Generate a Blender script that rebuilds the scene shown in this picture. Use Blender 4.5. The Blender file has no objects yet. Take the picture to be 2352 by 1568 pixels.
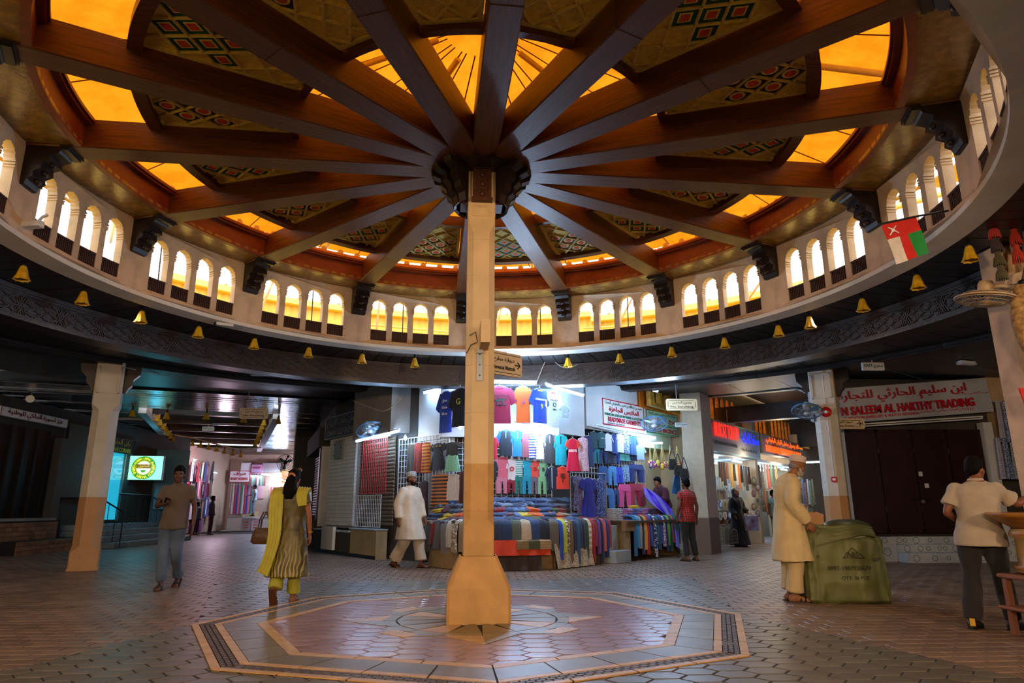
import bpy, math, random
from math import sin, cos, pi, radians as rad, sqrt, atan2, hypot, degrees
from mathutils import Vector as V, Matrix
import numpy as np
from mathutils.geometry import tessellate_polygon
random.seed(7)
SC = bpy.context.scene
COL = SC.collection
# ------------------------------------------------------------- camera, sky, exposure
FPX = 1532.549
CP = V((0, -7.566032, 1.15))
FW = V((0.04812245, 0.96905261, 0.24211828)).normalized()
RT = V((0.99879626, -0.04899067, -0.00243676)).normalized()
UP = RT.cross(FW).normalized()
cam = bpy.data.cameras.new('camera')
cam.sensor_width = 36.0
cam.lens = FPX * 36.0 / 2352.0
cam.clip_end = 300
camo = bpy.data.objects.new('camera', cam)
COL.objects.link(camo)
M3 = Matrix((RT, UP, -FW)).transposed()
camo.matrix_world = Matrix.Translation(CP) @ M3.to_4x4()
SC.camera = camo
SC.view_settings.view_transform = 'Standard'
SC.view_settings.look = 'None'
SC.view_settings.exposure = 0.4
SC.view_settings.gamma = 1.0
SC.view_settings.use_curve_mapping = False
SC.cycles.max_bounces = 7
SC.cycles.diffuse_bounces = 4
SC.cycles.glossy_bounces = 3
SC.cycles.transmission_bounces = 4
SC.cycles.caustics_reflective = False
SC.cycles.caustics_refractive = False
SC.cycles.sample_clamp_indirect = 6.0
SC.cycles.use_denoising = True

def srgb(h):
    if not isinstance(h, str):
        return tuple(h)[:3] + (1.0,)
    h = h.lstrip('#')
    o = []
    for i in (0, 2, 4):
        c = int(h[i:i + 2], 16) / 255.0
        o.append(c / 12.92 if c <= .04045 else ((c + .055) / 1.055) ** 2.4)
    return (o[0], o[1], o[2], 1.0)

W = bpy.data.worlds.new('sky')
SC.world = W
W.use_nodes = True
bg = W.node_tree.nodes['Background']
bg.inputs[0].default_value = (0.95, 0.97, 1.0, 1)
bg.inputs[1].default_value = 3.2

def lamp(name, kind, loc, energy, color, size=.3, aim=None, spot=None):
    l = bpy.data.lights.new(name, kind)
    l.energy = energy
    l.color = srgb(color)[:3]
    if kind == 'AREA':
        l.shape = 'DISK'
        l.size = size
    elif kind in ('POINT', 'SPOT'):
        l.shadow_soft_size = size
    if spot:
        l.spot_size = rad(spot)
        l.spot_blend = .6
    o = bpy.data.objects.new(name, l)
    COL.objects.link(o)
    o.location = loc
    if aim is not None:
        o.rotation_euler = (V(aim) - V(loc)).to_track_quat('-Z', 'Y').to_euler()
    return o

def pol_(R, deg, z):
    return (R * sin(rad(deg)), R * cos(rad(deg)), z)
# warm lamps added unseen round the camera; corridor lamps double the fixtures below
LAMPS = [
    ('stand_in_lamp', 'POINT', (-5.0, -9.6, 2.7), 760, '#ffd0a0', .25, None, None),
    ('stand_in_lamp', 'POINT', (0.3, -11.5, 2.7), 760, '#ffd8ae', .25, None, None),
    ('stand_in_lamp', 'POINT', (5.0, -9.6, 2.7), 760, '#ffd0a0', .25, None, None),
    ('stand_in_lamp', 'POINT', (-9.6, -3.0, 2.9), 150, '#fff0e0', .25, None, None),
    ('stand_in_lamp', 'POINT', (9.4, -3.0, 2.9), 130, '#fff0e0', .25, None, None),
]
LAMPS += [('stand_in_lamp', 'POINT', (.9, 5.0, 3.45), 130, '#bcdcff', .1, None, None), ('stand_in_lamp', 'POINT', (4.3, 7.4, 3.3), 110, '#bcdcff', .1, None, None),  # two points without fixtures, added to brighten the stall tables
          ('stand_in_lamp', 'POINT', (-11.7, 16.9, 2.5), 26, '#38c8f0', .2, None, None),
          ('stand_in_lamp', 'POINT', (-12.4, 25.6, 2.9), 120, '#ffd6f0', .2, None, None),
          ('stand_in_lamp', 'POINT', (-10.6, 29.4, 3.0), 120, '#e6dcff', .2, None, None),
          ('stand_in_lamp', 'POINT', (8.6, 13.2, 2.5), 45, '#ffe6c0', .2, None, None),
          ('stand_in_lamp', 'POINT', (11.3, 17.0, 2.5), 60, '#ffe6c0', .2, None, None)]
LAMPS += [('floor_fill_spot', 'SPOT', pol_(5.75, 22.5 + 45 * i, 4.0), 28, '#ffe6c8', .12, pol_(5.2, 22.5 + 45 * i, 0), 158) for i in range(8)]  # unseen spots added to lift the floor, without fixtures
for n, k, loc, e, c, s, aim, sp in LAMPS:
    lamp(n, k, loc, e, c, s, aim, sp)

# ------------------------------------------------------------- pixel rays of the photograph (2352 x 1568)
def ray(x, y):
    return FW + RT * ((x - 1176) / FPX) - UP * ((y - 784) / FPX)
def atz(x, y, z=0.0):
    d = ray(x, y)
    return CP + d * ((z - CP.z) / d.z)
def aty(x, y, Y):
    d = ray(x, y)
    return CP + d * ((Y - CP.y) / d.y)
def atx(x, y, X):
    d = ray(x, y)
    return CP + d * ((X - CP.x) / d.x)
def atR(x, y, R):
    d = ray(x, y)
    a = d.x ** 2 + d.y ** 2
    b = 2 * (CP.x * d.x + CP.y * d.y)
    c = CP.x ** 2 + CP.y ** 2 - R * R
    return CP + d * ((-b + sqrt(max(0, b * b - 4 * a * c))) / (2 * a))
def onp(x, y, P, n):
    d = ray(x, y)
    return CP + d * ((V(P) - CP).dot(V(n)) / d.dot(V(n)))
def pol(R, deg, z=0.0):
    """hall-centred polar point; deg is measured from +Y towards +X"""
    return V((R * sin(rad(deg)), R * cos(rad(deg)), z))
PHI = -3.85      # angle of the roof beam that points away from the camera
PHO = -3.05      # the same for the octagon on the floor

# ------------------------------------------------------------- mesh helpers
class MB:
    def __init__(s):
        s.v, s.f, s.sm = [], [], []
    def add(s, vs, fs, smooth=False):
        o = len(s.v)
        s.v += [tuple(p) for p in vs]
        s.f += [[i + o for i in f] for f in fs]
        s.sm += [smooth] * len(fs)
        return s
    def box(s, c, d, rz=0.0, M=None):
        hx, hy, hz = d[0] / 2, d[1] / 2, d[2] / 2
        R = M if M is not None else Matrix.Rotation(rz, 3, 'Z')
        vs = [V(c) + R @ V((x * hx, y * hy, z * hz)) for x in (-1, 1) for y in (-1, 1) for z in (-1, 1)]
        return s.add(vs, [[0, 1, 3, 2], [4, 6, 7, 5], [0, 4, 5, 1], [2, 3, 7, 6], [0, 2, 6, 4], [1, 5, 7, 3]])
    def bbox(s, c, d, b=.01, rz=0.0):
        """box with chamfered edges in plan and at the top"""
        hx, hy, hz = d[0] / 2, d[1] / 2, d[2] / 2
        b = min(b, hx * .9, hy * .9, hz * .9)
        R = Matrix.Rotation(rz, 3, 'Z')
        ring = lambda x, y, z: [V((-x, -y, z)), V((x, -y, z)), V((x, y, z)), V((-x, y, z))]
        vs = ring(hx - b, hy - b, -hz) + ring(hx, hy, -hz + b) + ring(hx, hy, hz - b) + ring(hx - b, hy - b, hz)
        fs = [[3, 2, 1, 0], [12, 13, 14, 15]]
        for k in range(3):
            for i in range(4):
                j = (i + 1) % 4
                fs.append([k * 4 + i, k * 4 + j, k * 4 + 4 + j, k * 4 + 4 + i])
        return s.add([V(c) + R @ p for p in vs], fs)
    def prism(s, poly, z0, z1, M=None):
        n = len(poly)
        vs = [V((p[0], p[1], z0)) for p in poly] + [V((p[0], p[1], z1)) for p in poly]
        if M is not None:
            vs = [M @ p for p in vs]
        fs = [list(range(n))[::-1], list(range(n, 2 * n))]
        for i in range(n):
            j = (i + 1) % n
            fs.append([i, j, n + j, n + i])
        return s.add(vs, fs)
    def holed(s, outer, holes, d0, d1, fn):
        """plate with holes: polygons in (u, w), pushed through fn(u, w, depth)"""
        loops = [outer] + holes
        flat = [p for l in loops for p in l]
        tri = tessellate_polygon([[V((p[0], p[1], 0)) for p in l] for l in loops])
        n = len(flat)
        s.add([fn(p[0], p[1], d0) for p in flat] + [fn(p[0], p[1], d1) for p in flat],
              [list(t) for t in tri] + [[t[2] + n, t[1] + n, t[0] + n] for t in tri])
        for l in loops:
            m = len(l)
            s.add([fn(p[0], p[1], d0) for p in l] + [fn(p[0], p[1], d1) for p in l],
                  [[i, (i + 1) % m, m + (i + 1) % m, m + i] for i in range(m)])
        return s
    def rings(s, rings, cap=True, smooth=True, closed=True):
        n = len(rings[0])
        vs = [p for r in rings for p in r]
        fs = []
        for k in range(len(rings) - 1):
            for i in range(n if closed else n - 1):
                j = (i + 1) % n
                fs.append([k * n + i, k * n + j, (k + 1) * n + j, (k + 1) * n + i])
        s.add(vs, fs, smooth)
        if cap and closed:
            s.add(rings[0], [list(range(n))[::-1]])
            s.add(rings[-1], [list(range(n))])
        return s
    def tube(s, pts, r, n=6, cap=True, smooth=True):
        pts = [V(p) for p in pts]
        rs = r if isinstance(r, (list, tuple)) else [r] * len(pts)
        rg = []
        ref = None
        for i, p in enumerate(pts):
            t = (pts[min(i + 1, len(pts) - 1)] - pts[max(i - 1, 0)]).normalized()
            if ref is None or abs(ref.dot(t)) > .95:
                ref = V((0, 0, 1)) if abs(t.z) < .9 else V((1, 0, 0))
            a = t.cross(ref).normalized()
            b = a.cross(t).normalized()
            ref = b
            rg.append([p + (a * cos(2 * pi * k / n) + b * sin(2 * pi * k / n)) * rs[i] for k in range(n)])
        return s.rings(rg, cap, smooth)
    def lathe(s, prof, n=16, c=(0, 0, 0), M=None, cap=True, smooth=True):
        rg = []
        for r, z in prof:
            q = [V((r * cos(2 * pi * k / n), r * sin(2 * pi * k / n), z)) for k in range(n)]
            if M is not None:
                q = [M @ p for p in q]
            rg.append([p + V(c) for p in q])
        return s.rings(rg, cap, smooth)
    def ell(s, c, r, n=12, m=8, M=None):
        rg = []
        for i in range(m + 1):
            a = -pi / 2 + pi * i / m
            a = max(-pi / 2 + .12, min(pi / 2 - .12, a))
            q = [V((r[0] * cos(a) * cos(2 * pi * k / n), r[1] * cos(a) * sin(2 * pi * k / n), r[2] * sin(a))) for k in range(n)]
            if M is not None:
                q = [M @ p for p in q]
            rg.append([p + V(c) for p in q])
        return s.rings(rg)
    def arc(s, R0, R1, z0, z1, a0, a1, n=8):
        """block of a ring between two radii and two angles (degrees)"""
        rg = []
        for i in range(n + 1):
            a = a0 + (a1 - a0) * i / n
            rg.append([pol(R0, a, z0), pol(R1, a, z0), pol(R1, a, z1), pol(R0, a, z1)])
        return s.rings(rg, True, False)
    def mesh(s, name):
        me = bpy.data.meshes.new(name)
        me.from_pydata(s.v, [], s.f)
        me.polygons.foreach_set('use_smooth', s.sm)
        me.update()
        return me

def fix(me):
    import bmesh
    b = bmesh.new()
    b.from_mesh(me)
    bmesh.ops.recalc_face_normals(b, faces=b.faces)
    b.to_mesh(me)
    b.free()

def link(name, data, parent=None, loc=None, rot=None, sc=None):
    o = bpy.data.objects.new(name, data)
    COL.objects.link(o)
    if parent is not None:
        o.parent = parent
    if loc is not None:
        o.location = loc
    if rot is not None:
        o.rotation_euler = rot if hasattr(rot, '__len__') else (0, 0, rot)
    if sc is not None:
        o.scale = sc if hasattr(sc, '__len__') else (sc,) * 3
    return o
def ob(name, mb, m, parent=None, loc=None, rot=None, sc=None, kind=None, nofix=False):
    me = mb.mesh(name) if isinstance(mb, MB) else mb
    if isinstance(mb, MB) and not nofix:
        fix(me)
    if m is not None and not me.materials:
        me.materials.append(m)
    o = link(name, me, parent, loc, rot, sc)
    if kind:
        o['kind'] = kind
    return o
def tag(o, label, cat, group=None):
    o['label'] = label
    o['category'] = cat
    if group:
        o['group'] = group
    return o
def thing(name, label, cat, loc=(0, 0, 0), rot=0.0, group=None, sc=None):
    o = link(name, None, None, loc, rot, sc)
    return tag(o, label, cat, group)
def struct(name, loc=(0, 0, 0)):
    o = link(name, None, None, loc)
    o['kind'] = 'structure'
    return o
def dup(o, parent=None, loc=None, rot=None, depth=0):
    c = o.copy()
    COL.objects.link(c)
    c.parent = parent
    if loc is not None:
        c.location = loc
    if rot is not None:
        c.rotation_euler = rot if hasattr(rot, '__len__') else (0, 0, rot)
    for ch in KIDS.get(o.name, []):
        dup(ch, c, depth=depth + 1)
    return c
KIDS = {}
def index_kids(root):
    KIDS[root.name] = list(root.children)
    for c in root.children:
        index_kids(c)

# ------------------------------------------------------------- materials
MATS = {}
def mat(name, col, rough=.7, metal=0.0, spec=.5, var=0.0, nscale=8.0, bump=0.0, bscale=60.0, emit=None, estr=0.0, stretch=None, trans=0.0, rnd=0.0, col2=None, sheen=0.0, coat=0.0):
    """procedural surface: base colour with noise variation (optionally stretched like grain), bump, per-piece random tint"""
    if name in MATS:
        return MATS[name]
    m = bpy.data.materials.new(name)
    MATS[name] = m
    m.use_nodes = True
    N, L = m.node_tree.nodes, m.node_tree.links
    b = N['Principled BSDF']
    b.inputs['Base Color'].default_value = srgb(col)
    b.inputs['Roughness'].default_value = rough
    b.inputs['Metallic'].default_value = metal
    b.inputs['Specular IOR Level'].default_value = spec
    if sheen:
        b.inputs['Sheen Weight'].default_value = sheen
    if coat:
        b.inputs['Coat Weight'].default_value = coat
        b.inputs['Coat Roughness'].default_value = .15
    out = None
    if var or bump or col2:
        tc = N.new('ShaderNodeTexCoord')
        mp = N.new('ShaderNodeMapping')
        L.new(tc.outputs['Object'], mp.inputs[0])
        if stretch:
            mp.inputs['Scale'].default_value = stretch
    if var or col2:
        nz = N.new('ShaderNodeTexNoise')
        nz.inputs['Scale'].default_value = nscale
        nz.inputs['Detail'].default_value = 5
        L.new(mp.outputs[0], nz.inputs['Vector'])
        mx = N.new('ShaderNodeMix')
        mx.data_type = 'RGBA'
        c = srgb(col)
        c2 = srgb(col2) if col2 else tuple(x * (1 - var) for x in c[:3]) + (1,)
        c1 = c if col2 else tuple(min(1, x * (1 + var * .7)) for x in c[:3]) + (1,)
        mx.inputs[6].default_value = c2
        mx.inputs[7].default_value = c1
        rp = N.new('ShaderNodeMapRange')
        rp.inputs[1].default_value = .3
        rp.inputs[2].default_value = .7
        L.new(nz.outputs[0], rp.inputs[0])
        L.new(rp.outputs[0], mx.inputs[0])
        out = mx.outputs[2]
    if rnd:
        gi = N.new('ShaderNodeNewGeometry')
        oi = N.new('ShaderNodeObjectInfo')
        ad = N.new('ShaderNodeMath')
        ad.operation = 'ADD'
        L.new(gi.outputs['Random Per Island'], ad.inputs[0])
        L.new(oi.outputs['Random'], ad.inputs[1])
        fr = N.new('ShaderNodeMath')
        fr.operation = 'FRACT'
        L.new(ad.outputs[0], fr.inputs[0])
        rr = N.new('ShaderNodeMapRange')
        rr.inputs[3].default_value = 1 - rnd
        rr.inputs[4].default_value = 1 + rnd
        L.new(fr.outputs[0], rr.inputs[0])
        ml = N.new('ShaderNodeVectorMath')
        ml.operation = 'SCALE'
        if out is not None:
            L.new(out, ml.inputs[0])
        else:
            ml.inputs[0].default_value = srgb(col)[:3]
        L.new(rr.outputs[0], ml.inputs['Scale'])
        out = ml.outputs[0]
    if out is not None:
        L.new(out, b.inputs['Base Color'])
    if bump:
        n2 = N.new('ShaderNodeTexNoise')
        n2.inputs['Scale'].default_value = bscale
        n2.inputs['Detail'].default_value = 4
        L.new(mp.outputs[0], n2.inputs['Vector'])
        bp = N.new('ShaderNodeBump')
        bp.inputs['Strength'].default_value = bump
        bp.inputs['Distance'].default_value = .01
        L.new(n2.outputs[0], bp.inputs['Height'])
        L.new(bp.outputs[0], b.inputs['Normal'])
    if emit:
        b.inputs['Emission Color'].default_value = srgb(emit)
        b.inputs['Emission Strength'].default_value = estr
    if trans:
        b.inputs['Transmission Weight'].default_value = trans
    return m
def glow(name, col, strength):
    return mat(name, '#101010', .5, emit=col, estr=strength)
def translucent(name, col, col2, nscale=3.0):
    if name in MATS:
        return MATS[name]
    m = bpy.data.materials.new(name)
    MATS[name] = m
    m.use_nodes = True
    N, L = m.node_tree.nodes, m.node_tree.links
    N.remove(N['Principled BSDF'])
    tc = N.new('ShaderNodeTexCoord')
    nz = N.new('ShaderNodeTexNoise')
    nz.inputs['Scale'].default_value = nscale
    nz.inputs['Detail'].default_value = 8
    nz.inputs['Roughness'].default_value = .65
    L.new(tc.outputs['Object'], nz.inputs['Vector'])
    rp = N.new('ShaderNodeMapRange')
    rp.inputs[1].default_value = .38
    rp.inputs[2].default_value = .62
    L.new(nz.outputs[0], rp.inputs[0])
    mx = N.new('ShaderNodeMix')
    mx.data_type = 'RGBA'
    mx.inputs[6].default_value = srgb(col2)
    mx.inputs[7].default_value = srgb(col)
    L.new(rp.outputs[0], mx.inputs[0])
    t = N.new('ShaderNodeBsdfTranslucent')
    d = N.new('ShaderNodeBsdfDiffuse')
    L.new(mx.outputs[2], t.inputs[0])
    L.new(mx.outputs[2], d.inputs[0])
    ms = N.new('ShaderNodeMixShader')
    ms.inputs[0].default_value = .12
    L.new(t.outputs[0], ms.inputs[1])
    L.new(d.outputs[0], ms.inputs[2])
    L.new(ms.outputs[0], N['Material Output'].inputs[0])
    return m
def clip(poly, cv):
    """Sutherland-Hodgman: poly clipped to the convex polygon cv (counter-clockwise)"""
    out = poly
    for i in range(len(cv)):
        a, b = cv[i], cv[(i + 1) % len(cv)]
        ins = lambda p: (b[0] - a[0]) * (p[1] - a[1]) - (b[1] - a[1]) * (p[0] - a[0]) >= -1e-9
        res = []
        for j in range(len(out)):
            p, q = out[j], out[(j + 1) % len(out)]
            ip, iq = ins(p), ins(q)
            if ip:
                res.append(p)
            if ip != iq:
                d1 = (b[0] - a[0]) * (p[1] - a[1]) - (b[1] - a[1]) * (p[0] - a[0])
                d2 = (b[0] - a[0]) * (q[1] - a[1]) - (b[1] - a[1]) * (q[0] - a[0])
                t = d1 / (d1 - d2)
                res.append((p[0] + (q[0] - p[0]) * t, p[1] + (q[1] - p[1]) * t))
        out = res
        if len(out) < 3:
            return []
    return out
def area(p):
    return .5 * sum(p[i][0] * p[(i + 1) % len(p)][1] - p[(i + 1) % len(p)][0] * p[i][1] for i in range(len(p)))
def shrink(p, g):
    """move the edges of a convex counter-clockwise polygon inward by about g"""
    c = (sum(q[0] for q in p) / len(p), sum(q[1] for q in p) / len(p))
    out = []
    for q in p:
        d = hypot(q[0] - c[0], q[1] - c[1])
        k = max(.3, 1 - g / max(d, 1e-6))
        out.append((c[0] + (q[0] - c[0]) * k, c[1] + (q[1] - c[1]) * k))
    return out
# ============================================================= SETTING
# ---- materials
m_grout = mat('grout', '#14100d', .85, bump=.3)
m_purple = mat('purple_paver', '#977a7b', .27, var=.18, nscale=3, bump=.12, bscale=30, rnd=.13, spec=.6)
m_greyp = mat('grey_hex_paver', '#625c50', .4, var=.25, nscale=3, bump=.2, bscale=40, rnd=.16)
m_brownp = mat('brown_paver', '#7c6656', .42, var=.25, nscale=2, bump=.25, bscale=40, rnd=.22)
m_cream_st = mat('cream_stone', '#c39a62', .45, var=.22, nscale=7, bump=.3, bscale=50)
m_olive = mat('olive_stone', '#7d6f4c', .34, var=.2, nscale=4, bump=.2, rnd=.2)
m_band = mat('grey_band_stone', '#71644c', .4, var=.25, nscale=5, bump=.2, rnd=.12)
m_smallbrick = mat('dark_brick', '#4e4032', .5, var=.2, nscale=9, bump=.3, rnd=.25)
m_wall = mat('cream_render', '#c9b49a', .8, var=.22, nscale=3.5, bump=.35, bscale=18)
m_col = mat('sand_render', '#d9bf92', .78, var=.14, nscale=3, bump=.4, bscale=25)
m_colbase = mat('ochre_render', '#c39a60', .75, var=.18, nscale=4, bump=.45, bscale=25)
m_white = mat('white_paint', '#d9d7d0', .6, var=.08, nscale=4)
m_dark = mat('dark_timber', '#1e120b', .38, var=.4, nscale=6, stretch=(1, 9, 9), bump=.25, bscale=20)
m_beam = mat('brown_beam_timber', '#62341a', .4, var=.5, nscale=5, stretch=(.6, 9, 9), bump=.25, bscale=25, spec=.5)
m_fascia = mat('red_brown_timber', '#7a3414', .42, var=.22, nscale=3, stretch=(2, 2, 5), bump=.15)
m_soffit = mat('glossy_brown_board', '#8a6a34', .24, var=.4, nscale=5, stretch=(2, 2, 1), bump=.35, bscale=9, spec=.6)
m_plank = mat('dark_plank', '#1f140e', .45, var=.35, nscale=5, bump=.25, bscale=15, rnd=.25)
m_frieze = mat('carved_timber', '#2a1b16', .36, var=.3, nscale=12, bump=.4, bscale=50, spec=.6)
m_lattice = mat('dark_lattice', '#3a2219', .6, var=.3, nscale=20)
m_roof = translucent('orange_roof_sheet', (.44, .125, .004), (.34, .088, .002), 2.2)
m_seam = mat('roof_seam', '#5e2a08', .7)
m_mustard = mat('mustard_board', '#e4c45c', .75, var=.2, nscale=18, bump=.3, bscale=70)
m_gold = mat('pale_gold_moulding', '#f0d67e', .7, var=.15, nscale=20)
m_dgreen = mat('dark_green_paint', '#12482f', .7, var=.2, nscale=20)
m_dpurple = mat('dark_purple_paint', '#241a2e', .7, var=.2, nscale=20)
m_dteal = mat('teal_paint', '#2f6f73', .7, var=.2, nscale=20)
m_dred = mat('red_paint', '#d84a22', .7, var=.2, nscale=20)
m_steel = mat('cream_steel', '#e0c468', .5, var=.1)
m_yard = mat('pale_yellow_sheet', '#dcb84e', .5, var=.15, nscale=3)
m_rust = mat('rusty_gold_steel', '#b0822e', .5, var=.4, nscale=8)

def hexpoly(cx, cy, w, h, rot=0.0):
    """six-sided paver, longest across"""
    q = []
    for k, (x, y) in enumerate([(-.5, 0), (-.27, -.5), (.27, -.5), (.5, 0), (.27, .5), (-.27, .5)]):
        q.append((cx + x * w, cy + y * h))
    return q
def paverm(poly, t=.03, b=.004):
    """thin slab with a worn edge, top at z = 0"""
    inner = shrink(poly, b * 1.6)
    n = len(poly)
    m = MB()
    vs = [(p[0], p[1], -t) for p in poly] + [(p[0], p[1], -b) for p in poly] + [(p[0], p[1], 0) for p in inner]
    fs = [[k * n + i, k * n + (i + 1) % n, (k + 1) * n + (i + 1) % n, (k + 1) * n + i] for k in (0, 1) for i in range(n)]
    fs.append([2 * n + i for i in range(n)])
    return m.add(vs, fs)
def inframe(x, y):
    p = V((x, y, 0)) - CP
    d = p.dot(FW)
    if d < .5:
        return False
    u, w = p.dot(RT) / d * FPX, -p.dot(UP) / d * FPX
    return abs(u) < 1230 and w < 830
def pave(parent, cells, m, name='paver', limit=300, full=None):
    """cells: list of ((cx, cy), polygon about its centre or None); the nearest in view are single pieces, the rest one mesh"""
    seen = sorted([c for c in cells if inframe(*c[0])], key=lambda c: (V((c[0][0], c[0][1], 0)) - CP).length)
    near = seen[:limit]
    ids = set(id(c) for c in near)
    shared = full and paverm(full).mesh('paver')
    if shared:
        shared.materials.append(m)
    for c in near:
        me = shared if c[1] is None else None
        if me is None:
            me = paverm(c[1]).mesh('paver')
            me.materials.append(m)
        link(name, me, parent, (c[0][0], c[0][1], random.uniform(-.0012, .0012)))
    rest = MB()
    for c in cells:
        if id(c) not in ids:
            a = paverm(c[1] if c[1] is not None else full)
            rest.add([V(v) + V((c[0][0], c[0][1], random.uniform(-.001, .001))) for v in a.v], a.f)
    if rest.v:
        me = rest.mesh('paver_field')
        me.materials.append(m)
        o = link(name + '_field', me, parent)
        o['kind'] = 'stuff'

# ---- floor: rectangular pavers, hexagon paving and the octagon medallion
flo = ob('floor', MB().box((0, 8, -.06), (60, 60, .06)), m_grout, kind='structure', nofix=True)
def octa(R, o=0.0):
    return [(R * sin(rad(PHO + 45 * k + o)), R * cos(rad(PHO + 45 * k + o))) for k in range(8)][::-1]
bow = [[(-2.9, .0), (2.92, .15), (3.62, 4.12), (-4.2, 3.95)], [(2.92, .15), (-2.9, .0), (-4.3, -5.5), (4.55, -5.5)]]
def inside(p, poly):
    return all((poly[(i + 1) % len(poly)][0] - poly[i][0]) * (p[1] - poly[i][1]) - (poly[(i + 1) % len(poly)][1] - poly[i][1]) * (p[0] - poly[i][0]) >= 0 for i in range(len(poly)))
bow = [b if area(b) > 0 else b[::-1] for b in bow]
OUT, IN = octa(2.90), octa(2.15)
if area(OUT) < 0:
    OUT, IN = OUT[::-1], IN[::-1]
cells = []
pw, ph = .27, .175
rect = [(-pw / 2 + .009, -ph / 2 + .009), (pw / 2 - .009, -ph / 2 + .009), (pw / 2 - .009, ph / 2 - .009), (-pw / 2 + .009, ph / 2 - .009)]
for j in range(-46, 146):
    y = j * ph
    xr = 6.5 + max(0, y + 7) * .78
    for i in range(-int(xr / pw) - 1, int(xr / pw) + 2):
        x = (i + (.5 if j % 2 else 0)) * pw
        if x < -14.2 or y < -6.5:
            continue
        deep = any(all(inside((x + dx, y + dy), P) for dx in (-.14, .14) for dy in (-.09, .09)) for P in (bow[0], bow[1], OUT))
        if not deep and (inframe(x, y) or inframe(x * .93, y)):
            cells.append(((x, y), None))
pave(flo, cells, m_brownp, 'paver', 300, rect)
hexf = struct('floor_hexagon_paving')
hexf.location.z = .006
ob('paving_bed', MB().prism(bow[0], -.02, -.004).prism(bow[1], -.02, -.004), m_grout, hexf)
cells = []
hw, hh = .34, .2
for j in range(-30, 45):
    for i in range(-30, 30):
        cx, cy = i * hw * .77, j * hh + (hh / 2 if i % 2 else 0)
        p = hexpoly(cx, cy, hw - .014, hh - .014)
        if inside((cx, cy), octa(2.62)[::-1] if area(octa(2.62)) < 0 else octa(2.62)):
            continue
        for b in bow:
            q = clip(p, b)
            if q and area(q) > .006:
                full = abs(area(q) - area(p)) < 1e-6
                cells.append(((cx, cy), None if full else [(a[0] - cx, a[1] - cy) for a in q]))
pave(hexf, cells, m_greyp, 'hexagon_paver', 300, hexpoly(0, 0, hw - .014, hh - .014))
med = struct('floor_octagon_medallion')
med.location.z = .011
ob('medallion_bed', MB().prism(OUT, -.028, -.004), m_grout, med)
cells = []
for j in range(-14, 15):
    for i in range(-14, 15):
        cx, cy = i * hw * .77, j * hh + (hh / 2 if i % 2 else 0)
        p = hexpoly(cx, cy, hw - .012, hh - .012)
        q = clip(p, IN)
        if hypot(cx, cy) < .85 or not q or area(q) < .006:
            continue
        full = abs(area(q) - area(p)) < 1e-6
        cells.append(((cx, cy), None if full else [(a[0] - cx, a[1] - cy) for a in q]))
pave(med, cells, m_purple, 'hexagon_paver', 300, hexpoly(0, 0, hw - .012, hh - .012))
def octband(R0, R1, m, name, seg=1, z=.004):
    """stones of one octagonal border: every side cut into seg pieces"""
    A, B = octa(R0), octa(R1)
    for k in range(8):
        for s in range(seg):
            f0, f1 = s / seg + .004, (s + 1) / seg - .004
            L = lambda P, f: (P[k][0] + (P[(k + 1) % 8][0] - P[k][0]) * f, P[k][1] + (P[(k + 1) % 8][1] - P[k][1]) * f)
            ob(name, MB().prism([L(A, f0), L(A, f1), L(B, f1), L(B, f0)], -.02, z), m, med)
octband(2.15, 2.255, m_cream_st, 'cream_border_stone', 3)
octband(2.262, 2.595, m_band, 'grey_border_stone', 4, .003)
octband(2.602, 2.675, m_cream_st, 'cream_border_stone', 4)
octband(2.83, 2.90, m_cream_st, 'cream_border_stone', 4)
rest = MB()
for k in range(8):
    A, B = octa(2.68), octa(2.825)
    a0, a1, b0, b1 = V(A[k]), V(A[(k + 1) % 8]), V(B[k]), V(B[(k + 1) % 8])
    nb = 26
    for r in range(3):
        for s in range(nb):
            off = .5 / nb if r == 1 else 0
            f0, f1 = min(1, s / nb + off + .06 / nb), min(1, (s + 1) / nb + off - .06 / nb)
            if f1 <= f0:
                continue
            g0, g1 = r / 3 + .03, (r + 1) / 3 - .03
            P = lambda f, g: (a0.lerp(a1, f)).lerp(b0.lerp(b1, f), g)
            q = [P(f0, g0), P(f1, g0), P(f1, g1), P(f0, g1)]
            if area(q) < 0:
                q = q[::-1]
            pp = paverm([tuple(x) for x in q], .02, .003)
            rest.add([(v[0], v[1], v[2] + .002) for v in pp.v], pp.f)
ob('border_brickwork', rest, m_smallbrick, med, kind='stuff')
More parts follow.
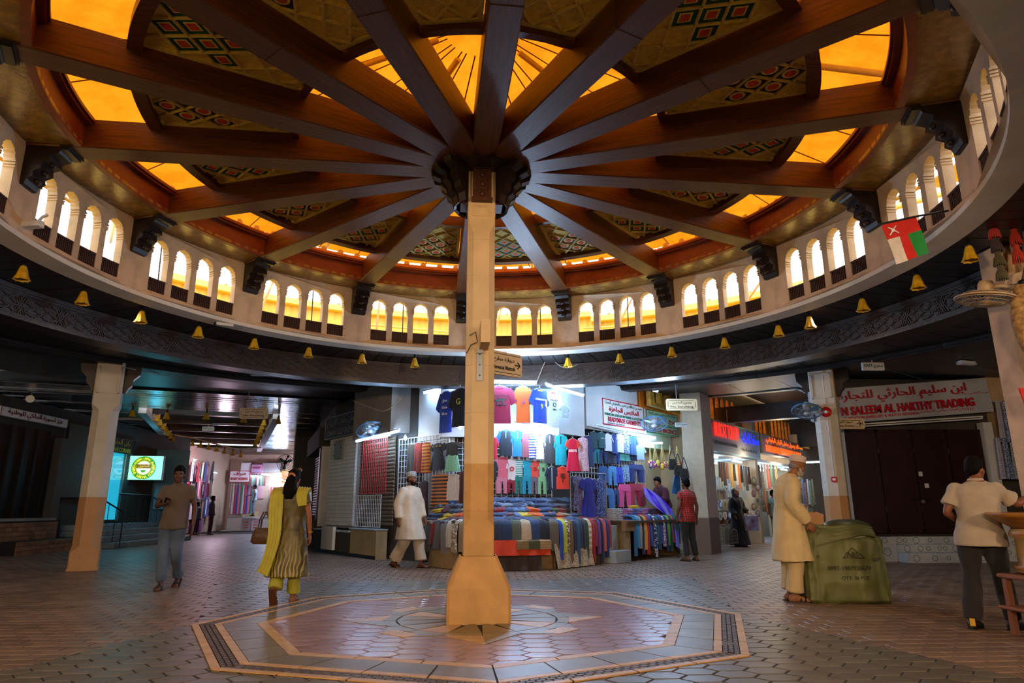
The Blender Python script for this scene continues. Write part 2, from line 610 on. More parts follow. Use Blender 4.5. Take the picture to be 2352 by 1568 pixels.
# compass star round the column foot
for k in range(16):
    a = PHO + 22.5 * k
    ob('inner_star_stone', MB().prism([pol(.2, a + 11)[:2], pol(.84, a)[:2], pol(.84, a + 22)[:2]], -.02, .0042), (m_olive, m_cream_st)[k % 2] if k % 4 < 2 else m_olive, med)
    ob('ring_stone', MB().arc(.85, .97, -.02, .0045, a + .3, a + 22.2, 4), m_olive, med)
for k in range(8):
    a = PHO + 45 * k
    tip = 1.36 if k % 2 == 0 else 1.12
    if k % 2 == 0:
        for s, m in ((-1, m_olive), (1, m_cream_st)):
            ob('star_point_stone', MB().prism([pol(.98, a)[:2], pol(tip, a)[:2], pol(.98, a + s * 20)[:2]], -.02, .005), m, med)
    else:
        c, t = pol(1.12, a), pol(1, a + 90)
        n_ = pol(1, a)
        q = [c - t * .17 - n_ * .13, c + t * .17 - n_ * .13, c + t * .17 + n_ * .06, c - t * .17 + n_ * .06]
        ob('star_block_stone', MB().prism([p[:2] for p in q], -.02, .005), m_cream_st, med)
        for s in (-1, 1):
            q = [pol(.98, a + s * 3), pol(1.14, a + s * 9.5), pol(.98, a + s * 22)]
            ob('star_side_stone', MB().prism([p[:2] for p in q], -.02, .0046), m_olive, med)

# ---- arcade wall of the rotunda
RW = 5.2
def wallfn(u, w, d):
    return pol(RW + d, u, w)
def lobed(c, hw, z0, zs, zt):
    """window outline with a cusped head: c centre angle, hw half width (degrees)"""
    q = [(c - hw, z0), (c + hw, z0), (c + hw, zs)]
    h = zt - zs
    prof = [(.86, .02), (.92, .16), (.80, .34), (.86, .48), (.66, .60), (.62, .74), (.36, .86), (.12, .93), (0, 1.0)]
    q += [(c + hw * a, zs + h * b) for a, b in prof]
    q += [(c - hw * a, zs + h * b) for a, b in prof[-2::-1]]
    q.append((c - hw, zs))
    return q
wallr = struct('wall_rotunda')
WC = [4.55, 9.05, 13.5, 17.95]
outer = [(22.5 * i / 10, 4.16) for i in range(11)] + [(22.5 * i / 10, 5.2) for i in range(10, -1, -1)]
bay = MB().holed(outer, [lobed(c, 1.66, 4.245, 4.90, 5.065) for c in WC], 0, .12, wallfn)
bay_me = bay.mesh('arcade_bay')
fix(bay_me)
bay_me.materials.append(m_wall)
cap = MB()   # little capital moulding on each window jamb
for c in WC:
    for s in (-1, 1):
        for z, t in ((4.86, .022), (4.895, .03), (4.83, .015)):
            cap.arc(RW - .012, RW + .115, z - .011, z + .011, c + s * 1.66 - (t * 8 if s > 0 else 0), c + s * 1.66 + (t * 8 if s < 0 else 0) , 1)
cap_me = cap.mesh('window_capital')
fix(cap_me)
cap_me.materials.append(m_wall)
rim_me = MB().arc(RW - .03, RW + .3, 4.10, 4.16, 0, 22.5, 10).mesh('rim_moulding')
fix(rim_me)
rim_me.materials.append(m_white)
lat = MB().arc(RW + .02, RW + .05, 4.245, 4.445, 2.9, 6.2, 3)
lat.arc(RW + .005, RW + .06, 4.425, 4.45, 2.88, 6.22, 3)
for i in range(9):
    a = 3.1 + i * .36
    lat.arc(RW + .008, RW + .022, 4.26, 4.42, a, a + .17, 1)
lat_me = lat.mesh('sill_panel')
fix(lat_me)
lat_me.materials.append(m_lattice)
for k in range(16):
    a = -rad(PHI + 22.5 * k)
    link('arcade_bay', bay_me, wallr, None, a)
    link('window_capital', cap_me, wallr, None, a)
    link('rim_moulding', rim_me, wallr, None, a)
    for c in WC:
        link('sill_panel', lat_me, wallr, None, a - rad(c - 4.55))
# carved brackets under the beam ends
cb = MB()
prof = [(0, 4.72), (.05, 4.70), (.07, 4.76), (.13, 4.80), (.12, 4.86), (.20, 4.90), (.19, 4.97), (.28, 5.0), (.27, 5.06), (.36, 5.10), (.40, 5.17), (0, 5.17)]
for s in (1,):
    n = len(prof)
    vs = [V((x * .13, RW - p[0], p[1])) for x in (-1, 1) for p in prof]
    cb.add(vs, [list(range(n)), list(range(n, 2 * n))[::-1]] + [[i, (i + 1) % n, n + (i + 1) % n, n + i] for i in range(n)])
cb.box((0, RW - .015, 4.74), (.24, .05, .09))
cb.box((0, RW - .43, 5.165), (.34, .10, .03)).box((0, RW - .42, 5.14), (.30, .08, .025))
for z, y in ((4.78, .12), (4.88, .18), (4.99, .25)):
    cb.ell((0, RW - y, z), (.05, .035, .035), 8, 5)
cb_me = cb.mesh('carved_bracket')
fix(cb_me)
cb_me.materials.append(m_dark)
for k in range(16):
    link('carved_bracket', cb_me, wallr, None, -rad(PHI + 22.5 * k))

# ---- ceilings: soffit under the dome rim, planked ring, carved frieze, outer ceiling
dome = struct('ceiling_dome')
for k in range(16):
    a = PHI + 22.5 * k
    ob('soffit_board', MB().arc(4.6, RW + .19, 5.20, 5.24, a + 1.5, a + 21, 10), m_soffit, dome)
    ob('fascia_board', MB().arc(4.60, 4.68, 5.18, 5.5, a + 1.6, a + 20.9, 10), m_fascia, dome)
    ob('cornice_lip', MB().arc(4.50, 4.68, 5.49, 5.53, a + 1.6, a + 20.9, 10).arc(4.53, 4.6, 5.46, 5.49, a + 1.6, a + 20.9, 10), m_fascia, dome)
bm_ = MB()
for s, (y0, y1) in enumerate(((.42, 2.9), (2.9, 5.36))):
    w = .15 if s == 0 else .147
    bm_.add([V((x, y, z)) for y in (y0, y1) for x, z in ((-w + .012, 5.17 + s * .004), (w - .012, 5.17 + s * .004), (w, 5.185), (w, 5.53), (-w, 5.53), (-w, 5.185))],
            [[0, 1, 2, 3, 4, 5], [6, 11, 10, 9, 8, 7]] + [[i, 6 + i, 6 + (i + 1) % 6, (i + 1) % 6] for i in range(6)])
beam_me = bm_.mesh('roof_beam')
beam_me.transform(Matrix.Rotation(pi / 2, 4, 'Z'))
fix(beam_me)
beam_me.materials.append(m_beam)
for k in range(16):
    link('roof_beam', beam_me, dome, None, -rad(PHI + 22.5 * k) - pi / 2 + pi)
hub = MB()
for z0, z1, r in ((5.13, 5.2, .50), (5.2, 5.56, .56)):
    hub.prism([pol(r, PHI + 11.25 + 22.5 * i)[:2] for i in range(16)][::-1], z0, z1)
ob('hub', hub, m_dark, dome)
for k in range(16):
    if k in (7, 8, 9):
        continue
    a = PHI + 22.5 * k
    b = MB()
    prof2 = [(.3, 4.72), (.33, 4.70), (.36, 4.80), (.42, 4.84), (.43, 4.92), (.5, 4.98), (.5, 5.06), (.6, 5.1), (.62, 5.17), (.3, 5.17)]
    n = len(prof2)
    b.add([V((x * .055, p[0], p[1])) for x in (-1, 1) for p in prof2], [list(range(n)), list(range(n, 2 * n))[::-1]] + [[i, (i + 1) % n, n + (i + 1) % n, n + i] for i in range(n)])
    ob('hub_bracket', b, m_dark, dome, None, -rad(a))
# painted panels between the beams
def cellpoly(u, v, hu, hv):
    return [(u - hu, v), (u, v - hv), (u + hu, v), (u, v + hv)]
tanh_ = math.tan(rad(11.25))
trap = lambda m, r0=2.28, r1=3.755: [((-r0 * tanh_ + m), r0), ((r0 * tanh_ - m), r0), ((r1 * tanh_ - m), r1), ((r1 * .55 * tanh_), r1 + .035), ((-r1 * .55 * tanh_), r1 + .035), ((-r1 * tanh_ + m), r1)]
TR = trap(.16)
hu, hv = .155, .185
lines = MB()
def strip(p, q, w, z0, z1, cv):
    d = (V(q) - V(p)).normalized()
    n = V((-d.y, d.x)) * w / 2
    poly = [tuple(V(p) - n), tuple(V(q) - n), tuple(V(q) + n), tuple(V(p) + n)]
    if area(poly) < 0:
        poly = poly[::-1]
    c = clip(poly, cv)
    if len(c) > 2 and area(c) > 1e-5:
        lines.prism(c, z0, z1)
TRc = TR if area(TR) > 0 else TR[::-1]
for i in range(-12, 13):
    for s in (-1, 1):
        p = (i * 2 * hu - 20 * hu * s, 3.6 - 20 * hv)
        q = (i * 2 * hu + 20 * hu * s, 3.6 + 20 * hv)
        strip(p, q, .028, -.022, 0, TRc)
        strip(p, q, .010, -.032, 0, TRc)
for i in range(6):
    strip(TRc[i], TRc[(i + 1) % 6], .09, -.03, 0, TRc)
lines_me = lines.mesh('lattice_moulding')
fix(lines_me)
lines_me.materials.append(m_gold)
fill = []
for j in range(0, 9):
    for i in range(-4, 5):
        u, v = i * hu, 3.6 - hv * (j + (0 if True else 0))
        if (i + j) % 2 == 0:
            continue
        ok = all(inside(p, TRc) for p in cellpoly(u, v, hu * .8, hv * .8))
        if ok and (j <= 2 or (i == 0 and j >= 6) or (j == 3 and abs(i) <= 2)):
            fill.append((u, v))
pan_me = MB().prism(TRc, 0, .02).mesh('painted_panel')
fix(pan_me)
pan_me.materials.append(m_mustard)
sq = MB().prism(cellpoly(0, 0, hu * .86, hv * .86), -.008, 0).mesh('diamond_field')
ring_me = MB().prism(cellpoly(0, 0, hu * .5, hv * .5), -.012, 0).mesh('diamond_ring')
core_me = MB().prism(cellpoly(0, 0, hu * .36, hv * .36), -.016, 0).mesh('diamond_core')
rnd_ring = MB().prism([(.075 * cos(a * pi / 8), .085 * sin(a * pi / 8)) for a in range(16)], -.012, 0).mesh('round_ring')
rnd_core = MB().prism([(.05 * cos(a * pi / 8), .058 * sin(a * pi / 8)) for a in range(16)], -.016, 0).mesh('round_core')
fields = {}
for nm, m in (('g', m_dgreen), ('p', m_dpurple), ('t', m_dteal)):
    me = sq.copy()
    fix(me)
    me.materials.append(m)
    fields[nm] = me
for me, m in ((ring_me, m_gold), (core_me, m_dred), (rnd_ring, m_gold), (rnd_core, m_dred)):
    fix(me)
    me.materials.append(m)
for k in range(16):
    a = PHI + 22.5 * k + 11.25
    pn = link('painted_panel', pan_me, dome, (0, 0, 5.535), -rad(a))
    link('lattice_moulding', lines_me, pn)
    ty = 'g' if k % 2 == 0 else 'p'
    if k == 0:
        ty = 't'
    for (u, v) in fill:
        link('diamond_field', fields[ty], pn, (u, v, 0))
        r_, c_ = (rnd_ring, rnd_core) if ty == 'p' else (ring_me, core_me)
        link('diamond_ring', r_, pn, (u, v, 0))
        link('diamond_core', c_, pn, (u, v, 0))
    ob('outer_header', MB().arc(3.755, 3.89, 5.44, 5.6, a - 9.6, a + 9.6, 8), m_beam, dome)
    ob('inner_header', MB().arc(2.2, 2.285, 5.44, 5.6, a - 8.2, a + 8.2, 6), m_beam, dome)
    # translucent roof sheets: two per bay, the valley seam between
    R1, R0 = 5.45, .02
    z1, z0 = 5.98, 7.4
    for s in (0, 1):
        a0, a1 = a - 11.25 + 11.25 * s, a + 11.25 * s
        sh = MB()
        n = 6
        vs = []
        for i in range(n + 1):
            t = i / n
            R = R1 + (R0 - R1) * t
            z = z1 + (z0 - z1) * t
            vs += [pol(R, a0, z), pol(R, (a0 + a1) / 2, z + .0), pol(R, a1, z)]
        sh.add(vs, [[3 * i + j, 3 * i + j + 1, 3 * i + 4 + j, 3 * i + 3 + j] for i in range(n) for j in (0, 1)])
        ob('roof_sheet', sh, m_roof, dome, nofix=True)
        ob('roof_seam', MB().tube([pol(R1, a0 + 3.2 * s, z1 - .02), pol(.5, a0 + 3.2 * s, z0 - .15)], .010, 4), m_seam, dome)
    if k % 2 == 0:
        ob('roof_rafter', MB().tube([pol(5.4, a + 4, z1 - .06), pol(.6, a + 4, z0 - .2)], .05, 4), m_steel, dome)
# eaves ring: pale board with the half-round tile ends showing over the cornice
for k in range(16):
    a = PHI + 22.5 * k
    ob('eaves_board', MB().arc(4.86, 4.92, 5.5, 5.72, a, a + 22.3, 8), mat('pale_orange_board', '#d08a3a', .6), dome)
    for i in range(6):
        aa = a + 1.9 + i * 3.75
        ob('tile_end', MB().lathe([(.055, 0), (.055, .16)], 10, (0, 0, 0), Matrix.Translation(pol(4.88, aa, 5.74)) @ Matrix.Rotation(-rad(aa), 4, 'Z') @ Matrix.Rotation(-pi / 2, 4, 'X')), m_steel, dome)

ceil = struct('ceiling_rotunda')
N = 144
pl = MB().arc(5.45, 6.52, 4.118, 4.15, .07, 360 / N - .07, 1).mesh('ceiling_plank')
fix(pl)
pl.materials.append(m_plank)
for k in range(N):
    link('ceiling_plank', pl, ceil, (0, 0, random.uniform(-.003, .003)), -rad(360 / N * k))
ob('ceiling_backing', MB().arc(5.3, 6.8, 4.15, 4.2, 0, 359.99, 64), m_dark, ceil)
# frieze: ring beam with carved strapwork
fr = struct('ceiling_frieze')
RF = 6.5
for k in range(32):
    a = PHI + 11.25 * k
    ob('frieze_board', MB().arc(RF, RF + .3, 3.70, 4.12, a + .03, a + 11.22, 5), m_frieze, fr)
    ob('upper_moulding', MB().arc(RF - .05, RF, 4.05, 4.11, a, a + 11.25, 5).arc(RF - .025, RF, 4.02, 4.05, a, a + 11.25, 5), m_frieze, fr)
    ob('lower_moulding', MB().arc(RF - .05, RF + .33, 3.66, 3.70, a, a + 11.25, 5).arc(RF - .025, RF, 3.70, 3.74, a, a + 11.25, 5), m_frieze, fr)
carv = MB()
H0, H1 = 3.755, 4.005
def cs(u0, z0, u1, z1, w=.016):
    """one carved strap on the frieze face, (angle, height) ends"""
    u0r, u1r = u0 * RF * pi / 180, u1 * RF * pi / 180
    d = V((u1r - u0r, z1 - z0)).normalized()
    n = V((-d.y, d.x)) * w / 2
    q = [V((u0r, z0)) - n, V((u1r, z1)) - n, V((u1r, z1)) + n, V((u0r, z0)) + n]
    q = [(p.x / RF * 180 / pi, p.y) for p in q]
    vs = [pol(RF - .001, p[0], p[1]) for p in q] + [pol(RF - .016, p[0], p[1]) for p in q]
    carv.add(vs, [[4, 5, 6, 7], [0, 1, 5, 4], [1, 2, 6, 5], [2, 3, 7, 6], [3, 0, 4, 7]])
du = 11.25 / 10
for i in range(10):
    u = i * du
    m_ = (H0 + H1) / 2
    if i % 5 == 0:
        for t in (0, .3, -.3):
            cs(u + t * du, H0, u + du + t * du, H1)
            cs(u + t * du, H1, u + du + t * du, H0)
        continue
    for jz in range(4):
        z = H0 + (H1 - H0) * jz / 4
        dz = (H1 - H0) / 4
        if (i + jz) % 2:
            cs(u, z, u + du * .9, z + dz * .9)
            cs(u + du * .35, z, u + du * 1.1, z + dz * .75)
        else:
            cs(u, z + dz, u + du * .9, z + dz * .1)
            cs(u + du * .35, z + dz, u + du * 1.1, z + dz * .25)
carv_me = carv.mesh('carved_strapwork')
fix(carv_me)
carv_me.materials.append(m_frieze)
for k in range(32):
    link('carved_strapwork', carv_me, fr, None, -rad(PHI + 11.25 * k))
# outer ceiling between the frieze and the column ring: radial planks, then the ring beam on the columns
oc = struct('ceiling_outer')
N = 120
pl = MB().arc(6.8, 9.86, 4.17, 4.2, .05, 360 / N - .05, 1).mesh('ceiling_plank')
fix(pl)
pl.materials.append(m_plank)
for k in range(N):
    link('ceiling_plank', pl, oc, (0, 0, random.uniform(-.003, .003)), -rad(360 / N * k))
ob('ceiling_backing', MB().arc(6.7, 9.9, 4.205, 4.25, 0, 359.99, 64), m_dark, oc)
for k in range(16):
    a = PHI + 22.5 * k
    ob('ring_beam', MB().arc(9.8, 10.2, 4.06, 4.45, a, a + 22.45, 6).arc(9.76, 9.8, 4.1, 4.14, a, a + 22.45, 6), m_plank, oc)

# ---- open yard above the corridors, seen through the arcade: sheet wall, gutter, steel trusses
yard = struct('wall_roof_yard')
ob('bounce_deck', MB().arc(5.36, 8.7, 4.26, 4.28, 0, 359.99, 64), m_yard, yard)  # pale ring added out of view to bounce light up onto the soffit
for k in range(16):
    a = PHI + 22.5 * k
    top = 5.75 if k in (15, 0, 14) else (5.62 if k in (1, 2) else (5.5 if k in (13, 12) else 5.15))
    Rr = 8.6
    cor = MB()
    n = 40
    vs = []
    for i in range(n + 1):
        r = Rr + (.02 if i % 2 else -.02)
        vs += [pol(r, a + 22.5 * i / n, 4.25), pol(r, a + 22.5 * i / n, top)]
    cor.add(vs, [[2 * i, 2 * i + 2, 2 * i + 3, 2 * i + 1] for i in range(n)])
    ob('sheet_wall', cor, m_yard, yard, nofix=True)
    ob('gutter', MB().arc(Rr - .16, Rr + .02, top - .05, top + .08, a, a + 22.5, 4), m_steel, yard)
    for i in range(4):
        b = a + 3 + 5.4 * i
        ob('gutter_bracket', MB().box(pol(Rr - .1, b, top + .1), (.06, .06, .05), -rad(b)), m_rust, yard)
    ob('truss_rod', MB().tube([pol(6.2, a + 6, 4.3), pol(7.6, a + 9 + (k % 3) * 3, 6.6)], .022, 5), m_rust, yard)
    ob('truss_rod', MB().tube([pol(6.0, a + 16 - (k % 2) * 5, 4.3), pol(6.1, a + 16 - (k % 2) * 5, 6.9)], .012, 5), m_lattice, yard)
    ob('truss_tie', MB().tube([pol(6.6, a + 1, 4.7 + .2 * (k % 2)), pol(6.9, a + 21, 4.95 - .15 * (k % 3))], .02, 5), m_steel, yard)
    if k in (10, 11, 12, 13, 3, 4, 5, 6):
        ob('yard_rafter', MB().tube([pol(5.9, a + 2, 5.55), pol(9.5, a + 18, 6.5)], .05, 4), m_steel, yard)
        ob('yard_purlin', MB().tube([pol(6.6, a, 5.7), pol(6.6, a + 22.5, 5.7)], .035, 4), m_rust, yard)
    if k in (4, 5, 6):   # corrugated sheets nearer to the wall on the right-hand side
        for i in range(7):
            ob('roof_slat', MB().arc(6.0 + i * .34, 6.28 + i * .34, 5.35 + i * .1, 5.37 + i * .1, a, a + 22.4, 4), m_yard, yard)

# ---- columns
def octsec(w, ch):
    h = w / 2
    return [(-h + ch, -h), (h - ch, -h), (h, -h + ch), (h, h - ch), (h - ch, h), (-h + ch, h), (-h, h - ch), (-h, -h + ch)]
cc = struct('column_central', (0, 0, 0))
cc.rotation_euler = (0, 0, rad(3))
b = MB()
def sect(w, ch, z):
    return [V((p[0], p[1], z)) for p in octsec(w, ch)]
b.rings([sect(.66, .03, 0), sect(.655, .03, .35), sect(.645, .035, .365)], True, False)
b.rings([sect(.645, .035, .365), sect(.40, .035, .655), sect(.37, .02, .66)], False, False)
ob('column_foot', b, m_colbase, cc)
def shaft(z0, z1, foot=False, head=False, w=.325):
    m = MB()
    ch = .07
    if foot:
        m.rings([sect(w, .008, z0), sect(w, .008, z0 + .30), sect(w - .002, ch, z0 + .38), sect(w, ch, z1)], True, False)
    elif head:
        m.rings([sect(w, ch, z0), sect(w, ch, z1 - .22), sect(w, .02, z1 - .12), sect(w, .008, z1)], True, False)
    else:
        m.rings([sect(w - .006, ch, z0), sect(w, ch, z0 + .006), sect(w, ch, z1 - .006), sect(w - .006, ch, z1)], True, False)
    return m
zs = [.66, 1.12, 1.62, 2.18, 2.72, 3.26, 3.80, 4.25]
ob('column_block', shaft(.66, 1.12, True), m_colbase, cc)
ob('column_block', shaft(1.12, 1.62), m_colbase, cc)
for z0, z1 in zip(zs[2:-1], zs[3:]):
    ob('column_block', shaft(z0, z1), m_col, cc)
ob('column_block', shaft(4.25, 4.55, False, True), m_col, cc)
ob('column_head', MB().rings([sect(.33, .01, 4.55), sect(.33, .01, 5.18)], True, False), m_col, cc)
pn = MB()
for s in (-1, 1):
    pn.box((s * .105, -.166, 4.62), (.012, .012, .14))
pn.box((0, -.166, 4.69), (.21, .012, .012)).box((0, -.166, 4.55), (.21, .012, .012))
pn.add([V((-.09, -.166, 4.56)), V((.09, -.166, 4.56)), V((.09, -.166, 4.68)), V((-.09, -.166, 4.68)), V((-.04, -.185, 4.60)), V((.04, -.185, 4.60)), V((.04, -.185, 4.64)), V((-.04, -.185, 4.64))],
       [[0, 1, 5, 4], [1, 2, 6, 5], [2, 3, 7, 6], [3, 0, 4, 7], [4, 5, 6, 7]])
ob('head_panel', pn, m_col, cc)
for q in range(4):
    b = MB().box((0, -.20, 4.95), (.22, .07, .44)).box((0, -.205, 4.735), (.25, .1, .035)).box((0, -.21, 5.15), (.25, .12, .05))
    b.box((-.085, -.24, 4.95), (.03, .02, .4)).box((.085, -.24, 4.95), (.03, .02, .4))
    for z in (4.8, 4.93, 5.05):
        b.ell((0, -.245, z), (.035, .022, .035), 10, 6).box((0, -.24, z + .055), (.12, .02, .012))
    ob('head_bracket', b, mat('carved_brown', '#4a2410', .5, var=.3, nscale=15), cc, None, q * pi / 2)
# shop columns of the outer ring
m_scol = mat('pale_render', '#cfc4b4', .75, var=.12, nscale=3, bump=.2, bscale=25)
m_scolb = mat('tan_render', '#b98a5c', .75, var=.1, nscale=3, bump=.2, bscale=25)
def ringcol(nm, x, y, rz, flat=False):
    c = struct(nm, (x, y, 0))
    c.rotation_euler = (0, 0, rz)
    S = lambda w, ch, z: [V((p[0], p[1], z)) for p in octsec(w, ch)]
    w = .50
    ob('column_foot', MB().rings([S(w + .03, .02, 0), S(w + .03, .02, .04), S(w, .02, .05), S(w, .02, .34), S(w * .93, .13, .46), S(w * .93, .13, .62)], True, False), m_scolb, c)
    ob('column_block', MB().rings([S(w * .93, .13, .62), S(w * .93, .13, 1.38)], True, False), m_scolb, c)
    for z0, z1 in ((1.38, 2.05), (2.05, 2.7), (2.7, 3.1)):
        ob('column_block', MB().rings([S(w * .92, .13, z0), S(w * .93, .13, z0 + .008), S(w * .93, .13, z1 - .008), S(w * .92, .13, z1)], True, False), m_scol, c)
    ob('column_head', MB().rings([S(w * .93, .13, 3.1), S(w, .02, 3.22), S(w, .02, 4.1)], True, False), m_scol, c)
    f = MB().box((0, -w / 2 - .01, 3.72), (.34, .02, .52)).box((0, -w / 2 - .02, 3.98), (.4, .04, .03)).box((0, -w / 2 - .02, 3.46), (.4, .04, .03))
    for s in (-1, 1):
        f.box((s * .185, -w / 2 - .02, 3.72), (.03, .04, .55))
    ob('head_panel', f, m_scol, c)
    for q in (1, 3):
        k = MB()
        pr = [(0, 3.5), (.06, 3.5), (.1, 3.6), (.16, 3.66), (.17, 3.78), (.28, 3.9), (.3, 4.06), (0, 4.06)]
        n = len(pr)
        k.add([V((x * .1, -w / 2 - p[0], p[1])) for x in (-1, 1) for p in pr], [list(range(n)), list(range(n, 2 * n))[::-1]] + [[i, (i + 1) % n, n + (i + 1) % n, n + i] for i in range(n)])
        ob('timber_bracket', k, m_dark, c, None, q * pi / 2)
    return c
ringcol('column_ring', -7.70, 6.55, rad(24))
ringcol('column_ring.001', 7.62, 6.68, rad(-38))
# ============================================================= LETTERING
_AR = {}
for s_, b_, n_ in (('ا', 0xFE8D, 2), ('ب', 0xFE8F, 4), ('ة', 0xFE93, 2), ('ت', 0xFE95, 4), ('ث', 0xFE99, 4), ('ج', 0xFE9D, 4), ('ح', 0xFEA1, 4), ('خ', 0xFEA5, 4), ('د', 0xFEA9, 2), ('ذ', 0xFEAB, 2),
                   ('ر', 0xFEAD, 2), ('ز', 0xFEAF, 2), ('س', 0xFEB1, 4), ('ش', 0xFEB5, 4), ('ص', 0xFEB9, 4), ('ض', 0xFEBD, 4), ('ط', 0xFEC1, 4), ('ظ', 0xFEC5, 4), ('ع', 0xFEC9, 4), ('غ', 0xFECD, 4),
                   ('ف', 0xFED1, 4), ('ق', 0xFED5, 4), ('ك', 0xFED9, 4), ('ل', 0xFEDD, 4), ('م', 0xFEE1, 4), ('ن', 0xFEE5, 4), ('ه', 0xFEE9, 4), ('و', 0xFEED, 2), ('ى', 0xFEEF, 2), ('ي', 0xFEF1, 4), ('ؤ', 0xFE85, 2), ('أ', 0xFE83, 2)):
    _AR[s_] = (b_, n_)
def arab(s):
    """joined Arabic letter forms in visual order"""
    out = []
    i = 0
    prev = False
    while i < len(s):
        c = s[i]
        if c not in _AR:
            out.append(c)
            prev = False
            i += 1
            continue
        if c == 'ل' and i + 1 < len(s) and s[i + 1] == 'ا':
            out.append(chr(0xFEFC if prev else 0xFEFB))
            prev = False
            i += 2
            continue
        b, n = _AR[c]
        nxt = n == 4 and i + 1 < len(s) and s[i + 1] in _AR
        out.append(chr(b + (3 if prev and nxt else 2 if nxt else 1 if prev else 0)))
        prev = n == 4
        i += 1
    return ''.join(out[::-1])
TMP = bpy.data.scenes.new('workbench')
def evalmesh(o, name):
    """mesh of an object with its modifiers, made in a side scene so that the main scene is not rebuilt"""
    TMP.collection.objects.link(o)
    vl = TMP.view_layers[0]
    vl.update()
    dg = vl.depsgraph
    me = bpy.data.meshes.new_from_object(o.evaluated_get(dg), depsgraph=dg)
    me.name = name
    d = o.data
    TMP.collection.objects.unlink(o)
    bpy.data.objects.remove(o)
    if isinstance(d, bpy.types.Mesh):
        bpy.data.meshes.remove(d)
    else:
        bpy.data.curves.remove(d)
    return me
def letters(body, h, ext=.004, bold=.0, width=None, space=1.0):
    c = bpy.data.curves.new('lettering', 'FONT')
    c.body = body
    c.size = 1.0
    c.align_x = 'CENTER'
    c.extrude = .5
    c.offset = bold
    c.resolution_u = 2
    c.space_character = space
    me = evalmesh(bpy.data.objects.new('lettering', c), 'lettering')
    if not me.vertices:
        return me
    xs = [v.co.x for v in me.vertices]
    ys = [v.co.y for v in me.vertices]
    sy = h / max(1e-6, max(ys) - min(ys))
    sx = (width / max(1e-6, max(xs) - min(xs))) if width else sy
    cx, cy = (max(xs) + min(xs)) / 2, (max(ys) + min(ys)) / 2
    for v in me.vertices:
        v.co = V(((v.co.x - cx) * sx, (v.co.y - cy) * sy, (v.co.z + .5) * ext))
    me.materials.clear()
    return me

class Face:
    """vertical plane of a shop front through two ground points, normal towards the viewer"""
    def __init__(s, A, B):
        s.A, s.B = V((A[0], A[1], 0)), V((B[0], B[1], 0))
        s.u = (s.B - s.A).normalized()
        s.n = V((s.u.y, -s.u.x, 0))
        s.rz = atan2(s.u.y, s.u.x)
    def at(s, x, y, off=0.0):
        """pixel to (along, height) on the plane moved off towards the viewer"""
        p = onp(x, y, s.A + s.n * off, s.n)
        return (p - s.A).dot(s.u), p.z
    def w(s, a, z, off=0.0):
        return s.A + s.u * a + s.n * off + V((0, 0, z))
    def rect(s, x0, y0, x1, y1, off=0.0):
        """centre line of a pixel box: along, width, bottom, top"""
        ym, xm = (y0 + y1) / 2, (x0 + x1) / 2
        a0, a1 = s.at(x0, ym, off)[0], s.at(x1, ym, off)[0]
        z1, z0 = s.at(xm, y0, off)[1], s.at(xm, y1, off)[1]
        return (a0 + a1) / 2, abs(a1 - a0), z0, z1

m_ink = mat('black_ink', '#151515', .6)
m_redp = mat('red_sign_paint', '#b3122a', .5)
m_greenp = mat('green_sign_paint', '#0f6b4a', .5)
m_signw = mat('white_sign_board', '#e4e6ea', .45, var=.05, nscale=3)
m_board = mat('cream_sign_board', '#cdb894', .5, var=.06, nscale=5)
m_metal = mat('grey_metal', '#8d9196', .4, metal=.7)
m_dmetal = mat('dark_metal', '#24272b', .45, metal=.5)
m_whitem = mat('white_enamel', '#d5dadc', .4)
m_tube = glow('fluorescent_glow', '#a6d2ff', 100)
m_bulb = glow('bulb_glow', '#f4f8ff', 160)
m_wire = mat('pale_cable', '#b7b0a0', .6)

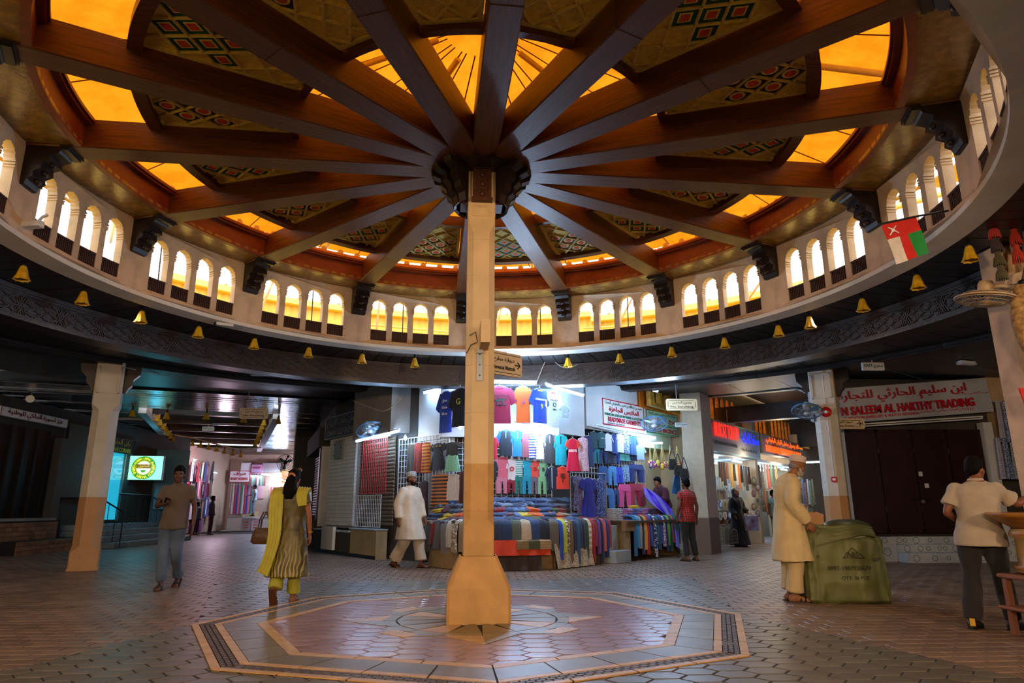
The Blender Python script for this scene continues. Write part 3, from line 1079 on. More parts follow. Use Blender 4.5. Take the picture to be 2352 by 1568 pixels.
def addtext(parent, body, h, x, z, m, y=-.012, width=None, ext=.004, bold=0.0, name='lettering', space=1.0):
    me = letters(body, h, ext, bold, width, space)
    me.materials.append(m)
    return link(name, me, parent, (x, y, z), (pi / 2, 0, 0))
def signbox(name, label, cat, pos, rz, w, h, d, mboard, mframe=None, fw=.02, group=None):
    """box sign, origin at its centre, front face towards local -Y"""
    t = thing(name, label, cat, pos, rz, group)
    ob('sign_board', MB().box((0, d / 2, 0), (w, d, h)), mboard, t)
    if mframe:
        f = MB()
        for s in (-1, 1):
            f.box((s * (w / 2 - fw / 2), -.004, 0), (fw, .012, h)).box((0, -.004, s * (h / 2 - fw / 2)), (w, .012, fw))
        ob('sign_frame', f, mframe, t)
    return t
def hanger_sign(name, label, px, Y, l1, l2, group=None, arrow=False, drop=None, rz=0.0, cat='sign', z1=4.1):
    """cream direction board with a dark inner line, hung from the ceiling on a rod"""
    x0, y0, x1, y1 = px
    c = aty((x0 + x1) / 2, (y0 + y1) / 2, Y)
    w = (aty(x1, (y0 + y1) / 2, Y) - aty(x0, (y0 + y1) / 2, Y)).length
    h = abs(aty((x0 + x1) / 2, y0, Y).z - aty((x0 + x1) / 2, y1, Y).z) * .96
    t = thing(name, label, cat, c, rz, group)
    b = MB()
    ch = .03
    P = [(-w / 2 + ch, -h / 2), (w / 2 - ch, -h / 2), (w / 2, -h / 2 + ch), (w / 2, h / 2 - ch), (w / 2 - ch, h / 2), (-w / 2 + ch, h / 2), (-w / 2, h / 2 - ch), (-w / 2, -h / 2 + ch)]
    M = Matrix.Rotation(pi / 2, 4, 'X')
    ob('sign_board', b.prism(P, -.03, 0, M), m_board, t)
    ln = MB()
    iw, ih = w / 2 - .05, h / 2 - .045
    for s in (-1, 1):
        ln.box((0, -.003, s * ih), (2 * iw - .06, .004, .008)).box((s * iw, -.003, 0), (.008, .004, 2 * ih - .06))
    ob('border_line', ln, m_ink, t)
    ww = w - .18 - (.16 if arrow else 0)
    ox = -.07 if arrow else 0
    addtext(t, arab(l1), h * .30, ox, h * .14, m_ink, -.004, ww * .8)
    addtext(t, l2, h * .21, ox, -h * .2, m_ink, -.004, ww * .95, bold=.01)
    if arrow:
        a = MB().box((w / 2 - .13, -.004, 0), (.10, .004, .018))
        for s in (-1, 1):
            a.box((w / 2 - .10, -.004, s * .022), (.07, .004, .018), M=Matrix.Rotation(s * .7, 3, 'Y'))
        ob('arrow', a, m_ink, t)
    if drop:
        ob('hanging_rod', MB().tube([(drop, .015, h / 2), (drop, .015, z1 - c.z)], .012, 6), m_metal, t)
    return t
def tubelamp(label, p, q, group=None, on=True, housing=.05, up=V((0, 0, 1))):
    """fluorescent batten between two world points"""
    p, q = V(p), V(q)
    d = q - p
    L = d.length
    t = thing('fluorescent_lamp', label, 'lamp', (p + q) / 2, 0, group)
    t.rotation_mode = 'QUATERNION'
    t.rotation_quaternion = d.to_track_quat('X', 'Z')
    ob('housing', MB().box((0, 0, .035), (L, housing, .03)).box((-L / 2 + .02, 0, .005), (.035, .03, .05)).box((L / 2 - .02, 0, .005), (.035, .03, .05)), m_whitem, t)
    ob('tube', MB().tube([(-L / 2 + .04, 0, -.012), (L / 2 - .04, 0, -.012)], .017, 8), m_tube if on else m_whitem, t)
    return t

# ============================================================= BUILDINGS
m_plaster = mat('grey_plaster', '#8f8d8a', .8, var=.15, nscale=2)
m_dplaster = mat('dark_plaster', '#3d3833', .8, var=.2, nscale=2)
m_pwhite = mat('shop_white_wall', '#c7ccd0', .75, var=.1, nscale=2)
m_tanw = mat('tan_shop_wall', '#b99d78', .75, var=.12, nscale=3)
m_shutter = mat('grey_shutter', '#6f757a', .4, metal=.6, var=.15)
m_slatw = mat('white_slat', '#d6d4cc', .5, var=.08, nscale=3)
m_marble = mat('grey_marble', '#9aa4a8', .35, var=.2, nscale=6)
m_maroon = mat('maroon_door_paint', '#2c1418', .38, var=.3, nscale=2, bump=.15, bscale=8)
m_beige = mat('beige_panel', '#a89877', .7, var=.15, nscale=3)
CY = MB

FM = Face((-.6, 7.0), (1.5, 7.0))
FR1 = Face((1.5, 6.75), (2.6, 7.75))
FR = Face((2.3, 7.9), (4.9, 10.6))
FLT = Face((-1.95, 8.75), (-.6, 7.1))
FLF = Face((-4.2, 12.2), (-1.95, 8.75))
FMU = Face((6.64, 11.77), (9.8, 15.66))

def block(name, poly, z0, z1, m, parent):
    return ob(name, MB().prism(poly if area(poly) > 0 else poly[::-1], z0, z1), m, parent)
cs_ = struct('wall_corner_shop')
block('shop_block', [(-.62, 7.35), (1.45, 7.35), (2.2, 8.1), (4.1, 10.05), (1.0, 13), (-3, 13), (-4.2, 12.2), (-1.95, 8.75)], 0, 4.15, m_dplaster, cs_)
block('shop_back_block', [(4.1, 10.05), (4.45, 11.2), (6.6, 13.2), (6.2, 18), (1, 18), (1.0, 13)], 0, 4.15, m_tanw, cs_)
block('corridor_block', [(-4.2, 12.25), (-3, 12.9), (-3, 24), (-7.9, 24), (-7.6, 22.5)], 0, 4.15, m_dplaster, cs_)
# pier of the incense shop with brown foot
q = [(5.38, 9.98), (5.86, 9.75), (6.35, 10.4), (5.85, 10.75)]
block('shop_pier', q, .9, 4.15, mat('shop_cream_wall', '#b9ab92', .75, var=.1), cs_)
block('pier_foot', [(5.37, 9.96), (5.87, 9.73), (6.36, 10.4), (5.85, 10.77)], 0, .9, mat('brown_foot_paint', '#6e5a48', .75), cs_)
block('shop_ceiling', [(4.05, 10.15), (5.55, 11.6), (4.75, 12.4), (3.3, 11.0)], 2.75, 4.15, mat('shop_green_white', '#b5c2a8', .7), cs_)
# upper white wall carrying the signs
wl = FR
for a0, a1, m in ((.2, 2.95, m_pwhite),):
    ob('upper_wall', MB().box(wl.w((a0 + a1) / 2, 3.55, .06), (a1 - a0, .1, 1.2), wl.rz), m, cs_)
ob('upper_wall', MB().box(FM.w(1.05, 3.4, -.05), (2.6, .1, 1.5), FM.rz), m_pwhite, cs_)
ob('upper_wall', MB().box(FLT.w(1.1, 1.95, -.1), (2.0, .05, 2.4), FLT.rz), m_pwhite, cs_)
ob('upper_wall', MB().box(FLT.w(1.5, 3.4, -.05), (1.3, .1, 1.5), FLT.rz), m_pwhite, cs_)
ob('upper_wall', MB().prism([(1.5, 7.12), (1.62, 7.0), (2.45, 7.85), (2.3, 7.98)], 2.75, 4.1), m_pwhite, cs_)
ob('plaster_box', MB().box(FLF.w(3.45, 3.5, .12), (2.2, .6, 1.25), FLF.rz), m_plaster, cs_)
# left front: roller shutters, white slat panel, pillar
def shutter(parent, face, a0, a1, z0, z1, off, m=None):
    mb = MB()
    n = int((z1 - z0) / .085)
    for i in range(n):
        z = z0 + (z1 - z0) * (i + .5) / n
        h = (z1 - z0) / n
        c = face.w((a0 + a1) / 2, z, off)
        rg = []
        for t in (-.5, .5):
            cc_ = c + face.u * t * (a1 - a0)
            rg.append([cc_ + face.n * x + V((0, 0, y)) for x, y in ((0, -h * .48), (.022, -h * .3), (.03, 0), (.022, h * .3), (0, h * .48), (-.01, 0))])
        mb.rings(rg, True, False)
        if mb.v and i < 300:
            ob('shutter_slat', mb, m or m_shutter, parent)
            mb = MB()
lf = struct('wall_left_front')
shutter(lf, FLF, 2.0, 4.1, .75, 2.86, .04, mat('warm_shutter', '#7d6c58', .5, metal=.4, var=.2))
ob('shutter_box', MB().box(FLF.w(3.05, 2.9, .1), (2.1, .18, .12), FLF.rz), m_metal, lf)
for i in range(24):
    for j in range(3):
        a0 = .22 + j * .62
        z = .72 + i * .1
        ob('panel_slat', MB().bbox(FLF.w(a0 + .31, z + .045, .16), (.612, .085, .0965), .004, FLF.rz), m_slatw, lf)
ob('panel_core', MB().box(FLF.w(1.15, 1.9, .09), (1.9, .1, 2.5), FLF.rz), m_plaster, lf)
ob('panel_foot', MB().box(FLF.w(1.15, .40, .45), (.8, .08, .58), FLF.rz), m_slatw, lf)
t = thing('meter_box', 'grey metal cabinet door fixed high on the white slatted panel', 'cabinet', FLF.w(.98, 2.72, .215), FLF.rz)
ob('body', MB().bbox((0, .0, 0), (.62, .06, .52), .01), mat('box_grey', '#77746b', .5, var=.1), t)
ob('door', MB().bbox((0, -.035, 0), (.56, .015, .46), .006), mat('box_grey2', '#838076', .5, var=.1), t)
for z in (-.15, .15):
    ob('hinge', MB().box((-.26, -.045, z), (.03, .015, .06)), m_dmetal, t)
ob('lock', MB().lathe([(.02, 0), (.02, .02)], 8, (.22, -.05, .05), Matrix.Rotation(pi / 2, 4, 'X')), m_dmetal, t)
# dark closed counters under the left front
for a0, a1, zt, m, lb in ((-.05, .9, .62, m_dplaster, 'dark grey masonry counter under the grey roller shutter'), (.95, 2.35, .60, m_dplaster, 'dark grey counter below the white slatted panel'), (2.45, 3.95, .68, m_beige, 'beige panelled counter under the red wire grid')):
    c = thing('counter', lb, 'counter', FLF.w((a0 + a1) / 2, 0, .24), FLF.rz)
    L = a1 - a0
    ob('body', MB().box((0, 0, zt / 2 - .02), (L, .28, zt - .04)), m, c)
    ob('worktop', MB().bbox((0, -.02, zt - .02), (L + .04, .34, .04), .01), m_marble, c)
    ob('plinth', MB().box((0, -.15, .04), (L, .02, .08)), m_dmetal, c)
# wire grids
def wiregrid(label, face, a0, a1, z0, z1, off, step, m, r=.006, group=None):
    t = thing('wire_grid', label, 'display grid', face.w((a0 + a1) / 2, (z0 + z1) / 2, off), face.rz, group)
    w, h = a1 - a0, z1 - z0
    f = MB()
    for s in (-1, 1):
        f.box((s * w / 2, 0, 0), (.018, .018, h + .018)).box((0, 0, s * h / 2), (w, .018, .018))
    ob('grid_frame', f, m, t)
    nx, nz = max(2, int(w / step)), max(2, int(h / step))
    vw = MB().box((0, 0, 0), (r * 2, r * 2, h)).mesh('upright_wire')
    hw_ = MB().box((0, .008, 0), (w, r * 2, r * 2)).mesh('cross_wire')
    vw.materials.append(m)
    hw_.materials.append(m)
    for i in range(1, nx):
        link('upright_wire', vw, t, (-w / 2 + w * i / nx, 0, 0))
    for i in range(1, nz):
        link('cross_wire', hw_, t, (0, 0, -h / 2 + h * i / nz))
    return t
m_redw = mat('red_wire', '#b2332e', .45)
m_whw = mat('white_wire', '#cfd6da', .4)
wiregrid('tall red wire display grid hanging in front of the roller shutter', FLF, 2.6, 4.0, 1.5, 2.82, .22, .1, m_redw)
wiregrid('low white wire grid standing on the beige counter', FLF, 2.35, 3.95, .72, 1.46, .30, .1, m_whw)
wiregrid('white wire grid behind the clothes at the corner of the stall', FLT, .1, 2.1, 1.2, 2.75, .02, .12, m_whw)
wiregrid('white wire grid behind the clothes on the front of the stall', FM, .0, 2.2, 1.3, 2.8, -.3, .12, m_whw)
wiregrid('white wire grid behind the denim on the long side of the stall', FR, .1, 2.9, .95, 2.8, .02, .12, m_whw)
# dark shutters and doors farther down the left corridor
F2 = Face((-7.5, 22.3), (-4.25, 12.35))
shutter(lf, F2, 5.6, 9.0, .9, 2.9, .05)
ob('dark_pillar', MB().box(F2.w(3.2, 2.05, .3), (.9, .8, 4.1), F2.rz), m_dplaster, lf)
ob('dark_jamb', MB().box(F2.w(9.3, 1.8, .12), (.35, .3, 2.3), F2.rz), m_dark, lf)
ob('dark_jamb', MB().box(F2.w(9.95, 1.8, .12), (.14, .3, 2.3), F2.rz), m_pwhite, lf)
ob('dark_sill', MB().box(F2.w(7.4, .42, .2), (4.4, .5, .84), F2.rz), m_dplaster, lf)
ob('dark_header', MB().box(F2.w(7.4, 3.25, .15), (4.6, .4, .6), F2.rz), m_dplaster, lf)
t = signbox('shop_sign', 'dark maroon shop sign with grey lettering above the white slatted panel', 'sign', FLF.w(1.35, 3.36, .32), FLF.rz, 2.55, .62, .1, mat('maroon_board', '#3a1518', .5), m_metal)
addtext(t, arab('عمان جلف للازياء'), .22, 0, .12, m_metal, -.012, 2.0)
addtext(t, 'OMAN GULF FASHION', .17, 0, -.16, m_metal, -.012, 2.1, bold=.02)

# ---- right-hand closed shop (door wall at y = 7.5), marble steps with printed rings
dw = struct('wall_right_shop')
Fd = Face((8.1, 7.5), (12.2, 7.5))
ob('door_wall', MB().box((10.3, 7.75, 2.05), (4.4, .3, 4.1)), m_dplaster, dw)
ob('corner_pier', MB().box((8.2, 7.6, 2.05), (.28, .5, 4.1)), mat('blue_white_wall', '#aebccc', .6), dw)
ob('side_wall', MB().prism([(8.02, 7.6), (8.2, 7.6), (12.4, 13.0), (12.2, 13.1)], 0, 4.15), mat('lilac_wall', '#7c86b8', .7), dw)
ob('end_post', MB().box((11.75, 7.42, 1.75), (.22, .2, 2.6)), m_pwhite, dw)
ob('tan_lintel', MB().box((12.7, 7.6, 3.2), (1.4, .3, 1.9)), m_tanw, dw)
d1 = struct('door_1')
for i in range(4):
    a0 = .18 + i * .83
    leaf = MB().box(Fd.w(a0 + .41, 1.74, .06), (.81, .05, 2.3))
    ob('door_leaf', leaf, m_maroon, d1)
    ob('leaf_frame', MB().box(Fd.w(a0 + .41, 2.86, .10), (.8, .03, .05)).box(Fd.w(a0 + .41, .64, .10), (.8, .03, .05)).box(Fd.w(a0 + .02, 1.74, .10), (.03, .03, 2.3)).box(Fd.w(a0 + .80, 1.74, .10), (.03, .03, 2.3)), m_maroon, d1)
for z in (1.1, 2.4):
    for i in (1, 2, 3):
        ob('hinge', MB().lathe([(.014, -.06), (.014, .06)], 6, Fd.w(.18 + i * .83, z, .12)), m_dmetal, d1)
ob('bolt', MB().tube([Fd.w(1.6, 1.32, .13), Fd.w(2.1, 1.32, .13)], .014, 6), m_dmetal, d1)
ob('padlock', MB().bbox(Fd.w(1.86, 1.27, .15), (.07, .03, .08), .01), m_metal, d1)
for a, z in ((1.93, 1.88), (2.04, 1.62)):
    ob('paper_notice', MB().box(Fd.w(a, z, .095), (.10, .004, .10)), m_signw, d1)
st = struct('floor_step_right')
for (x0, x1, y0, y1, z0, z1) in ((8.5, 9.05, 7.1, 7.5, 0, .52), (9.05, 11.0, 6.75, 7.5, 0, .20), (9.05, 11.0, 7.05, 7.5, .20, .36), (9.05, 11.0, 7.3, 7.5, .36, .52), (11.0, 12.4, 7.0, 7.5, 0, .52)):
    o = ob('marble_step', MB().bbox(((x0 + x1) / 2, (y0 + y1) / 2, (z0 + z1) / 2), (x1 - x0, y1 - y0, z1 - z0), .01), mat('white_marble_step', '#b9c2c8', .3, var=.1), st)
m_ringp = mat('ring_print', '#3c4a58', .4)
random.seed(5)
used_ = []
for i in range(140):
    r = random.choice((.045, .06, .085, .11))
    x = random.uniform(8.6, 12.2)
    if x < 9.0 - r or x > 11.0 + r:
        y, z = (7.1 if x < 9.05 else 7.0), random.uniform(r + .01, .52 - r)
    elif 9.05 + .1 < x < 10.95:
        k = random.randint(0, 2)
        y, z = (6.75, 7.05, 7.3)[k], (.1, .28, .44)[k]
        r = min(r, .07)
    else:
        continue
    if any(hypot(x - a, z - c) < r + d + .03 for a, c, d in used_):
        continue
    used_.append((x, z, r))
    mb = MB()
    rg = []
    for q in range(19):
        a = 2 * pi * q / 18
        rg.append([V((x + rr * cos(a), y - dy, z + rr * sin(a))) for rr, dy in ((r, 0), (r - .009, 0), (r - .009, .002), (r, .002))])
    ob('printed_ring', mb.rings(rg, False, False), m_ringp, st)
t = signbox('shop_sign', 'wide white shop sign with red raised lettering above the maroon doors', 'sign', Fd.w(1.95, 3.55, .2), 0, 3.75, .80, .12, mat('worn_white_board', '#aab0bb', .5, var=.12, nscale=1.5))
t.rotation_euler = (0, rad(-4.5), 0)
addtext(t, arab('ابن سليم الحارثي للتجارة'), .3, -.25, .17, m_redp, -.03, 3.1, .03)
addtext(t, 'N SALEEM AL HARTHY TRADING', .2, -.18, -.14, m_redp, -.03, 3.2, .03, .03)
addtext(t, 'OF IMTATION JEWELLERY & WATCH REPAIRING', .085, -.85, -.31, m_redp, -.006, 1.85, bold=.02)
addtext(t, arab('بيع واصلاح الساعات والحلي الاصطناعية'), .1, .75, -.29, m_redp, -.006, 1.3)
addtext(t, arab('ص ب ٢٢٢٥٩ س ت ٢٠١٦٢٢٣٢'), .06, 1.45, .06, m_redp, -.006, .8)
tubelamp('unlit tube lamp fixed under the wide white sign with red letters', Fd.w(.3, 2.93, .25), Fd.w(3.5, 3.14, .25), on=False)
hanger_sign('direction_sign', 'small cream direction board with a right arrow beside the maroon doors', (1912, 960, 1986, 985), 6.6, 'سوق النور', 'Souq Al-noor', arrow=True)

# ---- left-hand shops
LX = -12.6
ls = struct('wall_left_shops')
ob('shop_wall', MB().box((LX - .5, 11.5, 2.05), (1.0, 22, 4.1)), m_dplaster, ls)
sl = MB()
ob('door_jamb', MB().box((LX + .1, 13.15, 1.9), (.3, .35, 2.6)), mat('grey_jamb', '#4c4844', .7), ls)
ob('shutter_panel', MB().box((LX + .03, 11.6, 2.1), (.06, 2.6, 2.5)), mat('black_shutter', '#120c0a', .45, var=.3), ls)
for i in range(5):
    ob('shutter_rib', MB().box((LX + .08, 10.5 + i * .55, 2.1), (.05, .06, 2.5)), mat('black_shutter', '#120c0a'), ls)
ob('door_sill', MB().box((LX + .25, 11.7, .88), (.5, 2.4, .07)), m_plaster, ls)
m_btile = mat('brown_mosaic_tile', '#8d6a50', .4, var=.25, nscale=9, rnd=.3)
for j in range(7):
    for i in range(10):
        ob('wall_tile', MB().bbox((LX + .52, 10.65 + i * .24, .06 + j * .115), (.03, .232, .108), .004), m_btile, ls)
ob('tile_core', MB().box((LX + .25, 11.8, .42), (.5, 2.6, .84)), m_grout, ls)
for j in range(3):
    for i in range(12):
        ob('wall_tile', MB().bbox((LX + .92, 10.8 + i * .26, .05 + j * .115), (.03, .252, .108), .004), m_btile, ls)
ob('tile_core', MB().box((LX + .7, 12.2, .17), (.4, 3.1, .34)), m_grout, ls)
t = signbox('shop_sign', 'long white shop sign with dark red lettering above the black closed shutter', 'sign', (LX + .2, 11.75, 3.64), rad(90), 2.9, .26, .08, m_signw, m_metal, .012)
addtext(t, arab('عزز لسورة الملكي للوطنية'), .19, 0, 0, mat('dark_red_paint', '#5c1016', .5), -.012, 2.4, .012)
# entrance with stairs, rails, cyan glazed doors
Fh = Face((LX, 14.0), (LX + .0, 20.0))
ob('recess_wall', MB().box((LX + .05, 14.6, 2.6), (.2, 2.3, 2.2)), mat('grey_jamb', '#4c4844'), ls)
ob('blue_wall', MB().box((LX + .55, 19.6, 1.7), (1.3, .2, 3.4)), mat('blue_grey_wall', '#5d7f8c', .7), ls)
ob('blue_wall', MB().box((LX + .9, 19.0, 1.6), (.5, 1.4, .9)), mat('blue_grey_wall', '#5d7f8c'), ls)
m_step = mat('pale_step_stone', '#7f929a', .5, var=.15, nscale=5)
for i, (x1, z) in enumerate(((1.75, .17), (1.4, .34), (1.05, .51), (.7, .68))):
    for j in range(6):
        ob('stair_slab', MB().bbox((LX + x1 / 2, 14.25 + j * .92, z - .085), (x1, .905, .165), .01), m_step, ls)
gl = struct('window_1')
m_cyan = glow('cyan_shop_glow', '#1fb4d8', 1.0)
ob('lit_interior', MB().box((LX - .02, 16.1, 1.95), (.06, 1.9, 2.3)), m_cyan, gl)
m_glass = mat('clear_glass', '#e8f4f4', .05, trans=.95)
for y0 in (15.15, 16.1, 17.05):
    ob('window_frame', MB().box((LX + .06, y0, 1.95), (.08, .07, 2.4)), m_metal, gl)
ob('window_frame', MB().box((LX + .06, 16.1, 3.12), (.08, 1.95, .07)), m_metal, gl)
for k in range(5):
    ob('lit_shelf', MB().box((LX + .03, 15.6, 1.1 + k * .38), (.04, .8, .03)), m_signw, gl)
ob('window_glass', MB().box((LX + .07, 16.1, 1.95), (.012, 1.85, 2.3)), m_glass, gl)
t = thing('stair_railing', 'black metal stair railing with a sloping handrail at the blue lit doorway', 'railing', (LX + 1.0, 14.2, .0))
RL = [((0, 0.2), (0, 2.9)), ((.0, 2.9), (.75, 2.9))]
for seg, (x0, y0, z0, x1, y1, z1) in enumerate(((.0, 1.0, 1.62, .0, 3.1, 1.62), (.0, 3.1, 1.62, .75, 3.3, 1.1), (.0, .0, 1.45, .75, -.1, 1.05))):
    ob('handrail', MB().tube([(x0, y0, z0), (x1, y1, z1)], .024, 8), m_dmetal, t)
    nb = 7 if seg == 0 else 4
    for k in range(nb):
        f = k / (nb - 1)
        x, y, z = x0 + (x1 - x0) * f, y0 + (y1 - y0) * f, z0 + (z1 - z0) * f
        zb = .68 if x < .3 else (.4 if x < .5 else .1)
        ob('baluster', MB().tube([(x, y, zb), (x, y, z)], .011, 5), m_dmetal, t)
    if seg:
        ob('post', MB().tube([(x1, y1, .0), (x1, y1, z1 + .03)], .018, 6), m_dmetal, t)
t = signbox('shop_sign', 'dark green fascia sign with gold lettering above the cyan lit door', 'sign', (LX + .12, 16.5, 3.3), rad(90), 2.0, .52, .08, mat('black_green_board', '#0c1d18', .5), m_dmetal)
m_goldp = mat('gold_sign_paint', '#b98f2e', .4)
addtext(t, arab('ركن الحلوى'), .22, 0, .1, m_goldp, -.012, 1.3)
addtext(t, 'OMANI CORNER', .15, 0, -.15, m_goldp, -.012, 1.5, bold=.02)
t = signbox('shop_sign', 'dark blue fascia sign with pale lettering behind the left column', 'sign', (LX + .12, 14.3, 3.3), rad(90), 1.7, .55, .08, mat('navy_board', '#12204e', .5), m_dmetal)
addtext(t, arab('صراف عمان'), .2, 0, .05, m_signw, -.012, 1.1)
# the round logo light box, projecting from the wall and facing the hall
c = aty(330, 1074, 17.6)
w = (aty(373, 1074, 17.6) - aty(289, 1074, 17.6)).length
h = aty(330, 1046, 17.6).z - aty(330, 1103, 17.6).z
t = thing('light_box_sign', 'glowing mint light box sign with a round green and yellow emblem', 'sign', c, rad(8))
ob('case', MB().box((0, .1, 0), (w, .16, h)), m_dmetal, t)
ob('lit_face', MB().box((0, .015, 0), (w - .04, .02, h - .04)), glow('mint_lightbox', '#8fe6c8', 1.15), t)
disc = lambda r, y0, y1: MB().lathe([(r, y0), (r, y1)], 32, (0, 0, 0), Matrix.Rotation(pi / 2, 4, 'X'))
R = h * .46
ob('emblem_ring', disc(R, 0, .01), glow('emblem_green', '#35a012', .75), t)
ob('emblem_edge', disc(R * .66, 0, .014), glow('emblem_gold', '#b8c020', .9), t)
ob('emblem_core', disc(R * .58, 0, .018), glow('emblem_white', '#d8f4e6', 1.1), t)
ob('emblem_band', MB().box((0, -.02, R * .13), (R * 1.2, .006, R * .34)), glow('emblem_brown', '#8a6a12', .7), t)
ob('emblem_bowl', MB().prism([(-R * .24, -R * .2), (R * .24, -R * .2), (R * .12, -R * .4), (-R * .12, -R * .4)], .0, .006, Matrix.Translation((0, -.02, 0)) @ Matrix.Rotation(pi / 2, 4, 'X')), glow('emblem_leaf', '#3fae2a', .8), t)
m_yel = glow('emblem_yellow', '#e8e23a', 1.0)
txt = 'OMANI HALWA CORNER'
for i, ch in enumerate(txt):
    if ch == ' ':
        continue
    a = rad(-90 - 98 + 196 * i / (len(txt) - 1))
    me = letters(ch, R * .24, .004, .03)
    me.materials.append(m_yel)
    o = link('lettering', me, t, (R * .82 * cos(a), -.012, R * .82 * sin(a)))
    o.rotation_mode = 'QUATERNION'
    o.rotation_quaternion = (Matrix.Rotation(-(a + pi / 2), 3, 'Y') @ Matrix.Rotation(pi / 2, 3, 'X')).to_quaternion()
txt = arab('سوق الحلوى العمانية')
for i, ch in enumerate(txt):
    if ch == ' ':
        continue
    a = rad(155 - 130 * i / (len(txt) - 1))
    me = letters(ch, R * .2, .004, .02)
    me.materials.append(m_yel)
    o = link('lettering', me, t, (R * .82 * cos(a), -.012, R * .82 * sin(a)))
    o.rotation_mode = 'QUATERNION'
    o.rotation_quaternion = (Matrix.Rotation(pi / 2 - a, 3, 'Y') @ Matrix.Rotation(pi / 2, 3, 'X')).to_quaternion()
addtext(t, arab('الحلوى'), R * .26, 0, R * .14, glow('emblem_yellow', '#e8e23a', 1.0), -.026, R * .9)
ob('support_strut', MB().tube([(-.25, .1, -h / 2), (-.75, .1, -h / 2 - .3)], .02, 6), m_dmetal, t)

# ---- corridor ends, ceilings beyond the ring beam
CD = V((-.335, .942, 0))
CN = V((.942, .335, 0))
ce = struct('ceiling_corridors')
m_gloss = mat('glossy_dark_plank', '#1a1512', .16, var=.3, nscale=4, bump=.5, bscale=14, stretch=(1, 3, 1), rnd=.2, spec=.7)
oa, ow0, ow1, ol0, ol1 = V((-8.45, 13.9, 0)), -1.95, 1.95, .1, 14.0     # light well over the left corridor
for i in range(70):      # planks across the left corridor, left open over the light well
    s = -3.6 + i * .36
    for (a0, a1) in (((-5.2, 7.0),) if (s < ol0 - .2 or s > ol1) else ((-5.2, ow0 - .1), (ow1 + .1, 4.2))):
        p = oa + CD * s + CN * ((a0 + a1) / 2)
        o = ob('ceiling_plank', MB().box((p.x, p.y, 4.14), (a1 - a0, .345, .03), M=Matrix.Rotation(atan2(CN.y, CN.x), 3, 'Z') @ Matrix.Rotation(random.uniform(-.05, .05), 3, 'X')), m_gloss, ce)
for k in range(60):
    a0 = -180 + 6 * k
    if -62 < a0 < -14:
        continue
    ob('ceiling_board', MB().arc(10.15, 12.3 if 22 < a0 < 40 else 24, 4.13, 4.17, a0 + .03, a0 + 5.97, 1), m_plank, ce)
ob('ceiling_board', MB().prism([pol(10.15, a)[:2] for a in (-62, -50, -38, -26, -14)][::-1] + [pol(13.2, a)[:2] for a in (-14, -26, -38, -50, -62)][::-1], 4.175, 4.2), m_dark, ce)
ob('ceiling_backing', MB().box(oa + CD * 6 + CN * (ow1 + 4.1) + V((0, 0, 4.22)), (8, 22, .06), atan2(CN.y, CN.x)).box(oa + CD * 6 + CN * (ow0 - 4.1) + V((0, 0, 4.22)), (8, 22, .06), atan2(CN.y, CN.x)).box(oa + CD * (ol1 + 3) + V((0, 0, 4.25)), (5, 6, .06), atan2(CN.y, CN.x)).box(oa + CD * (-2.4) + V((0, 0, 4.25)), (5, 4.4, .06), atan2(CN.y, CN.x)), m_dark, ce)
# light well: pale rim, clerestory arcade on the long sides, dark cross beams, roof with a strip light
m_amber = translucent('amber_glass', (1.0, .55, .12), (.8, .4, .07), 2.0)
lw = struct('wall_light_well')
rz_ = atan2(CN.y, CN.x)
for s, o_ in ((-1, ow0), (1, ow1)):
    ob('well_rim', MB().box(oa + CD * ((ol0 + ol1) / 2) + CN * o_ + V((0, 0, 4.08)), (.22, ol1 - ol0, .16), rz_), m_pwhite, lw)
    for b in range(5):
        outer = [(0, 4.16), (2.7, 4.16), (2.7, 5.3), (0, 5.3)]
        holes = [lobed(.35 + i * .4, .13, 4.28, 4.9, 5.1) for i in range(6)]
        fn = lambda u, w_, d, b=b, o_=o_, s=s: oa + CD * (ol0 + b * 2.78 + u) + CN * (o_ + s * d) + V((0, 0, w_))
        ob('clerestory_bay', MB().holed(outer, holes, 0, .12, fn), m_pwhite, lw)
        p = oa + CD * (ol0 + b * 2.78 + 1.35) + CN * (o_ + s * .35)
        ob('amber_pane', MB().box((p.x, p.y, 4.75), (.02, 2.6, 1.0), rz_), m_amber, lw)
for b in range(6):
    p = oa + CD * (ol0 + b * 2.78)
    ob('well_beam', MB().box((p.x, p.y, 4.6), (ow1 - ow0, .3, .5), rz_), m_dark, lw)
for b in range(24):
    p = oa + CD * (ol0 + .3 + b * .58)
    ob('roof_board', MB().box((p.x, p.y, 5.36), (ow1 - ow0 + .3, .57, .04), rz_), mat('grey_roof_board', '#57534d', .5, var=.15), lw)
# end of the left corridor and far side
ew = struct('wall_corridor_end')
ob('end_wall', MB().box((-9, 31.6, 2.1), (14, .4, 4.2)), mat('warm_end_wall', '#b8a08a', .7, var=.1), ew)
ob('end_wall_low', MB().box((-14.2, 27, 2.1), (.4, 9, 4.2)), mat('warm_end_wall', '#b8a08a'), ew)
ob('side_wall', MB().box((-3.2, 28, 2.1), (.4, 8, 4.2)), m_dplaster, ew)
for x0, x1, z0, z1, m in ((-13.1, -12.0, 1.7, 3.4, mat('pale_pink_wall', '#c79aa0', .7)), (-13.1, -12.2, 0, 1.0, mat('cream_dado', '#cdbf94', .7))):
    ob('wall_panel', MB().box(((x0 + x1) / 2, 31.36, (z0 + z1) / 2), (x1 - x0, .08, z1 - z0)), m, ew)
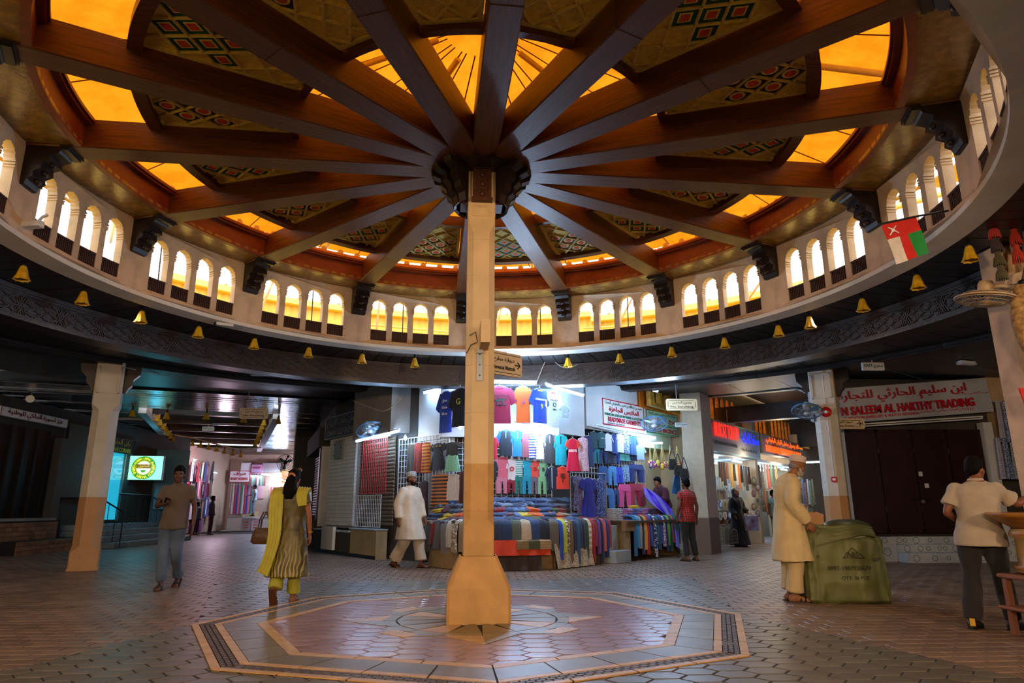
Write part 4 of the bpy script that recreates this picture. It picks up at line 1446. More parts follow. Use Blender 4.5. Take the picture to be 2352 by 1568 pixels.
# right corridor: far end and the cross wall
rc = struct('wall_right_corridor')
ob('shop_backing', MB().box(FMU.w(5.5, 1.4, -1.5), (13, .3, 2.8), FMU.rz), mat('shop_back_wall', '#8d7f6c', .7), rc)
ob('shop_partition', MB().box(FMU.w(-.55, 2.05, -.7), (.25, 1.6, 4.1), FMU.rz), m_tanw, rc)
ob('shop_partition', MB().box(FMU.w(4.35, 2.05, -.7), (.25, 1.6, 4.1), FMU.rz), m_tanw, rc)
ob('shop_partition', MB().box(FMU.w(10.4, 2.05, -.7), (.3, 1.6, 4.1), FMU.rz), m_tanw, rc)
ob('shop_lid', MB().box(FMU.w(5, 2.74, -.7), (11, 1.5, .08), FMU.rz), m_pwhite, rc)
ob('end_wall', MB().box((17.5, 21, 2.1), (8, .3, 4.2), rad(-35)), m_dplaster, rc)
ob('low_beam', MB().box(FMU.w(2, 4.0, 2.6), (7.4, .35, .5), FMU.rz + rad(90)), m_dark, rc)
q = [tuple(FMU.w(-2.2, 0, -.15)[:2]), tuple(FMU.w(14.5, 0, -.15)[:2]), tuple(pol(25, 42.2)[:2]), tuple(pol(12.1, 42.2)[:2])]
block('corridor_roof', q, 5.0, 5.06, m_dark, rc)
ob('roof_upstand', MB().arc(12.1, 12.3, 4.1, 5.05, 23, 42.3, 6), m_dark, rc)
ob('roof_upstand', MB().arc(12.1, 25, 4.1, 5.05, 42, 42.4, 1), m_dark, rc)
ob('roof_upstand', MB().arc(24, 24.2, 3.6, 5.05, 24, 42, 4), m_dark, rc)
for b in range(-1, 4):     # amber clerestory above the shop signs
    a0 = .3 + b * 3.55
    outer = [(0, 3.72), (3.5, 3.72), (3.5, 5.04), (0, 5.04)]
    holes = [lobed(.42 + i * .5, .17, 3.82, 4.38, 4.62) for i in range(6)]
    fn = lambda u, w_, d, a0=a0: FMU.w(a0 + u, w_, -d - .2)
    ob('clerestory_bay', MB().holed(outer, holes, 0, .12, fn), m_rust, rc)
    ob('amber_pane', MB().box(FMU.w(a0 + 1.7, 4.3, -.5), (3.5, .02, 1.2), FMU.rz), m_amber, rc)
# outer walls that close the hall behind the camera
bw = struct('wall_back')
ob('back_wall', MB().box((0, -13.5, 2.1), (40, .3, 4.2)), m_dplaster, bw)
ob('back_wall', MB().box((-16, 0, 2.1), (.3, 27, 4.2)), m_dplaster, bw)
ob('back_wall', MB().box((17.5, 0, 2.1), (.3, 40, 4.2)), m_dplaster, bw)
# ============================================================= CLOTHES ON THE STALL
CLO = {}
def cloth(col, kind='plain', col2='#ffffff'):
    """fabric; kind: plain, stripe, check, print"""
    key = 'fabric_%s_%s_%s' % (col, kind, col2)
    if key in MATS:
        return MATS[key]
    m = mat(key, col, .85, var=.12, nscale=14, bump=.25, bscale=120, sheen=.2)
    if kind != 'plain':
        N, L = m.node_tree.nodes, m.node_tree.links
        b = N['Principled BSDF']
        tc = N.new('ShaderNodeTexCoord')
        mx = N.new('ShaderNodeMix')
        mx.data_type = 'RGBA'
        mx.inputs[6].default_value = srgb(col)
        mx.inputs[7].default_value = srgb(col2)
        if kind == 'stripe' or kind == 'check':
            w = N.new('ShaderNodeTexWave')
            w.bands_direction = 'Z'
            w.inputs['Scale'].default_value = 3.0 if kind == 'stripe' else 8.0
            L.new(tc.outputs['Object'], w.inputs[0])
            g = N.new('ShaderNodeMath')
            g.operation = 'GREATER_THAN'
            g.inputs[1].default_value = .5
            L.new(w.outputs[1], g.inputs[0])
            f = g.outputs[0]
            if kind == 'check':
                w2 = N.new('ShaderNodeTexWave')
                w2.bands_direction = 'X'
                w2.inputs['Scale'].default_value = 8.0
                L.new(tc.outputs['Object'], w2.inputs[0])
                g2 = N.new('ShaderNodeMath')
                g2.operation = 'GREATER_THAN'
                g2.inputs[1].default_value = .5
                L.new(w2.outputs[1], g2.inputs[0])
                mm = N.new('ShaderNodeMath')
                mm.operation = 'MULTIPLY_ADD'
                L.new(g.outputs[0], mm.inputs[0])
                mm.inputs[1].default_value = .5
                h = N.new('ShaderNodeMath')
                h.operation = 'MULTIPLY'
                h.inputs[1].default_value = .5
                L.new(g2.outputs[0], h.inputs[0])
                L.new(h.outputs[0], mm.inputs[2])
                f = mm.outputs[0]
        else:
            v = N.new('ShaderNodeTexVoronoi')
            v.inputs['Scale'].default_value = 22
            L.new(tc.outputs['Object'], v.inputs['Vector'])
            g = N.new('ShaderNodeMath')
            g.operation = 'LESS_THAN'
            g.inputs[1].default_value = .42
            L.new(v.outputs['Distance'], g.inputs[0])
            f = g.outputs[0]
        L.new(f, mx.inputs[0])
        L.new(mx.outputs[2], b.inputs['Base Color'])
    return m
def seto(o, m):
    """material on the object, so that copies can share the mesh"""
    o.material_slots[0].link = 'OBJECT'
    o.material_slots[0].material = m
    return o
m_any = mat('cloth_base', '#888888', .85)
def shell(rows, n=20, fold=.0, seed=0.0, cap=True):
    """garment body from (z, half width, half thickness, x shift) rows, with folds deepening downwards"""
    rg = []
    z1, z0 = rows[0][0], rows[-1][0]
    for z, hw_, ht, dx in rows:
        q = []
        d = (z1 - z) / max(1e-6, z1 - z0)
        for k in range(n):
            a = 2 * pi * k / n
            x, y = cos(a), sin(a)
            f = 1 + fold * d * sin(5 * a + seed) + fold * d * .6 * sin(9 * a + seed * 2.3)
            q.append(V((dx + hw_ * (abs(x) ** .8) * (1 if x > 0 else -1), ht * y * (f if hw_ > .12 else 1) + (.012 * sin(k * 2.1 + seed) * d if abs(x) < .9 else 0), z)))
        rg.append(q)
    return rg
def dense(rows, m=3):
    out = []
    for a, b in zip(rows, rows[1:]):
        for i in range(m):
            out.append(tuple(a[j] + (b[j] - a[j]) * i / m for j in range(4)))
    out.append(rows[-1])
    return out
def proto(kind):
    """unit garments: width about 1 across, height 1 downwards from z = 0"""
    if kind in CLO:
        return CLO[kind]
    P = {}
    def put(nm, mb):
        me = mb.mesh(nm)
        fix(me)
        me.materials.append(m_any)
        P[nm] = me
    if kind in ('tee', 'polo', 'vest', 'longtee', 'shirt'):
        rows = [(-.02, .10, .03, 0), (-.04, .17, .05, 0), (-.08, .29, .06, 0), (-.14, .335, .065, 0), (-.3, .33, .07, 0), (-.6, .33, .075, 0), (-1, .35, .08, 0)]
        if kind == 'vest':
            rows = [(-.02, .10, .03, 0), (-.05, .3, .05, 0), (-.12, .36, .06, 0), (-.25, .33, .065, 0), (-.3, .42, .07, 0), (-.6, .44, .075, 0), (-1, .46, .08, 0)]
        put('body', MB().rings(shell(dense(rows), 22, .28, 1.3)))
        if kind != 'vest':
            for s in (-1, 1):
                mb = MB()
                rg = []
                L = .36 if kind != 'shirt' else .34
                for t in (0, .25, .5, .75, 1.0):
                    c = V((s * (.24 + .22 * t), 0, -.10 - L * t))
                    d = V((s * .52, 0, -.85)).normalized()
                    u = V((d.z, 0, -d.x)) * s
                    r = .115 + .015 * t
                    rg.append([c + u * (r * cos(a)) + V((0, .05 * sin(a) + .012 * sin(3 * a + t * 4), 0)) for a in [2 * pi * k / 12 for k in range(12)]])
                put('sleeve_l' if s < 0 else 'sleeve_r', mb.rings(rg))
        put('collar', MB().rings([[V(((.11 + dr) * cos(a), .045 * sin(a) - (.03 if sin(a) < 0 else 0) - dr * .3, -.015 + z - .045 * (1 if sin(a) < 0 else .2))) for a in [2 * pi * k / 16 for k in range(16)]] for dr, z in ((0, .012), (.018, .0), (.022, -.03), (0, -.03))], False))
        if kind in ('polo', 'shirt'):
            put('placket', MB().box((0, -.082, -.2 if kind == 'polo' else -.5), (.05, .015, .26 if kind == 'polo' else .88)))
    elif kind in ('pants', 'shorts', 'jeans'):
        L = 1.0
        put('waistband', MB().rings(shell([(0, .33, .075, 0), (-.06, .34, .08, 0)], 20)))
        top = dense([(-.055, .335, .078, 0), (-.14, .38, .09, 0), (-.30 if kind != 'shorts' else -.5, .42, .095, 0)], 2)
        put('seat', MB().rings(shell(top, 20, .06)))
        for s in (-1, 1):
            if kind == 'shorts':
                rows = [(-.40, .2, .085, s * .21), (-1, .235, .09, s * .245)]
            else:
                rows = [(-.24, .2, .085, s * .205), (-.6, .165, .075, s * .23), (-1, .15, .07, s * .24)]
            put('leg_l' if s < 0 else 'leg_r', MB().rings(shell(dense(rows, 4), 14, .12, s * 2.0)))
    elif kind == 'dress':
        put('bodice', MB().rings(shell(dense([(-.02, .13, .03, 0), (-.06, .26, .05, 0), (-.12, .3, .06, 0), (-.38, .25, .06, 0)]), 22, .05)))
        put('skirt', MB().rings(shell(dense([(-.38, .25, .06, 0), (-.42, .27, .07, 0), (-.7, .37, .10, 0), (-1, .46, .13, 0)], 4), 40, .3, 2.0)))
        put('waist_band', MB().rings(shell([(-.34, .262, .066, 0), (-.42, .275, .076, 0)], 20)))
        for s in (-1, 1):
            put('sleeve_l' if s < 0 else 'sleeve_r', MB().rings([[V((s * (.24 + .13 * t), .05 * sin(a), -.08 - .2 * t)) + V((s * .09 * cos(a) * (1 + t * .5), 0, .06 * cos(a))) for a in [2 * pi * k / 10 for k in range(10)]] for t in (0, .5, 1)]))
    elif kind == 'abaya':
        put('body', MB().rings(shell(dense([(-.01, .1, .04, 0), (-.04, .36, .07, 0), (-.12, .42, .09, 0), (-.5, .40, .10, 0), (-1, .48, .12, 0)], 4), 30, .32, .7)))
        put('hem', MB().rings(shell([(-.965, .485, .125, 0), (-1.0, .49, .13, 0)], 30, .3, .7)))
    elif kind == 'skirt':
        put('waistband', MB().rings(shell([(0, .3, .07, 0), (-.1, .31, .08, 0)], 20)))
        put('skirt', MB().rings(shell(dense([(-.1, .31, .08, 0), (-1, .47, .11, 0)], 5), 36, .3, 1.0)))
    CLO[kind] = P
    return P
m_hang = mat('white_hanger', '#cfd4d8', .4)
hang_me = MB().tube([(-.34, 0, -.1), (0, 0, .02), (.34, 0, -.1), (-.34, 0, -.1)], .012, 5).tube([(0, 0, .02), (0, 0, .07), (.035, 0, .10), (0, 0, .13), (-.03, 0, .11)], .008, 5).mesh('hanger')
fix(hang_me)
hang_me.materials.append(m_hang)
PARTN = {'sleeve_l': 'sleeve', 'sleeve_r': 'sleeve', 'leg_l': 'trouser_leg', 'leg_r': 'trouser_leg'}
def garment(kind, label, face, box, off, cols, group=None, text=None, yaw=0.0, hanger=True, cat=None, depth=1.0):
    """a garment filling the pixel box on a stall face; cols: material, or dict part -> material with 'body' default"""
    a, w, z0, z1 = face.rect(*box, off)
    h = z1 - z0
    names = {'tee': 't_shirt', 'polo': 'polo_shirt', 'vest': 'sleeveless_top', 'longtee': 'long_shirt', 'shirt': 'buttoned_shirt', 'pants': 'trousers', 'jeans': 'jeans', 'shorts': 'shorts', 'dress': 'dress', 'abaya': 'robe', 'skirt': 'skirt'}
    t = thing(names[kind], label, cat or names[kind].replace('_', ' '), face.w(a, z1, off), face.rz + yaw, group)
    w *= 1.1
    wide = {'tee': .96, 'polo': .96, 'longtee': .96, 'shirt': .96, 'vest': .92, 'pants': .80, 'jeans': .80, 'shorts': .98, 'dress': .94, 'abaya': .98, 'skirt': .94}[kind]
    sx = w / wide
    sy = min(max(.55 * sx, .25), .8) * depth
    for nm, me in proto(kind).items():
        o = link(PARTN.get(nm, nm), me, t, (0, 0, 0), None, (sx, sy, h))
        c = cols
        if isinstance(cols, dict):
            c = cols.get(nm, cols.get(PARTN.get(nm, nm), cols['body']))
        seto(o, c)
    if hanger:
        link('hanger', hang_me, t, (0, 0, .0), None, (sx * .85, .7, min(.45, h)))
    for tx in (text or []):
        body, th_, x, z, m = tx[:5]
        wd = tx[5] if len(tx) > 5 else None
        addtext(t, body, th_ * h, x * w, -z * h, m, -.085 * sy - .012, wd * w if wd else None, .006, name='print', bold=.01)
    return t
K = 3.137
def B5(X0, Y0, X1, Y1):
    return (1100 + X0 / K, 850 + Y0 / K, 1100 + X1 / K, 850 + Y1 / K)
def B4(X0, Y0, X1, Y1):
    return (700 + X0 / 2.613, 800 + Y0 / 2.613, 700 + X1 / 2.613, 800 + Y1 / 2.613)
c_ = cloth
FU = Face((-.6, 6.25), (1.5, 6.25))
FU2 = Face((1.25, 6.25), (2.3, 7.15))
# -- top row of shirts
mt = garment('tee', 'maroon t shirt with black camel print, largest of the shirts hung highest', FU, B5(40, 112, 252, 385), 0, c_('#7d0b35'), text=[(arab('سلطنة عمان'), .07, .05, .27, m_ink, .42), ('OMAN', .06, .05, .52, m_ink, .3)])
pp = [(-.5, -.35), (-.42, .1), (-.3, .18), (-.18, .36), (-.05, .18), (.1, .3), (.25, .12), (.38, .3), (.5, .28), (.5, .2), (.4, .18), (.32, -.05), (.22, -.1), (.2, -.5), (.14, -.5), (.12, -.12), (-.2, -.12), (-.24, -.5), (-.3, -.5), (-.32, -.1), (-.44, -.1)]
ob('print', MB().prism([(x * .26 + .03, y * .2 - .32) for x, y in pp][::-1], .055, .062, Matrix.Rotation(pi / 2, 4, 'X')), m_ink, mt)
garment('tee', 'orange t shirt with a vertical purple print, next to the maroon shirt', FU, B5(255, 112, 382, 378), 0, c_('#c8551a'), text=[(arab('عمان'), .3, .0, .42, cloth('#6a3a6a'), .22)])
garment('tee', 'bright blue football shirt with yellow collar and number', FU2, B5(376, 130, 500, 382), 0, {'body': c_('#0a3fb4'), 'collar': c_('#d8cf20')}, text=[('GERMANY', .055, 0, .33, m_signw, .6), ('9', .14, .04, .52, c_('#c8d020'))])
garment('tee', 'pale blue white shirt with red collar and crest print in the top row', FU2, B5(478, 148, 592, 408), 0, {'body': c_('#cfe4ee'), 'collar': c_('#8a1428')}, text=[('ENGLAND', .05, 0, .27, c_('#5a1a30'), .5), ('2014', .05, 0, .53, m_ink, .2), ('O', .13, 0, .4, m_ink)])
garment('tee', 'small pale blue top on a hanger at the right end of the top row', FU2, B5(583, 248, 652, 338), .1, c_('#9cc8dc', 'print', '#e8f4f8'))
FUL = Face((-1.3, 7.7), (-.55, 6.9))
garment('tee', 'royal blue t shirt with white writing hung left of the central column', FUL, (1006, 897, 1042, 993), .15, c_('#1340c0'), text=[(arab('عمان'), .08, 0, .25, m_signw, .3), (arab('سلطنة'), .07, 0, .4, m_signw, .3), (arab('مسقط'), .07, 0, .55, m_signw, .3)])
garment('tee', 'dark navy t shirt with a blue square print partly behind the column', FUL, (1034, 890, 1078, 980), .3, c_('#10203a'), text=[('G', .16, .0, .36, c_('#b8d040'))])
# -- second row
S2 = [('polo', (135, 425, 252, 616), {'body': c_('#1d2732'), 'sleeve': c_('#1c62c0'), 'placket': c_('#7fa8dc'), 'collar': c_('#2a6cc8')}, 'black polo shirt with blue sleeves at the left of the second row'),
      ('polo', (235, 430, 322, 621), {'body': c_('#2a86dc'), 'placket': c_('#c8a860')}, 'sky blue polo shirt with a tan button strip in the second row'),
      ('tee', (300, 445, 372, 626), {'body': c_('#9a5a68'), 'sleeve': c_('#c01838')}, 'dusty pink t shirt with red sleeves in the second row'),
      ('tee', (350, 450, 416, 636), c_('#dfe6f0', 'stripe', '#2a50a0'), 'white t shirt with broad blue stripes in the second row'),
      ('tee', (404, 458, 478, 641), {'body': c_('#e2e6ee'), 'sleeve': c_('#d8dce8'), 'collar': c_('#6a3a38')}, 'white t shirt with brown collar in the second row'),
      ('polo', (462, 455, 560, 671), {'body': c_('#40454c'), 'sleeve': c_('#6a6e74'), 'placket': c_('#9a9ea4')}, 'charcoal grey polo shirt with pale shoulders'),
      ('polo', (538, 460, 642, 683), {'body': c_('#14b0c8'), 'placket': c_('#0a3040')}, 'turquoise long polo shirt with a dark zip at the neck')]
F2r = Face((-.6, 6.7), (1.5, 6.7))
for k_, bx, cl, lb in S2:
    garment(k_, lb, F2r, B5(*bx), 0, cl, 'shirts in the second row of the stall')
garment('dress', 'bright pink red girls dress with white lace waist', F2r, B5(628, 490, 728, 727), .25, {'body': c_('#d21a4c'), 'waist_band': c_('#f0c8d0'), 'sleeve': c_('#e04a40')})
garment('abaya', 'pale lilac patterned dress beside the pink red dress', F2r, B5(712, 482, 790, 728), .15, c_('#b8a0c0', 'print', '#e6dcec'))
garment('tee', 'white and red small shirt at the very left of the second row', F2r, B5(92, 480, 138, 640), .05, c_('#b8203a'))
garment('tee', 'dark navy small shirt below the red one beside the column', F2r, B5(88, 650, 132, 790), .05, c_('#16202e'))
# -- half mannequins with children's sets
F3 = Face((-.6, 6.8), (1.5, 6.8))
SETS = [((125, 618, 216, 776), (128, 765, 206, 888), '#d0667c', '#c87a92', 'pink', 'pink'), ((198, 630, 276, 792), (198, 785, 266, 880), '#d8d0d4', '#8a1834', 'white printed', 'maroon'),
        ((256, 640, 322, 765), (256, 760, 314, 890), '#1c9a94', '#16746e', 'teal and white', 'green'), ((312, 645, 386, 765), (314, 760, 378, 892), '#1ea6c8', '#1c90b4', 'cyan', 'cyan'),
        ((368, 650, 440, 772), (372, 765, 430, 892), '#e0544c', '#6a6478', 'coral', 'grey'), ((428, 655, 494, 772), (426, 765, 486, 892), '#86c49c', '#7cb888', 'mint', 'mint')]
for i, (b1, b2, c1, c2, n1, n2) in enumerate(SETS):
    a, w, z0, z1 = F3.rect(*B5(*b1), 0)
    mq = thing('half_mannequin', 'white headless child mannequin torso wearing the %s top' % n1, 'mannequin', F3.w(a, z1, -.015), F3.rz, 'child mannequins on the stall')
    ob('neck', MB().lathe([(.03, -.02), (.028, .04), (.034, .06), (.02, .065)], 10), mat('mannequin_white', '#d8dcde', .4), mq)
    ob('torso', MB().rings(shell([(-.01, .03, .01, 0), (-.04, .08, .01, 0), (-.3, .08, .01, 0)], 14)), mat('mannequin_white', '#d8dcde'), mq)
    garment('tee', '%s child top of the mannequin set%s' % (n1, ' with green stripe' if i == 2 else ''), F3, B5(*b1), 0, {'body': c_(c1), 'sleeve': c_(c1)} if i != 2 else c_('#1c9a94', 'stripe', '#e0ecec'), 'tops on the child mannequins', hanger=False, text=[('B', .22, .05, .5, m_ink)] if i == 5 else ([('o', .2, 0, .5, c_('#b02030'))] if i in (1, 4) else None))
    garment('pants', '%s child trousers under the %s top' % (n2, n1), F3, B5(*b2), 0, c_(c2), 'trousers on the child mannequins', hanger=False)
garment('shirt', 'navy sleeveless shirt with white studded front beside the mint set', F3, B5(484, 692, 568, 862), .12, {'body': c_('#10243c'), 'placket': c_('#c8d0d8')})
garment('vest', 'red orange vest with black print beside the navy shirt', F3, B5(558, 692, 648, 856), .12, c_('#d83a26'), text=[('8', .22, -.06, .42, m_ink), ('S', .2, .1, .42, m_ink), ('f', .2, 0, .62, m_ink)])
# -- long side of the stall
G = 'garments on the long side of the stall'
R2 = [('tee', (755, 470, 832, 692), '#14235c', 'navy t shirt with red trim at the corner of the long side'), ('tee', (798, 440, 862, 562), '#17404e', 'first dark green jersey on the long side'), ('tee', (852, 445, 922, 562), '#14505a', 'second dark green jersey with white lettering'),
      ('tee', (895, 455, 966, 582), '#d4d8ea', 'white t shirt with purple blocks on the long side'), ('shirt', (948, 455, 1004, 600), '#18408c', 'blue jacket between two white shirts'), ('polo', (985, 455, 1050, 592), '#d8e4ec', 'white polo shirt on the long side'),
      ('shirt', (1035, 460, 1090, 600), '#12306e', 'dark blue patterned shirt beside the white polo'), ('shirt', (1080, 470, 1142, 610), '#11457c', 'blue denim shirt near the signs'), ('shirt', (1130, 545, 1198, 645), '#2a5cb8', 'blue and white checked shirt at the end of the row'),
      ('pants', (824, 555, 874, 672), '#147a8c', 'teal track trousers below the green jerseys'), ('pants', (860, 560, 928, 672), '#14305e', 'navy track trousers with red stripe below the jerseys'), ('skirt', (910, 578, 988, 672), '#0c1a34', 'black pleated skirt hanging on the long side'),
      ('pants', (972, 585, 1014, 672), '#123c94', 'royal blue trousers beside the black skirt'), ('shorts', (1010, 590, 1088, 652), '#4aa49c', 'mint green shorts below the white polo'), ('shorts', (1085, 605, 1138, 650), '#123058', 'navy shorts under the denim shirt'),
      ('shorts', (858, 690, 934, 812), '#1f4c8a', 'dark denim shorts with turned up hems'), ('jeans', (934, 692, 992, 828), '#4a90cc', 'pale washed denim trousers above the hanging jeans'), ('shorts', (978, 700, 1042, 812), '#1c3cc0', 'royal blue shorts with red piping'),
      ('shorts', (1030, 690, 1088, 802), '#2a6c9c', 'camouflage blue shorts below the denim row'), ('pants', (1084, 680, 1188, 806), '#10246c', 'navy joggers with white drawstring'),
      ('jeans', (878, 850, 972, 1015), '#3470b0', 'light blue jeans hanging above the folded towels'), ('jeans', (962, 860, 1014, 972), '#1a3c70', 'dark blue jeans beside the pink trousers'),
      ('pants', (1008, 822, 1098, 986), '#e04a8c', 'bright pink trousers on a hanger'), ('pants', (1083, 818, 1184, 982), '#b0143c', 'crimson red trousers on a hanger'), ('pants', (1170, 820, 1202, 972), '#d86a5a', 'narrow coral and white trousers at the edge of the purple cloth')]
FRf = Face((2.3, 7.9), (4.9, 10.6))
for i, (k_, bx, col, lb) in enumerate(R2):
    kind = 'check' if 'checked' in lb else ('print' if 'patterned' in lb or 'camouflage' in lb else 'plain')
    garment(k_, lb, FRf, B5(*bx), .16 if i < 9 else .1, c_(col, kind, '#cfe0f4'), G, text=[(arab('عمان'), .12, 0, .4, m_signw, .5)] if 'lettering' in lb else None)
# dress rack at the corner between the two tables
FK = Face((1.75, 6.7), (2.7, 7.5))
for i, (x0, x1, y0, y1, col, k_, lb) in enumerate(((655, 700, 760, 1000, '#2a2630', 'print', 'first dark patterned dress on the rack beside the mannequins'), (682, 722, 755, 1010, '#3c2c44', 'print', 'second dark patterned dress on the rack'), (705, 752, 760, 1045, '#7a5a80', 'print', 'mauve patterned dress on the rack'), (735, 848, 772, 1072, '#101c94', 'plain', 'long royal blue dress on the rack'), (800, 872, 780, 1065, '#16247c', 'print', 'dark blue spotted dress behind the royal blue dress'), (838, 912, 780, 1056, '#12307a', 'print', 'blue patterned dress at the right end of the rack'))):
    garment('dress', lb, FK, B5(x0, y0, x1, y1), .05 * (i % 2), c_(col, k_, '#7a88c8'), 'dresses on the corner rack')
a0, zz = FK.at(*B5(650, 755, 0, 0)[:2])
a1, z2_ = FK.at(*B5(905, 775, 0, 0)[:2])
t = thing('clothes_rail', 'chrome clothes rail carrying the row of dark dresses', 'rail', FK.w((a0 + a1) / 2, zz + .06, .03), FK.rz)
ob('bar', MB().tube([(-(a1 - a0) / 2, 0, 0), ((a1 - a0) / 2, 0, 0)], .014, 8), m_metal, t)
for s in (-1, 1):
    ob('post', MB().tube([(s * (a1 - a0) / 2, 0, 0), (s * (a1 - a0) / 2, 0, -(zz + .06))], .014, 8), m_metal, t)
# -- left facet
L4 = [('abaya', (610, 575, 668, 748), '#4a4422', 'print', '#2a3a5a', 'olive patterned robe at the left end of the stall'), ('abaya', (652, 565, 706, 745), '#7a1c1c', 'print', '#b03a2a', 'dark red patterned robe beside the olive robe'), ('abaya', (700, 560, 756, 748), '#c8981c', 'stripe', '#a8281c', 'yellow red and green striped robe'),
      ('dress', (752, 565, 848, 728), '#1a2436', 'plain', '', 'navy dress with embroidered yoke on the left facet'), ('tee', (838, 560, 932, 642), '#161c26', 'plain', '', 'black top above the mint skirt'), ('skirt', (840, 636, 930, 738), '#86d0b8', 'plain', '', 'mint green gathered skirt'),
      ('abaya', (755, 752, 862, 952), '#2c2430', 'stripe', '#c87a3a', 'black shawl with bands of orange and blue zigzag'), ('vest', (852, 750, 934, 912), '#d8d6da', 'plain', '', 'white lace tank top beside the column'), ('abaya', (690, 790, 742, 1010), '#1c1a24', 'print', '#6a3038', 'dark robe hanging behind the man in white')]
for k_, bx, col, kd, cc2, lb in L4:
    garment(k_, lb, FLT, B4(*bx), .2, c_(col, kd, cc2 or '#ffffff'), 'garments on the left facet of the stall', text=[('* * *', .06, 0, .14, c_('#c8a030'), .5)] if 'embroidered' in lb else None)
garment('abaya', 'dark red robe just left of the central column behind the tank top', FLT, B4(925, 730, 985, 930), .2, c_('#5a1a24', 'print', '#2a2a40'))
# lamps of the stall
tubelamp('bright tube lamp over the maroon and orange shirts', FU.w(.78, 3.70, .12), FU.w(1.80, 3.68, .12))
tubelamp('bright tube lamp over the blue and white football shirts', FU2.w(.05, 3.66, .15), FU2.w(1.28, 3.56, .15))
tubelamp('bright tube lamp left of the column over the royal blue shirt', onp(972, 902, FUL.A, FUL.n), onp(1042, 884, FUL.A, FUL.n))
tubelamp('long bright tube lamp over the red wire grid', FLF.w(2.75, 2.80, .5), FLT.w(.75, 2.88, .45))
tubelamp('bright tube lamp between the top row and the second row of shirts', F2r.w(1.15, 2.90, .15), F2r.w(2.12, 2.80, .15))
tubelamp('second tube lamp close behind the lamp below the top row', F2r.w(.55, 2.93, .1), F2r.w(1.45, 2.86, .1))
tubelamp('bright tube lamp under the red and white garment sign', FRf.w(1.55, 2.94, .35), FRf.w(3.0, 2.93, .35))
tubelamp('unlit white batten lamp left of the lamp under the garment sign', FRf.w(.3, 3.0, .3), FRf.w(1.5, 2.95, .3), on=False)
tubelamp('tube lamp over the hanging woven bags', onp(1463, 1016, FRf.A, FRf.n), onp(1522, 1017, FRf.A, FRf.n))
for px, fc, of, lb in (((1057, 981), FUL, .3, 'dazzling bare bulb beside the central column'), ((931, 1006), FLT, .5, 'dazzling bare bulb on the lamp over the red wire grid'), ((1240, 986), F2r, .22, 'dazzling bare bulb on the lamp below the top row')):
    p = onp(px[0], px[1], fc.A + fc.n * of, fc.n)
    t = thing('light_bulb', lb, 'light bulb', p)
    ob('glass', MB().ell((0, 0, 0), (.035, .035, .045), 10, 8), m_bulb, t)
    ob('holder', MB().lathe([(.018, .035), (.02, .06), (.012, .09)], 8), m_whitem, t)
# -- tables
m_tab = mat('table_timber', '#5a4632', .6, var=.2, nscale=5)
TF = [(-1.05, 6.95), (-.35, 5.95), (.45, 5.68), (1.55, 5.95), (2.84, 7.4)]
TB = [(-.75, 7.2), (-.2, 6.9), (.5, 6.85), (1.4, 6.95), (2.2, 7.85)]
tb = thing('display_table', 'broad front display table heaped with folded clothes round the corner of the stall', 'table', (.5, 6.3, 0))
for i in range(4):
    q = [TF[i], TF[i + 1], TB[i + 1], TB[i]]
    q = [(p[0] - .5, p[1] - 6.3) for p in q]
    ob('table_top', MB().prism(q if area(q) > 0 else q[::-1], .80, .84), m_tab, tb)
    c0, c1 = V((TF[i][0] - .5, TF[i][1] - 6.3, 0)), V((TF[i + 1][0] - .5, TF[i + 1][1] - 6.3, 0))
    n_ = V(((c1 - c0).y, -(c1 - c0).x, 0)).normalized()
    ins = n_ * -.12
    q = [(c0 + ins)[:2], (c1 + ins)[:2], (c1 + ins * 1.4)[:2], (c0 + ins * 1.4)[:2]]
    ob('front_board', MB().prism(q if area(q) > 0 else q[::-1], .0, .80), mat('tan_board', '#8d744f', .7, var=.2), tb)
def rampz(x, y):
    """height of the heap on the front table: low at the edge, high at the wall"""
    d = min(((V((x, y)) - V(TF[i])).cross(V(TF[i + 1]) - V(TF[i])) if False else abs((V((x, y)) - V(TF[i])).dot(V((V(TF[i + 1]) - V(TF[i])).orthogonal().normalized())))) for i in range(4))
    return .87 + min(.5, d * .42)
core = MB()
for i in range(4):
    f0, f1, b0, b1 = V((*TF[i], .84)), V((*TF[i + 1], .84)), V((*TB[i], .84)), V((*TB[i + 1], .84))
    f0, f1 = f0.lerp(b0, .3), f1.lerp(b1, .3)
    core.add([f0, f1, b1, b0, f0.lerp(b0, .3) + V((0, 0, .2)), f1.lerp(b1, .3) + V((0, 0, .2)), b1 + V((0, 0, .43)), b0 + V((0, 0, .43))], [[0, 1, 5, 4], [4, 5, 6, 7], [1, 2, 6, 5], [0, 4, 7, 3], [3, 7, 6, 2], [3, 2, 1, 0]])
core.v = [(v[0] - .5, v[1] - 6.3, v[2]) for v in core.v]
ob('display_riser', core, m_tab, tb)
def foldmesh(seed):
    r = random.Random(seed)
    mb = MB()
    for l in range(3):
        z = l * .014
        w, d = .5 - .015 * l, .5 - .012 * l
        rg = []
        for x in (-w, -w * .93, 0, w * .93, w):
            hh = .012 if abs(x) < w else .006
            rg.append([V((x, y, z + hh * k + .004 * r.uniform(-1, 1))) for y, k in ((-d, .1), (-d * .9, 1), (0, 1.15), (d * .9, 1), (d, .1), (d * .9, 0), (-d * .9, 0))])
        mb.rings(rg)
    me = mb.mesh('folded_garment')
    fix(me)
    me.materials.append(m_any)
    return me
FOLD = [foldmesh(i) for i in range(4)]
